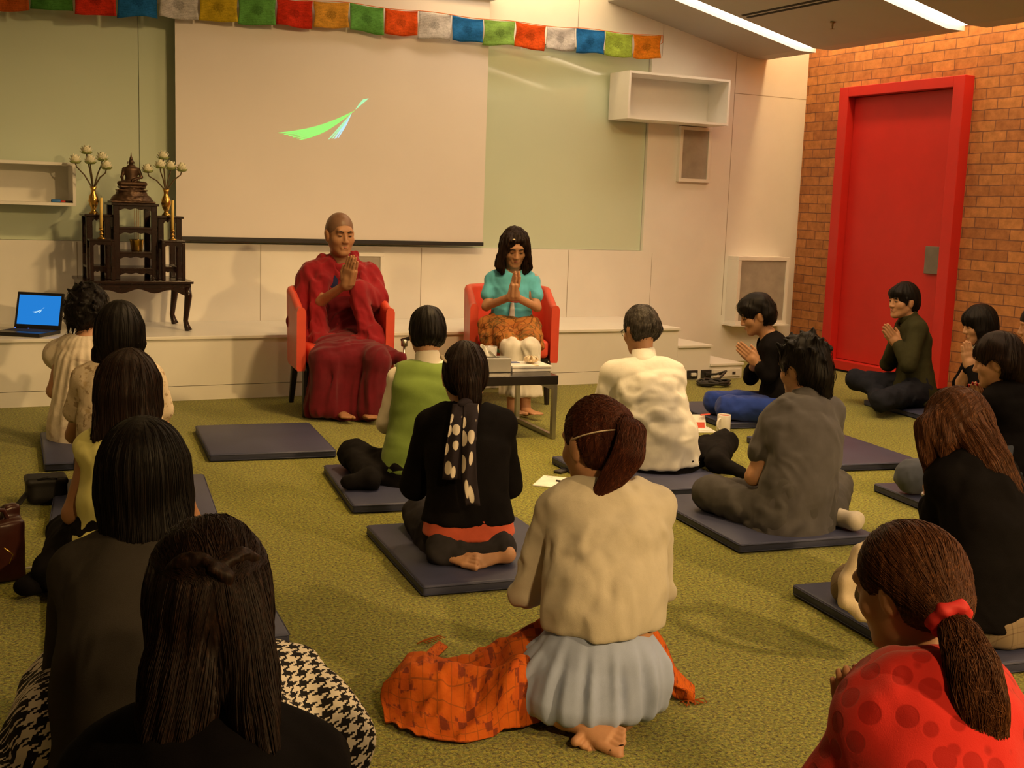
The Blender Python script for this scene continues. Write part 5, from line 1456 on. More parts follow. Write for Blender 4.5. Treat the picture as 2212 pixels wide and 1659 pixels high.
def sheet(root, name, mat, rows, thick=.003, sub=6, mod=None):
    """a cloth strip through rows of control points; UV runs along it"""
    R_ = np.array(rows, float); n, m = R_.shape[:2]
    def cr(a, t):
        i = min(int(t), len(a)-2); f_ = t-i
        p0, p1, p2, p3 = a[max(i-1, 0)], a[i], a[i+1], a[min(i+2, len(a)-1)]
        return .5*((2*p1)+(-p0+p2)*f_+(2*p0-5*p1+4*p2-p3)*f_**2+(-p0+3*p1-3*p2+p3)*f_**3)
    U = np.linspace(0, n-1, (n-1)*sub+1); Wd = np.linspace(0, m-1, (m-1)*sub+1)
    vs, uv = [], []
    for u in U:
        row = np.array([cr(R_[:, j], u) for j in range(m)])
        for w in Wd:
            p = cr(row, w)
            if mod is not None: p = mod(p, u/(n-1), w/(m-1))
            vs.append(p); uv.append((w/(m-1), u/(n-1)))
    c = len(Wd)
    fs = [(i*c+j, i*c+j+1, (i+1)*c+j+1, (i+1)*c+j) for i in range(len(U)-1) for j in range(c-1)]
    me = np_mesh(name, np.array(vs), fs); l = me.uv_layers.new(name='UVMap')
    for k, lp in enumerate(me.loops): l.data[k].uv = uv[lp.vertex_index]
    o = link_mesh(name, me, mat, None, True); md = o.modifiers.new('thickness', 'SOLIDIFY'); md.thickness = thick; md.offset = 0
    if root is not None: world_child(o, root)
    return o
sc = empty('scarf', (g.N[0], g.N[1], 0), 'black scarf with cream dots tied at the hair of the woman in black', 'scarf')
def back_at(px, py, off): return at(px, py, d0-off)
rows = []
for py, xl, xr, off in ((872, 978, 1012, .060), (905, 972, 1000, .100), (940, 967, 997, .125), (980, 962, 996, .135), (1036, 957, 994, .135)):
    rows.append([back_at(lerp(xl, xr, t), py, off+(.012 if t == .5 else 0)) for t in (0, .5, 1)])
sheet(sc, 'scarf_end', M_dots, rows, mod=lambda p, u, w: p+V(0, -.006*math.sin(w*8+u*5), 0))
rows = []
for py, xl, xr, off in ((872, 1000, 1032, .066), (905, 1000, 1032, .112), (940, 1000, 1030, .138), (980, 1000, 1029, .148), (1030, 998, 1029, .148), (1092, 1004, 1036, .150)):
    rows.append([back_at(lerp(xl, xr, t), py, off+(.012 if t == .5 else 0)) for t in (0, .5, 1)])
sheet(sc, 'scarf_end', M_dots, rows, mod=lambda p, u, w: p+V(0, -.006*math.sin(w*7+u*7+1), 0))
s = Solid(); s.add(ell(back_at(1004, 872, .055), V(.032, .022, .022)), .01); s.disp(wob(3, .004, (60, 60, 60))); world_child(solid_obj('scarf_knot', s, M_dots, None, .004, 1), sc)
s = Solid(); hair_cap(g, s, .008, fringe=.05); s.add(loft([g.hl(0, -.10, .04), g.hl(.0, -.125, -.03), g.hl(.012, -.12, -.10), g.hl(.02, -.10, -.15)], [.06, .05, .042, .03], [.03, .035, .03, .018], g.hr), .02); s.disp(groove(g, .002, 50, 6))
hair_obj(root, s, HBR, .005, 1, [dict(n=600, dirfn=lambda p: (0, -.3, -1), L=.15, seed=6, rad=.0009, lift=.001, jit=.1)])
mb = MB(); mb.tube([g.hl(-.089*math.cos(a), -.02+.105*math.sin(a)*-.9, .075-.07*math.cos(a)*0-.05*abs(math.sin(a))+.0) for a in np.linspace(-.2, .9, 12)], .009, 6, flat=.4); world_child(mb.build('hair_band', M_ivory, smooth=True), root)

# ================================================================ man in white shirt with greying hair
d0 = 6.2
g = Fig(at(1428, 995, d0), at(1390, 792, d0+.05), at(1383, 714, d0+.12), 16, haz=-2, hp=16, sh=.172, hs=1.0, hands=(0, .22, -.14), bow=.04, prof=[(-.2, .165, .13), (0, .175, .135), (.25, .17, .125), (.5, .17, .118), (.75, .172, .112), (.88, .15, .09), (.97, .075, .06)])
kR = at(1560, 1030, d0+.35); kR[2] = .12; aR = at(1545, 1035, d0-.02); aR[2] = .09
kL = at(1300, 1000, d0+.45); kL[2] = .12; aL = at(1440, 1030, d0+.32); aL[2] = .09
g.legs = [(g.P-g.r*.09, kL, aL), (g.P+g.r*.09, kR, aR)]
root = person(g, 'man with short greying hair and glasses in a white shirt, seen from behind')
make_body(g, root, SKIN)
M_wshirt2 = cloth('white_office_shirt', (.72, .71, .66), .04, folds=.45)
shirt(g, root, 'shirt', M_wshirt2, sleeve='long', gx=.022, gy=.024, arm=.066, cuff=.045, seed=41, amp=.002, shoulder=.068, hem=(at(1428, 1003, d0), V(0, 0, -1)), fold=.013, extra=lambda s: s.add(loft([at(1430, 1010, d0), at(1424, 930, d0)], [.195, .185], [.165, .15], g.r), .03),
      fdirs=[((.75, .1, -.65), .105, .9), ((-.55, .1, -.85), .085, .8), ((1, 0, .12), .06, .5)])
s = Solid(); s.add(loft([g.N+UP*.012-g.f*.008, g.N+(g.hl(0, -.02, -.07)-g.N)*.55], [.074, .064], [.074, .064], g.r), .01); s.sub(ell(g.N+UP*.11+g.f*.04, V(.052, .055, .05)), .01); solid_obj('collar', s, M_wshirt2, root, .005, 1)
def foot_x(s):
    t = at(1600, 1040, d0-.12); t[2] = .06; s.add(cap(aR, t, .042, .034), .03); s.add(cap(kR, aR, .06, .045), .03)
trousers(g, root, 'trousers', M_blackt, extra=foot_x, rh=.09)
s = Solid(); hair_cap(g, s, .009, fringe=.055); s.add(ell(g.hl(0, -.058, -.022), V(.060, .055, .062), g.HR()), .03); s.cut(g.hl(0, -.05, -.062), unit(-g.hu-g.hf*.5), .03); s.disp(groove(g, .002, 60, 7)); s.disp(wob(7, .003, (60, 60, 60)))
hair_obj(root, s, HGR, .005, 1, [dict(n=260, dirfn=down, L=.06, seed=7, lift=.006, jit=.6)])
mb = MB(); mb.tube([g.hl(-.086, -.01, .012), g.hl(-.080, .05, .012), g.hl(-.062, .092, .010)], .002, 6)
for q in (-1, 1): mb.tube([g.hl(q*.034+.022*math.cos(a), .104-.010*abs(q*.034+.022*math.cos(a))/.05, .002+.018*math.sin(a)) for a in np.linspace(0, 6.283, 17)], .0016, 5)
mb.tube([g.hl(.086, -.01, .012), g.hl(.080, .05, .012), g.hl(.062, .092, .010)], .002, 6); mb.tube([g.hl(-.012, .104, .006), g.hl(.012, .104, .006)], .0016, 5)
world_child(mb.build('glasses', M_line, smooth=True), root)

# ================================================================ woman in beige top and pale blue skirt
M_beige = cloth('oatmeal_jersey', (.50, .46, .38), .10, weave=600, folds=.35); M_skirt = cloth('pale_blue_cotton', (.35, .43, .68), .06, folds=.2)
d0 = 3.18
g = Fig(at(1296, 1440, d0), at(1314, 1062, d0+.08), at(1284, 958, d0+.13), 14, haz=-8, hp=14, sh=.148, hs=1.0, hands=(-.02, .23, -.14), bow=.03, prof=[(-.2, .13, .10), (0, .135, .11), (.2, .142, .108), (.42, .150, .105), (.72, .155, .105), (.88, .137, .088), (.97, .07, .058)])
g.seiza(0, .07, .36, .08)
root = person(g, 'woman with an auburn ponytail, beige top and pale blue skirt kneeling on the carpet')
def sole(s):
    a = at(1218, 1560, d0-.08); a[2] = .060; t = at(1290, 1600, d0-.12); t[2] = .036
    g.foot(s, a, a+unit(t-a)*.15, upv=unit(V(.1, .75, -.8)), k=1.08); s.add(cap(a, a+V(-.05, .10, .02), .034, .042), .02)
    a = at(1330, 1560, d0-.03); a[2] = .055; t = at(1300, 1585, d0-.09); t[2] = .03; g.foot(s, a, a+unit(t-a)*.15, upv=unit(V(-.1, .75, -.8)))
make_body(g, root, SKIN, hand_box=False, extra=sole, hh=.004, legs=False, fbox=((at(1218, 1560, d0-.08), at(1320, 1600, d0-.12)),))
def blouse(s):
    # loose blousing above the hem
    s.add(loft([at(1296, 1362, d0), at(1296, 1325, d0), at(1300, 1275, d0+.01)], [.122, .152, .152], [.10, .128, .122], g.r), .04)
shirt(g, root, 'jersey_top', M_beige, sleeve='long', gx=.014, gy=.016, arm=.056, cuff=.036, seed=51, extra=blouse, amp=.003, hem=(at(1296, 1352, d0), V(0, 0, -1)), neck=(.075, .07, .055), h=.006, fold=.014, fdirs=[((.8, .1, .6), .075, .8), ((-.7, .1, .7), .07, .6), ((0, .2, 1), .05, .4)])
c0 = at(1293, 1345, d0); c1 = at(1274, 1490, d0+.02); c2 = at(1274, 1552, d0+.02)
s = Solid()
s.add(loft([c0, at(1290, 1410, d0), c1, flat(c2, .075)], [.092, .148, .205, .188], [.082, .132, .165, .125], g.r), .03)
for hip, kn, an in g.legs: s.add(cap(hip, kn, .105, .08), .06)
s.cut(V(0, 0, .035), V(0, 0, -1), .03)
cx_ = c1
def pleats(x, y, z):
    a = np.arctan2(x-cx_[0], -(y-cx_[1])); lo = np.clip((z-.06)/.22, .0, 1)
    return .0115*np.clip((.25-z)*9, .12, 1)*(.35+.65*lo)*(np.sin(a*17+.8*np.sin(z*16))+.5*np.sin(a*29+1))*np.clip(1.3-lo*.5, 0, 1)
s.disp(pleats)
solid_obj('skirt', s, M_skirt, root, .007, 1)
# hair: drawn back to a tie on the right, tail sweeping down and left
s = Solid(); hair_cap(g, s, .006, fringe=.05)
tie = at(1335, 905, d0+.045)
s.add(loft([g.hl(0, -.055, .03), lerp(g.hl(0, -.075, .035), tie, .7), tie], [.075, .05, .026], [.06, .04, .024], g.hr), .03)
s.disp(groove(g, .0018, 60, 8))
toTie = lambda p: tie-p
v_, q_ = s.mesh(.005); v_ = relax(v_, q_, 1)
a1, b1 = strands(v_, q_, 900, toTie, L=.13, seed=8, rad=.0009, lift=.001)
tail = Solid(); tp = [tie, at(1366, 935, d0-.01), at(1358, 985, d0-.025), at(1325, 1030, d0-.015), at(1275, 1082, d0+.0)]
tail.add(loft(tp, [.022, .036, .040, .032, .006], [.022, .034, .036, .026, .006], unit(V(.95, -.3, 0))), .01); tail.disp(wob(9, .003, (90, 90, 12)))
v2, q2 = tail.mesh(.005); v2 = relax(v2, q2, 1)
def tdir(p):
    i = min(range(len(tp)), key=lambda k: np.linalg.norm(tp[k]-p)); j = min(i+1, len(tp)-1); return tp[j]-tp[max(j-1, 0)]
a2, b2 = strands(v2, q2, 900, tdir, L=.18, seed=9, rad=.0009, jit=.08, lift=.002)
n1 = len(v_); n2 = n1+len(a1); n3 = n2+len(v2)
world_child(link_mesh('hair', np_mesh('hair', np.concatenate([v_, a1, v2, a2]), np.concatenate([q_, b1+n1, q2+n2, b2+n3])), HRED, None, True), root)
mb = MB(); pts = [g.hl(.0+.089*math.sin(a), -.021-.109*math.cos(a), .048+.028*math.cos(a+.5)-.045) for a in np.linspace(-1.55, .35, 16)]
mb.tube(pts, .0105, 8, flat=.25); o = mb.build('hair_band', M_ivory, smooth=True); world_child(o, root)

# ================================================================ man in grey tee shirt
M_greyt = cloth('grey_tee', (.088, .083, .088), .14, folds=.35); M_greyp = cloth('grey_jeans', (.080, .076, .076), .2, folds=.3); M_sock = cloth('white_sock', (.68, .62, .52))
d0 = 5.12
g = Fig(at(1712, 1118, d0), at(1738, 872, d0+.07), at(1732, 795, d0+.13), 4, haz=-14, hp=14, sh=.163, hs=1.02, hands=(-.03, .26, -.20), bow=.035, prof=[(-.22, .165, .13), (0, .165, .13), (.25, .158, .12), (.5, .152, .112), (.75, .160, .108), (.88, .145, .09), (.97, .075, .06)])
g.S[-1] = at(1668, 915, d0+.05); g.E[-1] = at(1628, 1030, d0+.05); g.Wr[-1] = at(1668, 968, d0+.26)
kL = at(1535, 1085, d0+.22); kL[2] = .12; aL = at(1640, 1120, d0+.42); aL[2] = .09; kR = at(1800, 1080, d0+.42); kR[2] = .13; aR = at(1800, 1120, d0+.08); aR[2] = .09
kL2 = at(1648, 1062, d0+.42); kL2[2] = .17
g.legs = [(g.P-g.r*.08, kL, aL), (g.P+g.r*.09, kR, aR)]
root = person(g, 'young man with shaggy black hair in a grey tee shirt sitting cross legged')
make_body(g, root, SKIN)
shirt(g, root, 'tee_shirt', M_greyt, sleeve='short', gx=.018, gy=.018, arm=.064, seed=61, amp=.004, short=.5, fold=.014, hem=(at(1712, 1170, d0), V(0, 0, -1)), extra=lambda s: s.add(loft([at(1716, 1172, d0), at(1716, 1120, d0)], [.168, .168], [.125, .125], g.r), .03))
s = Solid(); s.add(loft([g.N+UP*.0-g.f*.006, g.N+(g.hl(0, -.02, -.07)-g.N)*.5], [.068, .063], [.068, .063], g.r), .01); s.sub(ell(g.N+UP*.10+g.f*.04, V(.052, .055, .05)), .01); solid_obj('collar', s, M_greyt, root, .005, 1)
trousers(g, root, 'jeans', M_greyp, rh=.10, rk=.078, ra=.058, extra=lambda s: s.add(cap(kL2, kL2+V(.06, -.05, -.04), .06, .07), .04))
s = Solid(); t = at(1845, 1122, d0-.05); t[2] = .085; a_ = aR*.5+at(1800, 1125, d0)*.5; a_[2] = .085; s.add(cap(a_, t, .042, .036), .02); s.add(cap(t, t+V(.015, 0, .01), .037, .033), .02); solid_obj('sock', s, M_sock, root, .006, 1)
s = Solid(); hair_cap(g, s, .016, fringe=.05); s.add(ell(g.hl(0, -.06, -.035), V(.078, .062, .075), g.HR()), .03); s.add(cap(g.hl(0, -.085, -.06), g.hl(0.01, -.085, -.12), .055, .035), .03)
rr = np.random.default_rng(5)
for _ in range(26):
    a, e = rr.uniform(0, 6.28), rr.uniform(-.1, 1.4); p = g.hl(.09*math.cos(a)*math.cos(e), -.02+.11*math.sin(a)*math.cos(e), .034+.105*math.sin(e))
    if np.dot(p-g.hl(0, 0, .05), g.hf) > .05: continue
    s.add(cap(p, p+(p-g.H)*.16+V(*rr.normal(0, .012, 3)), .018, .006), .015)
hair_obj(root, s, HB, .005, 1, [dict(n=300, dirfn=lambda p: (0, 0, -1), L=.09, seed=10, lift=.010, jit=.6)])

# ================================================================ woman in black with blue trousers, side on
M_bluep = cloth('royal_blue_trousers', (.020, .050, .30), .15, folds=.3); M_blackb = cloth('black_blouse', (.0065, .0055, .006), .3)
d0 = 7.80
g = Fig(at(1682, 872, d0), at(1664, 735, d0-.03), at(1633, 680, d0-.05), -58, haz=-62, hp=22, sh=.145, hs=1.0, hands=(0, .20, -.12), bow=.03)
g.hc = at(1612, 762, d0-.12); g.fd = unit(at(1592, 742, d0-.14)-at(1632, 778, d0-.10)); g.sd = unit(UP+g.f*-.3-g.fd*np.dot(UP+g.f*-.3, g.fd))
g.Wr = {q: g.hc-g.fd*.085+g.r*q*.0138 for q in (-1, 1)}; g.E = {-1: at(1660, 812, d0-.16), 1: at(1622, 815, d0+.16)}
g.legs = [(g.P-g.r*.08, V(0, 0, 0), V(0, 0, 0)), (g.P+g.r*.08, V(0, 0, 0), V(0, 0, 0))]
kA = at(1545, 872, d0+.10); kA[2] = .13; aA = at(1640, 905, d0+.0); aA[2] = .08; kB = at(1572, 890, d0-.10); kB[2] = .13; aB = at(1665, 905, d0-.10); aB[2] = .085
g.legs = [(g.P+g.r*.08, kA, aA), (g.P-g.r*.08, kB, aB)]
root = person(g, 'woman with short black hair, black blouse and blue trousers sitting side on by the steps')
make_body(g, root, SKIN); face_parts(g, root, down=.003)
shirt(g, root, 'blouse', M_blackb, sleeve='mid', gx=.016, gy=.02, arm=.054, cuff=.052, seed=71, amp=.004, neck=(.055, .085, .085), neck_o=(0, .05, .01))
trousers(g, root, 'trousers', M_bluep, rh=.098, rk=.078, ra=.05, extra=lambda s: s.cut(g.P+UP*.06, UP, .02))
s = Solid(); hair_cap(g, s, .016, fringe=.040); s.add(ell(g.hl(0, -.062, -.02), V(.076, .058, .068), g.HR()), .03); s.add(ell(g.hl(0, .055, .075), V(.066, .045, .035), g.HR()), .03); s.cut(g.hl(0, -.05, -.095), -g.hu, .01)
s.disp(wob(13, .005, (50, 50, 40))); hair_obj(root, s, HB, .005, 1, [dict(n=220, dirfn=down, L=.08, seed=11, lift=.008, jit=.5)])
mb = MB(); w_ = g.Wr[-1]-g.fd*.015; e1 = unit(np.cross(g.fd, UP)); e2 = np.cross(g.fd, e1); mb.tube([w_+.029*(e1*math.cos(a)+e2*math.sin(a)) for a in np.linspace(0, 6.283, 17)], .005, 6); mb.tube([w_-e1*.028, w_-e1*.036], .015, 10); world_child(mb.build('wrist_watch', M_sock if False else M_line, smooth=True), root)

# ================================================================ man in olive shirt
M_olive = cloth('olive_shirt', (.042, .041, .019), .2, folds=.4); M_jean = cloth('dark_jeans', (.018, .020, .030), .2, folds=.3); M_pin = plain('orange_badge', (.6, .12, .01), .5)
d0 = 8.65
g = Fig(at(1972, 842, d0), at(1968, 696, d0), at(1950, 650, d0-.02), -64, haz=-84, hp=4, sh=.168, hs=1.0, hands=(0, .22, -.13), bow=.02)
g.hc = at(1923, 722, d0-.16); g.fd = unit(at(1907, 700, d0-.2)-at(1936, 740, d0-.14)); g.sd = unit(UP+g.f*-.5-g.fd*np.dot(UP+g.f*-.5, g.fd))
g.Wr = {q: g.hc-g.fd*.085+g.r*q*.0138 for q in (-1, 1)}; g.E = {-1: at(1962, 788, d0-.22), 1: at(1918, 785, d0+.12)}
kA = at(1850, 822, d0+.20); kA[2] = .18; aA = at(1920, 862, d0-.05); aA[2] = .09; kB = at(1905, 858, d0-.42); kB[2] = .12; aB = at(1890, 845, d0+.0); aB[2] = .10
g.legs = [(g.P+g.r*.08, kA, aA), (g.P-g.r*.08, kB, aB)]
root = person(g, 'man with black hair in an olive shirt sitting cross legged before the red door')
make_body(g, root, SKIN); face_parts(g, root)
shirt(g, root, 'shirt', M_olive, sleeve='long', gx=.020, gy=.022, arm=.062, cuff=.042, seed=81, amp=.005, neck=(.055, .075, .07), neck_o=(0, .045, .02), hem=(at(1972, 870, d0), V(0, 0, -1)), extra=lambda s: s.add(loft([at(1985, 872, d0), at(1978, 830, d0)], [.17, .165], [.14, .13], g.r), .03))
s = Solid(); s.add(loft([g.N+UP*.002, g.N+(g.hl(0, -.02, -.07)-g.N)*.45], [.072, .072], [.07, .07], g.r), .01); s.sub(ell(g.N+UP*.10+g.f*.05, V(.055, .07, .08)), .01); solid_obj('collar', s, M_olive, root, .005, 1)
mb = MB(); pb = g.S[-1]*.45+g.N*.55-UP*.085+g.f*.135; mb.lathe([(0, -.014), (.008, -.008), (.009, .008), (0, .018)], tuple(pb), 10); world_child(mb.build('badge', M_pin), root)
trousers(g, root, 'jeans', M_jean, rh=.098, rk=.074, ra=.05)
s = Solid(); hair_cap(g, s, .014, fringe=.030); s.add(ell(g.hl(0, .06, .060), V(.070, .042, .042), g.HR()), .02); s.add(ell(g.hl(0, -.066, -.03), V(.070, .05, .065), g.HR()), .03)
for q in (-1, 1): s.add(cap(g.hl(q*.078, .025, .02), g.hl(q*.078, .028, -.02), .012, .006), .01)
s.disp(groove(g, .002, 40, 12)); hair_obj(root, s, HB, .005, 1, [dict(n=160, dirfn=down, L=.08, seed=12)])

# ================================================================ girl with bobbed black hair by the brick wall
def mat_floral(name, ground, c1, c2, sc=40):
    m, t, b = base_mat(name, rough=.85, spec=.15); v = t.co(); n = t.noise(v, sc, 3, .6); n2 = t.noise(t.co(scale=(1, 1, 1.7)), sc*.6, 4, .6)
    c = t.mix(t.ramp(n, [(.56, (0, 0, 0)), (.62, (1, 1, 1))]), ground, c1); c = t.mix(t.ramp(n2, [(.58, (0, 0, 0)), (.64, (1, 1, 1))]), c, c2)
    t.link(c, b.inputs['Base Color']); t.link(t.bump(t.noise(v, 22, 4), .4, .008), b.inputs['Normal']); return m
M_flor = mat_floral('pale_floral', (.62, .60, .52), (.28, .30, .28), (.45, .38, .30))
d0 = 8.05
g = Fig(at(2132, 868, d0), at(2122, 752, d0-.02), at(2113, 702, d0-.05), -58, haz=-66, hp=14, sh=.14, hs=.98, hands=(0, .20, -.10))
g.hc = at(2090, 765, d0-.14); g.fd = unit(at(2085, 735, d0-.15)-at(2094, 785, d0-.12)); g.sd = unit(-g.f+UP*.3-g.fd*np.dot(-g.f+UP*.3, g.fd))
g.Wr = {q: g.hc-g.fd*.08+g.r*q*.0130 for q in (-1, 1)}; g.E = {-1: at(2112, 830, d0-.18), 1: at(2075, 828, d0+.08)}
g.seiza(0, .08, .20, .1)
root = person(g, 'girl with bobbed black hair and a fringe in a black cardigan by the brick wall')
make_body(g, root, SKIN_F); face_parts(g, root, down=.003)
shirt(g, root, 'floral_dress', M_flor, sleeve='none', gx=.012, gy=.014, seed=91, neck=(.05, .06, .05), hem=None)
def open_front(s): s.sub(ell(g.spine(.5)+g.f*.15, V(.075, .075, .30), g.BR()), .02)
s = Solid(); s.add(g.torso(.020, .022), .03); s.add(cap(g.S[-1]+g.r*.015, g.S[1]-g.r*.015, .058), .05)
for q in (-1, 1): s.add(cap(g.S[q], g.E[q], .054, .050), .03); s.add(cap(g.E[q], lerp(g.E[q], g.Wr[q], .85), .05, .036), .03)
open_front(s); s.sub(ell(g.N+g.f*.04+UP*.04, V(.07, .09, .08), g.BR()), .015); solid_obj('cardigan', s, M_blackk, root, .008, 2)
s = Solid(); s.add(g.torso(.02, .02, t1=.2), .03); g.leg_solid(s, .105, .09, .07); s.cut(V(0, 0, .01), -UP, .01); solid_obj('skirt', s, M_flor, root, .009, 2)
s = Solid(); hair_cap(g, s, .016, fringe=.018); s.add(ell(g.hl(0, .060, .055), V(.068, .040, .050), g.HR()), .02)
for q in (-1, 1): s.add(loft([g.hl(q*.06, -.005, .05), g.hl(q*.082, .005, -.03), g.hl(q*.078, .01, -.125)], [.03, .026, .018], [.06, .055, .035], g.hr), .02)
s.add(loft([g.hl(0, -.05, .02), g.hl(0, -.08, -.05), g.hl(0, -.08, -.125)], [.085, .085, .078], [.055, .04, .03], g.hr), .03); s.disp(groove(g, .002, 40, 13))
hair_obj(root, s, HB, .005, 1, [dict(n=200, dirfn=down, L=.13, seed=13)])

# ================================================================ woman with short hair at the right, and one cut by the frame
d0 = 5.9
g = Fig(at(2185, 1005, d0), at(2182, 842, d0), at(2152, 780, d0-.02), -14, haz=-34, hp=14, sh=.15, hs=1.02, hands=(0, .22, -.1))
g.hc = at(2112, 866, d0+.10); g.fd = unit(V(-.25, .25, .93)); g.sd = unit(V(.4, -.8, .2)-g.fd*np.dot(V(.4, -.8, .2), g.fd))
g.Wr = {q: g.hc-g.fd*.08+g.r*q*.0135 for q in (-1, 1)}; g.E = {-1: at(2108, 930, d0+.05), 1: at(2215, 930, d0+.2)}
kA = at(1968, 1040, d0-.10); kA[2] = .13; aA = at(2080, 1060, d0+.10); aA[2] = .09; kB = at(2190, 1000, d0+.5); kB[2] = .13; aB = at(2080, 1050, d0+.3); aB[2] = .09
g.legs = [(g.P-g.r*.08, kA, aA), (g.P+g.r*.08, kB, aB)]
root = person(g, 'woman with cropped black hair and red nails in a black top near the right edge')
make_body(g, root, SKIN)
for q in (-1, 1):
    for i, (o_, ln) in enumerate(((.030, .068), (.0105, .078), (-.010, .072), (-.030, .055))): 
        p = g.Wr[q]+g.fd*(.09+ln)*g.hs+g.sd*o_+g.r*q*.004; small(root, 'nail', plain('red_nail_polish', (.45, .01, .01), .25) if (q == -1 and i == 0) else bpy.data.materials['red_nail_polish'], [cap(p-g.fd*.004, p+g.fd*.004, .0052)], .003)
shirt(g, root, 'black_top', M_blackk, sleeve='long', gx=.022, gy=.024, arm=.062, cuff=.045, seed=95, amp=.004)
trousers(g, root, 'jeans', cloth('blue_grey_jeans', (.06, .07, .10), .2), rh=.10, rk=.078, ra=.055)
s = Solid(); hair_cap(g, s, .018, fringe=.050); s.add(ell(g.hl(0, -.062, -.03), V(.082, .062, .072), g.HR()), .03); s.add(cap(g.hl(0, -.08, -.06), g.hl(.01, -.085, -.10), .055, .04), .03); s.disp(wob(14, .004, (45, 45, 30)))
hair_obj(root, s, HBR, .005, 1, [dict(n=320, dirfn=down, L=.10, seed=14, lift=.007, jit=.4)])
d0 = 7.3
g = Fig(at(2262, 900, d0), at(2255, 762, d0), at(2240, 706, d0), -40, haz=-50, hp=8, sh=.15, hs=1.0, hands=(0, .22, -.1))
g.seiza(0, .1, .38, .1)
root = person(g, 'person in a white blouse mostly cut off by the right edge of the picture')
make_body(g, root, SKIN, hand_box=False)
shirt(g, root, 'white_blouse', M_lace, sleeve='short', seed=97)
trousers(g, root, 'trousers', M_blackt)
s = Solid(); hair_cap(g, s, .018, fringe=.045); s.add(ell(g.hl(0, -.06, -.06), V(.085, .065, .09), g.HR()), .03); hair_obj(root, s, HB, .006, 1)

# ================================================================ woman with long brown hair in black
def mat_plaid(name):
    m, t, b = base_mat(name, rough=.85, spec=.15); v = t.co(scale=(1, 1, 1)); sp = t.new('ShaderNodeSeparateXYZ'); t.link(v, sp.inputs[0])
    u = t.math('ADD', sp.outputs[0], 0.0); w = t.math('ADD', sp.outputs[1], sp.outputs[2])
    c = (.30, .20, .12)
    fac = []
    for q_, sc_ in ((u, 17), (w, 17)):
        k = t.math('FRACT', t.math('MULTIPLY', q_, sc_)); fac.append(t.ramp(k, [(0, (.1, .1, .1)), (.30, (.8, .8, .8)), (.36, (.05, .05, .05)), (.62, (.5, .5, .5)), (.66, (.1, .1, .1))], 'CONSTANT'))
    m1 = t.mix(fac[0], (.24, .18, .12), (.05, .035, .03)); m2 = t.mix(fac[1], (.26, .20, .13), (.09, .04, .03))
    t.link(t.mix(.5, m1, m2), b.inputs['Base Color']); return m
d0 = 3.88
g = Fig(at(2120, 1290, d0), at(2100, 1000, d0+.10), at(2062, 925, d0+.14), -8, haz=-16, hp=26, sh=.150, hs=1.0, hands=(-.03, .22, -.14), bow=.05, prof=[(-.2, .17, .13), (0, .165, .13), (.25, .160, .118), (.5, .152, .11), (.75, .150, .105), (.88, .135, .088), (.97, .07, .058)])
g.seiza(MZ, .12, .40, .12); g.E[-1] = at(2024, 1145, d0+.15); g.Wr[-1] = at(2014, 1050, d0+.30); g.hc = at(2060, 1000, d0+.38); g.fd = unit(at(2070, 985, d0+.38)-g.Wr[-1]); g.Wr[1] = at(2075, 1060, d0+.34)
root = person(g, 'woman with long straight brown hair, black top and plaid skirt kneeling at the right')
make_body(g, root, SKIN, hand_box=False)
shirt(g, root, 'black_top', M_blackk, sleeve='mid', gx=.024, gy=.026, arm=.06, cuff=.055, seed=101, amp=.006, shoulder=.064, hem=(at(2130, 1330, d0), V(0, 0, -1)), neck=(.07, .07, .06), extra=lambda s: s.add(loft([at(2135, 1335, d0), at(2125, 1250, d0)], [.175, .17], [.14, .135], g.r), .03))
s = Solid(); s.add(loft([at(2125, 1300, d0), flat(at(2130, 1370, d0), .085)], [.17, .185], [.13, .17], g.r), .03)
for hip, kn, an in g.legs: s.add(cap(hip, kn, .11, .09), .05)
s.cut(V(0, 0, MZ+.004), -UP, .02); s.disp(wob(15, .007, (40, 40, 16))); solid_obj('plaid_skirt', s, mat_plaid('plaid_cotton'), root, .007, 2)
mb = MB(); w_ = g.Wr[-1]-V(0, 0, .03); mb.tube([w_+V(.03*math.cos(a), .03*math.sin(a), .004*math.cos(a)) for a in np.linspace(0, 6.283, 17)], .007, 6); world_child(mb.build('wrist_watch', M_chrome, smooth=True), root)
mb = MB(); mb.tube([g.N+UP*(.012-.02*math.cos(a))+g.r*.066*math.sin(a)-g.f*.066*math.cos(a) for a in np.linspace(-1.6, 1.6, 15)], .002, 5); world_child(mb.build('necklace', M_gold, smooth=True), root)
s = Solid(); hair_cap(g, s, .010, fringe=.05)
R1 = [g.hl(.03, -.05, .05), at(2112, 945, d0+.04), at(2152, 1000, d0-.015), at(2195, 1085, d0-.035), at(2222, 1170, d0-.03)]
s.add(loft(R1, [.058, .066, .058, .046, .024], [.055, .045, .032, .024, .012], unit(V(.75, .1, .6))), .02)
L1 = [g.hl(-.03, -.04, .05), at(2010, 925, d0+.10), at(2008, 980, d0+.09), at(2012, 1030, d0+.09)]
s.add(loft(L1, [.058, .052, .042, .022], [.055, .05, .032, .014], g.r), .02)
B1 = [g.hl(0, -.06, .05), at(2052, 960, d0+.06), at(2046, 1010, d0+.055)]; s.add(loft(B1, [.075, .055, .02], [.05, .03, .012], g.r), .02)
s.disp(groove(g, .003, 44, 16))
def fall(p):
    b = min(((np.linalg.norm(q_[i]-p), q_, i) for q_ in (R1, L1) for i in range(len(q_))), key=lambda t: t[0]); q_, i = b[1], b[2]; j = min(i+1, len(q_)-1)
    return q_[j]-q_[j-1]
hair_obj(root, s, HLB, .005, 1, [dict(n=1600, dirfn=fall, L=.26, seg=16, seed=16, rad=.0010, jit=.06, lift=.0015)])

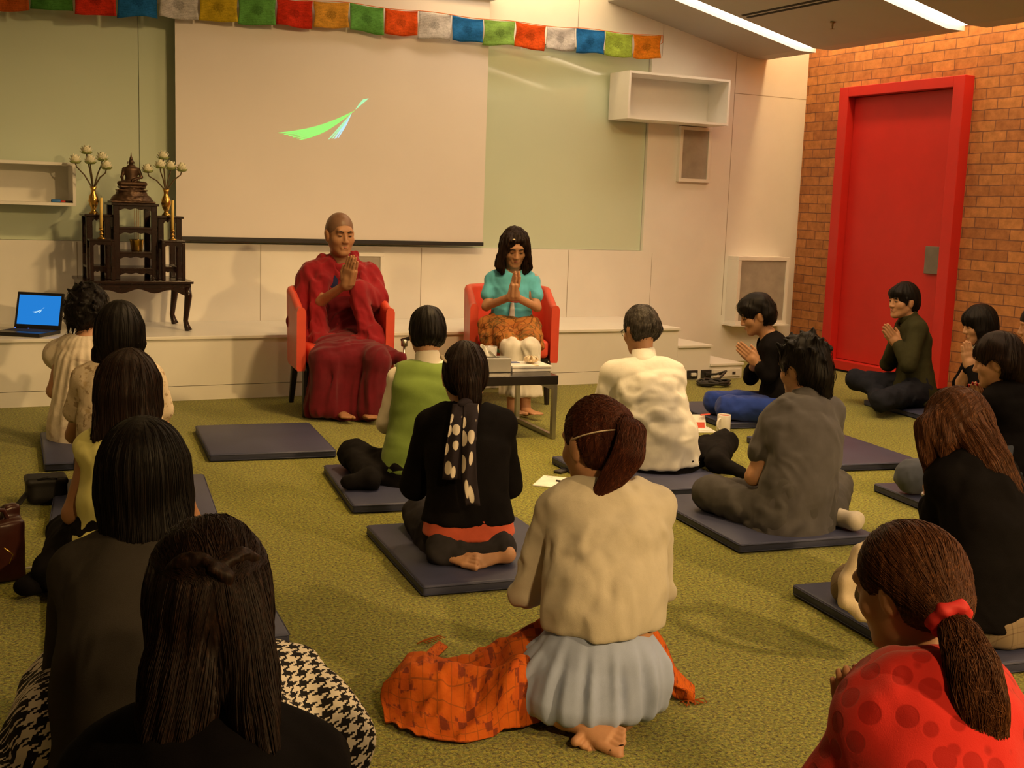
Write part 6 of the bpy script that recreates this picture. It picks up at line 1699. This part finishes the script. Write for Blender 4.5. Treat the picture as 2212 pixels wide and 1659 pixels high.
# ================================================================ column at the left: curly haired woman in white blouse
M_wblouse = mat_floral('white_blouse_cotton', (.74, .66, .54), (.70, .60, .48), (.62, .52, .42), 18); M_cream = mat_floral('cream_floral', (.64, .54, .40), (.36, .27, .17), (.52, .40, .24), 34)
d0 = 6.45
g = Fig(at(182, 930, d0), at(188, 738, d0+.05), at(192, 668, d0+.08), 32, haz=34, hp=10, sh=.150, hs=1.0, hands=(0, .22, -.12), prof=[(-.35, .17, .14), (0, .17, .135), (.25, .155, .115), (.5, .145, .105), (.75, .150, .105), (.88, .135, .088), (.97, .07, .058)])
g.E[-1] = at(116, 845, d0+.02)
g.seiza(MZ, .12, .4, .08)
root = person(g, 'woman with curly black hair in a white puff sleeved blouse nearest the stage')
make_body(g, root, SKIN, hand_box=False)
def puff(s):
    for q in (-1, 1): s.add(ell(g.S[q]+g.r*q*.025-UP*.035, V(.075, .07, .08)), .03)
    s.add(loft([g.P-UP*.14, g.P+UP*.05], [.19, .165], [.17, .14], g.r), .04)
    c_ = g.N
    s.disp(lambda x, y, z: .006*np.sin(np.arctan2(x-c_[0], -(y-c_[1]))*22)*np.clip((c_[2]+.02-z)*4, .2, 1)*np.clip(1.2-(c_[2]-z)*2, .2, 1))
shirt(g, root, 'blouse', M_wblouse, sleeve='none', gx=.018, gy=.018, seed=111, amp=.004, extra=puff, neck=(.092, .085, .06))
trousers(g, root, 'trousers', M_blackt)
s = Solid(); hair_cap(g, s, .020, fringe=.05); s.add(ell(g.hl(0, -.065, -.03), V(.098, .07, .085), g.HR()), .03); s.disp(wob(17, .010, (70, 70, 60)))
rr = np.random.default_rng(8)
for _ in range(34):
    a, e = rr.uniform(3.3, 6.1), rr.uniform(-.9, 1.2); p = g.hl(.092*math.cos(a)*math.cos(e), -.03+.10*math.sin(a)*math.cos(e), .02+.105*math.sin(e)); q2_ = p+(p-g.H)*.22+V(*rr.normal(0, .015, 3))-UP*.02*max(0, -e); s.add(cap(p, q2_, .016, .005), .008)
for dx in (-.075, -.05, -.02, .03): s.add(cap(g.hl(dx, -.07, -.07), g.hl(dx*1.05, -.06, -.145), .016, .004), .01)
hair_obj(root, s, HB, .005, 1, [dict(n=260, dirfn=lambda p: (math.sin(p[2]*80), math.cos(p[2]*60), -1.2), L=.10, seed=17, lift=.016, jit=.9)])

# ---------------------------------------------------------------- bob haired woman in cream floral blouse
d0 = 5.2
g = Fig(at(265, 990, d0), at(255, 798, d0+.04), at(262, 716, d0+.08), 10, haz=30, hp=6, sh=.155, hs=1.0, hands=(0, .22, -.12), prof=[(-.3, .18, .14), (0, .175, .135), (.25, .165, .12), (.5, .158, .11), (.75, .155, .105), (.88, .138, .088), (.97, .07, .058)])
g.seiza(MZ, .12, .4, .08)
root = person(g, 'woman with a black bob in a cream floral blouse, behind the curly haired woman')
make_body(g, root, SKIN, hand_box=False)
shirt(g, root, 'floral_blouse', M_cream, sleeve='short', gx=.018, gy=.018, arm=.062, seed=121, amp=.005, neck=(.10, .085, .065), neck_o=(-.01, .0, .045))
mb = MB(); mb.tube([g.N+UP*(.020-.030*math.cos(a))+g.r*(.100*math.sin(a)-.01)-g.f*.086*math.cos(a) for a in np.linspace(-1.7, 1.7, 21)], .006, 6); world_child(mb.build('neck_binding', cloth('brown_binding', (.10, .05, .03)), smooth=True), root)
trousers(g, root, 'trousers', M_blackt)
s = Solid(); hair_cap(g, s, .012, fringe=.05); s.add(loft([g.hl(0, -.05, .03), g.hl(0, -.065, -.05), g.hl(-.02, -.05, -.115)], [.086, .088, .072], [.07, .06, .04], g.hr), .03)
for q in (-1, 1): s.add(loft([g.hl(q*.07, -.01, .03), g.hl(q*.085, -.01, -.05), g.hl(q*.08, -.01, -.10)], [.03, .028, .015], [.06, .05, .03], g.hr), .02)
for dx in (-.09, -.07, -.05, -.02, .01): s.add(cap(g.hl(dx, -.06, -.09), g.hl(dx*1.1-.01, -.05, -.155), .016, .004), .012)
s.disp(groove(g, .002, 44, 18)); hair_obj(root, s, HB, .005, 1, [dict(n=350, dirfn=down, L=.14, seed=18)])

# ---------------------------------------------------------------- yellow top
M_yel = cloth('pale_yellow_cotton', (.72, .70, .25), .06, folds=.35)
d0 = 4.05
g = Fig(at(262, 1205, d0), at(282, 945, d0+.06), at(283, 838, d0+.10), 26, haz=26, hp=8, sh=.150, hs=1.0, hands=(0, .22, -.12), prof=[(-.2, .16, .125), (0, .16, .125), (.25, .142, .108), (.5, .136, .10), (.75, .145, .102), (.88, .13, .086), (.97, .07, .058)])
g.E[-1] = at(158, 1110, d0+.04)
g.legs = [(g.P-g.r*.09, flat(at(150, 1225, d0+.30), .13), flat(at(110, 1270, d0-.02), .08)), (g.P+g.r*.09, flat(at(430, 1180, d0+.25), .14), flat(at(330, 1190, d0+.35), .09))]
root = person(g, 'woman with long black hair in a sleeveless pale yellow top')
def shoe_foot(s): pass
make_body(g, root, SKIN_D, hand_box=False)
shirt(g, root, 'yellow_top', M_yel, sleeve='none', gx=.016, gy=.016, seed=131, amp=.0, neck=(.08, .075, .055), shoulder=.056, extra=lambda s: s.disp(lambda x, y, z: .005*np.sin(z*42+2.2*np.sin(x*13+y*8)+1)), hem=(at(262, 1240, d0), V(0, 0, -1)))
trousers(g, root, 'trousers', M_blackt, extra=lambda s: s.add(cap(flat(at(175, 1150, d0+.1), .19), flat(at(112, 1250, d0-.02), .09), .07, .055), .04))
sh = flat(at(92, 1240, d0+.0), .05)
s = Solid(); s.add(loft([sh+V(.06, .02, .01), sh, sh+V(-.06, -.05, -.005)], [.045, .05, .045], [.05, .045, .03], V(.5, -.85, 0)), .02); s.cut(V(0, 0, .004), -UP, .01); o = solid_obj('shoe', s, M_blackt, root, .005, 1)
for k in (0, 1):
    mb = MB(); c_ = sh+V(-.018+k*.034, -.030+k*.030, .052); mb.tube([c_+V(-.034, .022, -.004), c_+V(-.005, .0, .004), c_+V(.022, -.024, -.004), c_+V(.034, -.036, -.022)], .0065, 6, flat=.6); q_ = mb.build('shoe_stripe', M_white, smooth=True); q_.parent = o
s = Solid(); hair_cap(g, s, .013, fringe=.05); back_hair_long(g, s, g.N-UP*.02-g.f*.075-g.r*.01, .088, .085, .05)
for q in (-1, 1): s.add(loft([g.hl(q*.07, -.01, .03), g.hl(q*.085, -.02, -.05), g.N+g.r*q*.085-UP*.0-g.f*.05], [.03, .03, .018], [.06, .055, .03], g.hr), .03)
s.add(cap(g.N-g.r*.09-g.f*.05, g.N-g.r*.062-g.f*.07-UP*.075, .024, .006), .02)
s.disp(groove(g, .002, 50, 19)); hair_obj(root, s, HBR, .005, 1, [dict(n=900, dirfn=down, L=.2, seed=19, rad=.0009, jit=.08, lift=.0015)])

# ---------------------------------------------------------------- charcoal top with houndstooth skirt
M_char = cloth('charcoal_wool', (.052, .046, .040), .12, weave=700)
def mat_houndstooth(unit_=.0053):
    m, t, b = base_mat('houndstooth_cloth', rough=.85, spec=.15)
    v = t.co(); nz = t.new('ShaderNodeTexNoise'); nz.inputs['Scale'].default_value = 6; t.link(v, nz.inputs['Vector'])
    vm = t.new('ShaderNodeVectorMath', operation='MULTIPLY_ADD'); t.link(nz.outputs['Color'], vm.inputs[0]); vm.inputs[1].default_value = (.05, .05, .05); t.link(v, vm.inputs[2])
    sp = t.new('ShaderNodeSeparateXYZ'); t.link(vm.outputs[0], sp.inputs[0])
    u = t.math('FLOOR', t.math('MULTIPLY', t.math('SUBTRACT', sp.outputs[0], t.math('MULTIPLY', sp.outputs[2], .35)), 1/unit_)); w = t.math('FLOOR', t.math('MULTIPLY', t.math('ADD', sp.outputs[1], t.math('MULTIPLY', sp.outputs[2], 1.1)), 1/unit_))
    md = lambda a, n: t.math('FLOORED_MODULO', a, float(n))
    warp = t.math('LESS_THAN', md(u, 8), 4.0); weft = t.math('LESS_THAN', md(w, 8), 4.0); tw = t.math('LESS_THAN', md(t.math('SUBTRACT', u, w), 4), 2.0)
    k = t.math('ADD', t.math('MULTIPLY', tw, warp), t.math('MULTIPLY', t.math('SUBTRACT', 1.0, tw), weft))
    t.link(t.mix(k, (.72, .66, .56), (.014, .012, .012)), b.inputs['Base Color']); t.link(t.bump(t.noise(v, 300, 2), .2, .002), b.inputs['Normal']); return m
M_hound = mat_houndstooth()
d0 = 2.55
g = Fig(at(330, 1545, d0), at(325, 1195, d0+.08), at(315, 1026, d0+.10), 20, haz=24, hp=4, sh=.165, hs=.96, hands=(0, .24, -.14), prof=[(-.2, .175, .14), (0, .18, .14), (.25, .175, .125), (.5, .168, .115), (.75, .168, .11), (.88, .15, .092), (.97, .075, .06)])
g.cross(0, .34, .30)
root = person(g, 'woman with a smooth black bob in a charcoal top and a houndstooth skirt')
make_body(g, root, SKIN, hand_box=False)
shirt(g, root, 'charcoal_top', M_char, sleeve='long', gx=.022, gy=.022, arm=.064, seed=141, amp=.003, neck=(.085, .08, .06), shoulder=.066, fold=.005, extra=lambda s: s.add(loft([at(330, 1640, d0), at(330, 1540, d0), at(330, 1450, d0)], [.205, .215, .20], [.17, .175, .16], g.r), .03))
s = Solid()
kl = at(150, 1470, d0+.30); kr = at(592, 1475, d0+.28)
s.add(cap(g.P-g.r*.20+g.f*.02-UP*.03, kl, .10, .080), .10); s.add(cap(g.P+g.r*.20+g.f*.02-UP*.03, kr, .10, .085), .10)
s.add(cap(kl-UP*.10, at(60, 1610, d0+.10), .10, .05), .10); s.add(cap(kl-UP*.06, flat(at(110, 1600, d0), .06), .09, .07), .08)
s.add(cap(kr, flat(at(640, 1600, d0), .06), .085, .08), .08); s.add(ell(at(700, 1560, d0+.24), V(.10, .17, .115)), .03)
s.add(ell(flat(at(715, 1650, d0+.02), .04), V(.10, .20, .055)), .06); s.add(ell(flat(at(30, 1690, d0), .05), V(.20, .2, .08)), .06)
s.cut(V(0, 0, .006), -UP, .015)
s.disp(lambda x, y, z: .008*np.sin(x*42+2.0*np.sin(y*9+z*14))*np.clip((.40-z)*4, .15, 1)+.006*np.sin(x*23-z*30))
solid_obj('houndstooth_skirt', s, M_hound, root, .007, 2)
s = Solid(); hair_cap(g, s, .007, fringe=.05)
s.add(loft([g.hl(0, -.03, .04), g.hl(0, -.045, -.04), at(318, 1165, d0+.03)], [.088, .092, .078], [.085, .075, .050], g.hr), .035)
for q, px in ((-1, 234), (1, 400)): s.add(loft([g.hl(q*.066, .0, .03), g.hl(q*.080, .0, -.05), at(px, 1165, d0+.06)], [.03, .028, .014], [.06, .055, .03], g.hr), .025)
s.disp(groove(g, .0016, 70, 20)); hair_obj(root, s, HB, .005, 1, [dict(n=1600, dirfn=down, L=.22, seg=14, seed=20, rad=.0008, jit=.03, lift=.0008)])

# ---------------------------------------------------------------- nearest: long dark hair half tied, black top
d0 = 1.74
g = Fig(at(430, 2010, d0-.04), at(440, 1612, d0+.03), at(452, 1318, d0+.10), 16, haz=18, hp=30, sh=.165, hs=1.02, hands=(0, .22, -.14), prof=[(-.2, .175, .14), (0, .175, .14), (.25, .168, .12), (.5, .16, .112), (.75, .165, .11), (.88, .15, .092), (.97, .075, .06)])
g.seiza(0, .14, .4, .08)
root = person(g, 'nearest woman, long dark brown hair half tied with a twist, in a black top')
make_body(g, root, SKIN, hand_box=False)
shirt(g, root, 'black_top', M_blackk, sleeve='long', gx=.022, gy=.022, arm=.062, seed=151, amp=.004, shoulder=.066, neck=(.085, .08, .065))
trousers(g, root, 'trousers', M_blackt)
s = Solid(); hair_cap(g, s, .012, fringe=.05)
Lh = [g.hl(-.012, -.03, .05), at(420, 1350, d0+.03), at(398, 1450, d0-.01), at(375, 1570, d0-.05), at(345, 1690, d0-.085)]
Rh = [g.hl(.02, -.03, .05), at(505, 1350, d0+.04), at(535, 1450, d0+.01), at(552, 1560, d0-.03), at(575, 1650, d0-.055)]
s.add(loft(Lh, [.066, .064, .060, .052, .03], [.08, .06, .042, .03, .014], unit(V(.93, -.3, 0))), .02); s.add(loft(Rh, [.066, .056, .046, .034, .016], [.08, .06, .042, .028, .014], unit(V(.93, -.3, 0))), .016)
s.disp(groove(g, .002, 60, 21)); s.disp(wob(21, .0025, (70, 70, 5)))
tw = at(475, 1232, d0-.005)
def fall(p):
    if p[2] > tw[2]-.01: return (tw-p)*V(1, 1, 1.5)+V(0, 0, -.05)
    b = min(((np.linalg.norm(q_[i]-p), k, i) for k, q_ in enumerate((Lh, Rh)) for i in range(1, len(q_))), key=lambda t: t[0]); q_ = (Lh, Rh)[b[1]]; j = min(b[2]+1, len(q_)-1)
    return unit(q_[j]-q_[j-1])*V(1, .6, 1)+V(0, 0, -.3)
hair_obj(root, s, HBR, .005, 1, [dict(n=2600, dirfn=fall, L=.26, seg=18, seed=21, rad=.0007, jit=.05, lift=.001)])
s = Solid()
for sgn in (-1, 1):
    pts = [tw+V(sgn*.062*(1-k/7), .034*(1-k/7)+.003, -.002+.016*math.sin(k/7*3.1)) for k in range(8)]; s.chain(pts, [.010-.004*abs(k/7-.4) for k in range(8)], .008)
s.add(cap(tw+V(-.010, -.004, .004), tw+V(.012, -.006, -.010), .010, .009), .008); s.add(cap(tw+V(.006, -.006, -.008), tw+V(.014, -.004, -.044), .009, .006), .008)
s.disp(folds(15, .004, (1, 0, -.1), .008, 6)); hair_obj(root, s, HBR, .003, 1, None, 'hair_twist')

# ================================================================ red hoodie
def mat_hoodie():
    m, t, b = base_mat('red_dotted_fleece', rough=.85, spec=.1)
    v = t.co(); w = t.new('ShaderNodeTexVoronoi'); w.inputs['Scale'].default_value = 21; w.inputs['Randomness'].default_value = .55; t.link(v, w.inputs['Vector'])
    k = t.ramp(w.outputs['Distance'], [(.37, (1, 1, 1)), (.42, (0, 0, 0))]); n = t.noise(v, 500, 2)
    c = t.mix(k, (.62, .030, .024), (.42, .017, .014)); t.link(c, b.inputs['Base Color']); b.inputs['Sheen Weight'].default_value = .2
    t.link(t.bump(t.math('ADD', t.math('MULTIPLY', n, .6), t.math('MULTIPLY', k, -.6)), .35, .004), b.inputs['Normal']); return m
M_hood = mat_hoodie()
d0 = 1.95
g = Fig(at(1990, 1880, d0), at(2010, 1475, d0+.09), at(1952, 1268, d0+.13), -6, haz=-14, hp=20, sh=.150, hs=.86, hands=(-.07, .20, .02), bow=.03, prof=[(-.2, .165, .13), (0, .165, .13), (.25, .158, .118), (.5, .150, .11), (.75, .150, .105), (.88, .135, .088), (.97, .07, .058)])
g.hc = at(1842, 1512, d0+.22); g.fd = unit(V(-.10, .25, .96)); g.sd = unit(V(.3, -.9, .2)-g.fd*np.dot(V(.3, -.9, .2), g.fd)); g.Wr = {q: g.hc-g.fd*.085+g.r*q*.0138 for q in (-1, 1)}
g.E = {-1: at(1800, 1700, d0+.08), 1: at(2200, 1690, d0+.08)}
g.seiza(0, .12, .4, .08)
root = person(g, 'woman in a red dotted hooded top with a brown ponytail at the lower right')
make_body(g, root, SKIN, hh=.004)
shirt(g, root, 'hooded_top', M_hood, sleeve='long', gx=.022, gy=.024, arm=.060, cuff=.045, seed=161, amp=.004, neck=(.062, .070, .05), neck_o=(0, .03, .045), shoulder=.066, h=.0065)
trousers(g, root, 'trousers', M_blackt)
# hood lying on the back: a soft V that comes to a point
s = Solid()
tip = at(2110, 1625, d0-.035)
cl = [at(1868, 1492, d0+.13), at(1890, 1466, d0+.07), at(1945, 1464, d0+.02), at(2010, 1478, d0+.0), at(2075, 1480, d0+.03), at(2105, 1500, d0+.10)]
s.chain(cl, [.026, .033, .036, .038, .034, .026], .03)                                   # rolled edge round the neck
bot = [at(1905, 1475, d0+.02), at(1985, 1545, d0-.035), at(2060, 1610, d0-.045), at(2120, 1640, d0-.03)]
s.chain(bot, [.026, .024, .022, .014], .03); s.chain([at(2090, 1495, d0+.03), at(2120, 1560, d0-.01), at(2125, 1630, d0-.03)], [.030, .026, .016], .03)
s.add(loft([at(1975, 1475, d0+.01), at(2035, 1545, d0-.02), at(2095, 1605, d0-.025)], [.085, .070, .035], [.030, .028, .020], unit(V(.8, -.3, .5))), .03)
s.disp(folds(16, .008, (.7, 0, -.7), .05, 4))
solid_obj('hood', s, M_hood, root, .0055, 2)
s = Solid(); hair_cap(g, s, .007, fringe=.055); tie = at(2046, 1330, d0+.015)
s.add(loft([g.hl(0, -.05, .03), lerp(g.hl(0, -.07, .0), tie, .6), tie], [.078, .055, .024], [.065, .048, .022], g.hr), .03); s.disp(groove(g, .0018, 64, 24))
v_, q_ = s.mesh(.0048); v_ = relax(v_, q_, 1); a1, b1 = strands(v_, q_, 1600, lambda p: tie-p, L=.15, seg=14, seed=24, rad=.0007, jit=.04, lift=.0008)
tp = [tie, at(2075, 1375, d0-.02), at(2100, 1440, d0-.045), at(2115, 1520, d0-.055), at(2125, 1600, d0-.05), at(2135, 1640, d0-.045)]
tail = Solid(); tail.add(loft(tp, [.020, .032, .042, .044, .034, .012], [.020, .028, .034, .032, .022, .010], unit(V(.95, -.3, 0))), .01); tail.disp(wob(25, .003, (110, 110, 10)))
v2, q2 = tail.mesh(.0048); v2 = relax(v2, q2, 1)
a2, b2 = strands(v2, q2, 1800, tdir, L=.20, seg=14, seed=25, rad=.0007, jit=.10, lift=.004)
n1 = len(v_); n2 = n1+len(a1); n3 = n2+len(v2)
world_child(link_mesh('hair', np_mesh('hair', np.concatenate([v_, a1, v2, a2]), np.concatenate([q_, b1+n1, q2+n2, b2+n3])), HLB, None, True), root)
s = Solid(); ax_ = unit(tp[1]-tp[0]); e1 = unit(np.cross(ax_, UP)); e2 = np.cross(ax_, e1)
for i in range(16):
    a = i*6.283/16; p = tie+ax_*.006+.026*(e1*math.cos(a)+e2*math.sin(a)); a2_ = (i+1)*6.283/16; p2 = tie+ax_*.006+.026*(e1*math.cos(a2_)+e2*math.sin(a2_)); s.add(cap(p, p2, .011+.003*math.sin(i*2.4), .011+.003*math.sin((i+1)*2.4)), .006)
s.disp(wob(26, .002, (160, 160, 160))); solid_obj('scrunchie', s, plain('red_velvet', (.50, .02, .02), .7), root, .0032, 1)

# ================================================================ orange shawl spread beside the kneeling woman
def mat_shawl():
    m, t, b = base_mat('orange_patterned_shawl', rough=.85, spec=.15)
    v = t.co('UV', (7, 16, 1)); sp = t.new('ShaderNodeSeparateXYZ'); t.link(v, sp.inputs[0])
    fx = t.math('FRACT', sp.outputs[0]); fy = t.math('FRACT', sp.outputs[1])
    ln = t.math('MAXIMUM', t.math('LESS_THAN', fx, .07), t.math('LESS_THAN', fy, .07))
    n = t.noise(t.co('UV', (3, 6, 1)), 1.6, 4, .6); blot = t.ramp(n, [(.52, (0, 0, 0)), (.57, (1, 1, 1))])
    chk = t.new('ShaderNodeTexChecker'); chk.inputs['Scale'].default_value = 1; t.link(t.co('UV', (10, 22, 1)), chk.inputs['Vector'])
    c = t.mix(t.ramp(t.noise(t.co(), 30, 3), [(.3, (.2, .2, .2)), (.7, (.8, .8, .8))]), (.48, .085, .010), (.62, .14, .016))
    c = t.mix(t.math('MULTIPLY', ln, .55), c, (.16, .06, .02))
    c2 = t.mix(chk.outputs[1], (.16, .03, .018), (.50, .09, .015)); c = t.mix(t.math('MULTIPLY', blot, .85), c, c2)
    t.link(c, b.inputs['Base Color']); t.link(t.bump(t.noise(t.co(), 90, 3), .35, .004), b.inputs['Normal']); return m
M_shawl = mat_shawl()
sw = empty('orange_shawl', (1.2, 2.85, 0), 'orange patterned shawl trailing on the carpet beside the woman in the pale blue skirt', 'shawl')
def fl(px, py, z):
    d = CF+CR*(px-1106)/FPX-CU*(py-829.5)/FPX; return CAM+d*(z-CAM[2])/d[2]
rows = [[fl(850, 1470, .03), fl(832, 1500, .035), fl(822, 1525, .02), fl(838, 1560, .012)],
        [fl(900, 1415, .05), fl(890, 1470, .085), fl(895, 1530, .05), fl(905, 1590, .012)],
        [fl(965, 1425, .05), fl(985, 1470, .10), fl(985, 1535, .07), fl(995, 1605, .012)],
        [fl(1050, 1405, .10), fl(1070, 1455, .12), fl(1065, 1520, .09), fl(1075, 1590, .012)],
        [fl(1110, 1362, .19), fl(1128, 1410, .19), fl(1130, 1480, .13), fl(1125, 1575, .012)],
        [fl(1225, 1340, .24), fl(1240, 1390, .20), fl(1235, 1470, .10), fl(1215, 1545, .02)]]
def crumple(p, u, w):
    f_ = 1-min(1, max(0, (u-.62)/.3)); e = math.sin(math.pi*min(1, max(0, w)))
    n1 = float(vnoise(p[0]*11+p[1]*5, p[1]*4-p[0]*2, 3.3, 0)); n2 = float(vnoise(p[0]*24-p[1]*9, p[1]*20+p[0]*6, 7.1, 1)); n3 = float(vnoise(p[0]*8, p[1]*13, 1.7, 2))
    r = 1-abs(2*n1-1); q_ = 1-abs(2*n2-1)
    z = p[2]*(.70+.55*n3)+.070*(r-.5)*(.35+.65*f_)*(.4+.6*e)+.016*(q_-.5)
    return V(p[0]+.02*(n2-.5)*(1-e), p[1]+.02*(n1-.5)*(1-e), max(.006+.006*n1, z))
sheet(sw, 'shawl_cloth', M_shawl, rows, .004, 16, crumple)
rows = [[fl(885, 1450, .03), fl(905, 1470, .03)], [fl(925, 1405, .04), fl(940, 1425, .035)], [fl(948, 1385, .03), fl(968, 1398, .02)]]
sheet(sw, 'shawl_corner', M_shawl, rows, .004, 6)
rows = [[fl(1405, 1350, .20), fl(1408, 1400, .14), fl(1412, 1460, .08)], [fl(1440, 1400, .12), fl(1442, 1445, .10), fl(1440, 1490, .05)], [fl(1470, 1455, .05), fl(1470, 1480, .06), fl(1465, 1505, .012)], [fl(1500, 1490, .02), fl(1500, 1502, .02), fl(1500, 1514, .008)]]
sheet(sw, 'shawl_end', M_shawl, rows, .004, 7, lambda p, u, w: V(p[0], p[1], max(.006, p[2]+.010*math.sin(w*12+u*8))))
mb = MB(); rg = np.random.default_rng(2)
for i in range(9):
    p = fl(1470+i*4, 1516-i*.6, .004); mb.tube([p, p+V(rg.uniform(-.01, .02), -.012, .006), p+V(rg.uniform(-.01, .03), -.03, .0)], .0018, 4)
for i in range(7):
    p = fl(925+i*6, 1390-i*2, .012); mb.tube([p, p+V(-.012, .015, .004), p+V(-.03-.005*i, .02, -.004)], .0018, 4)
world_child(mb.build('fringe', M_shawl), sw)
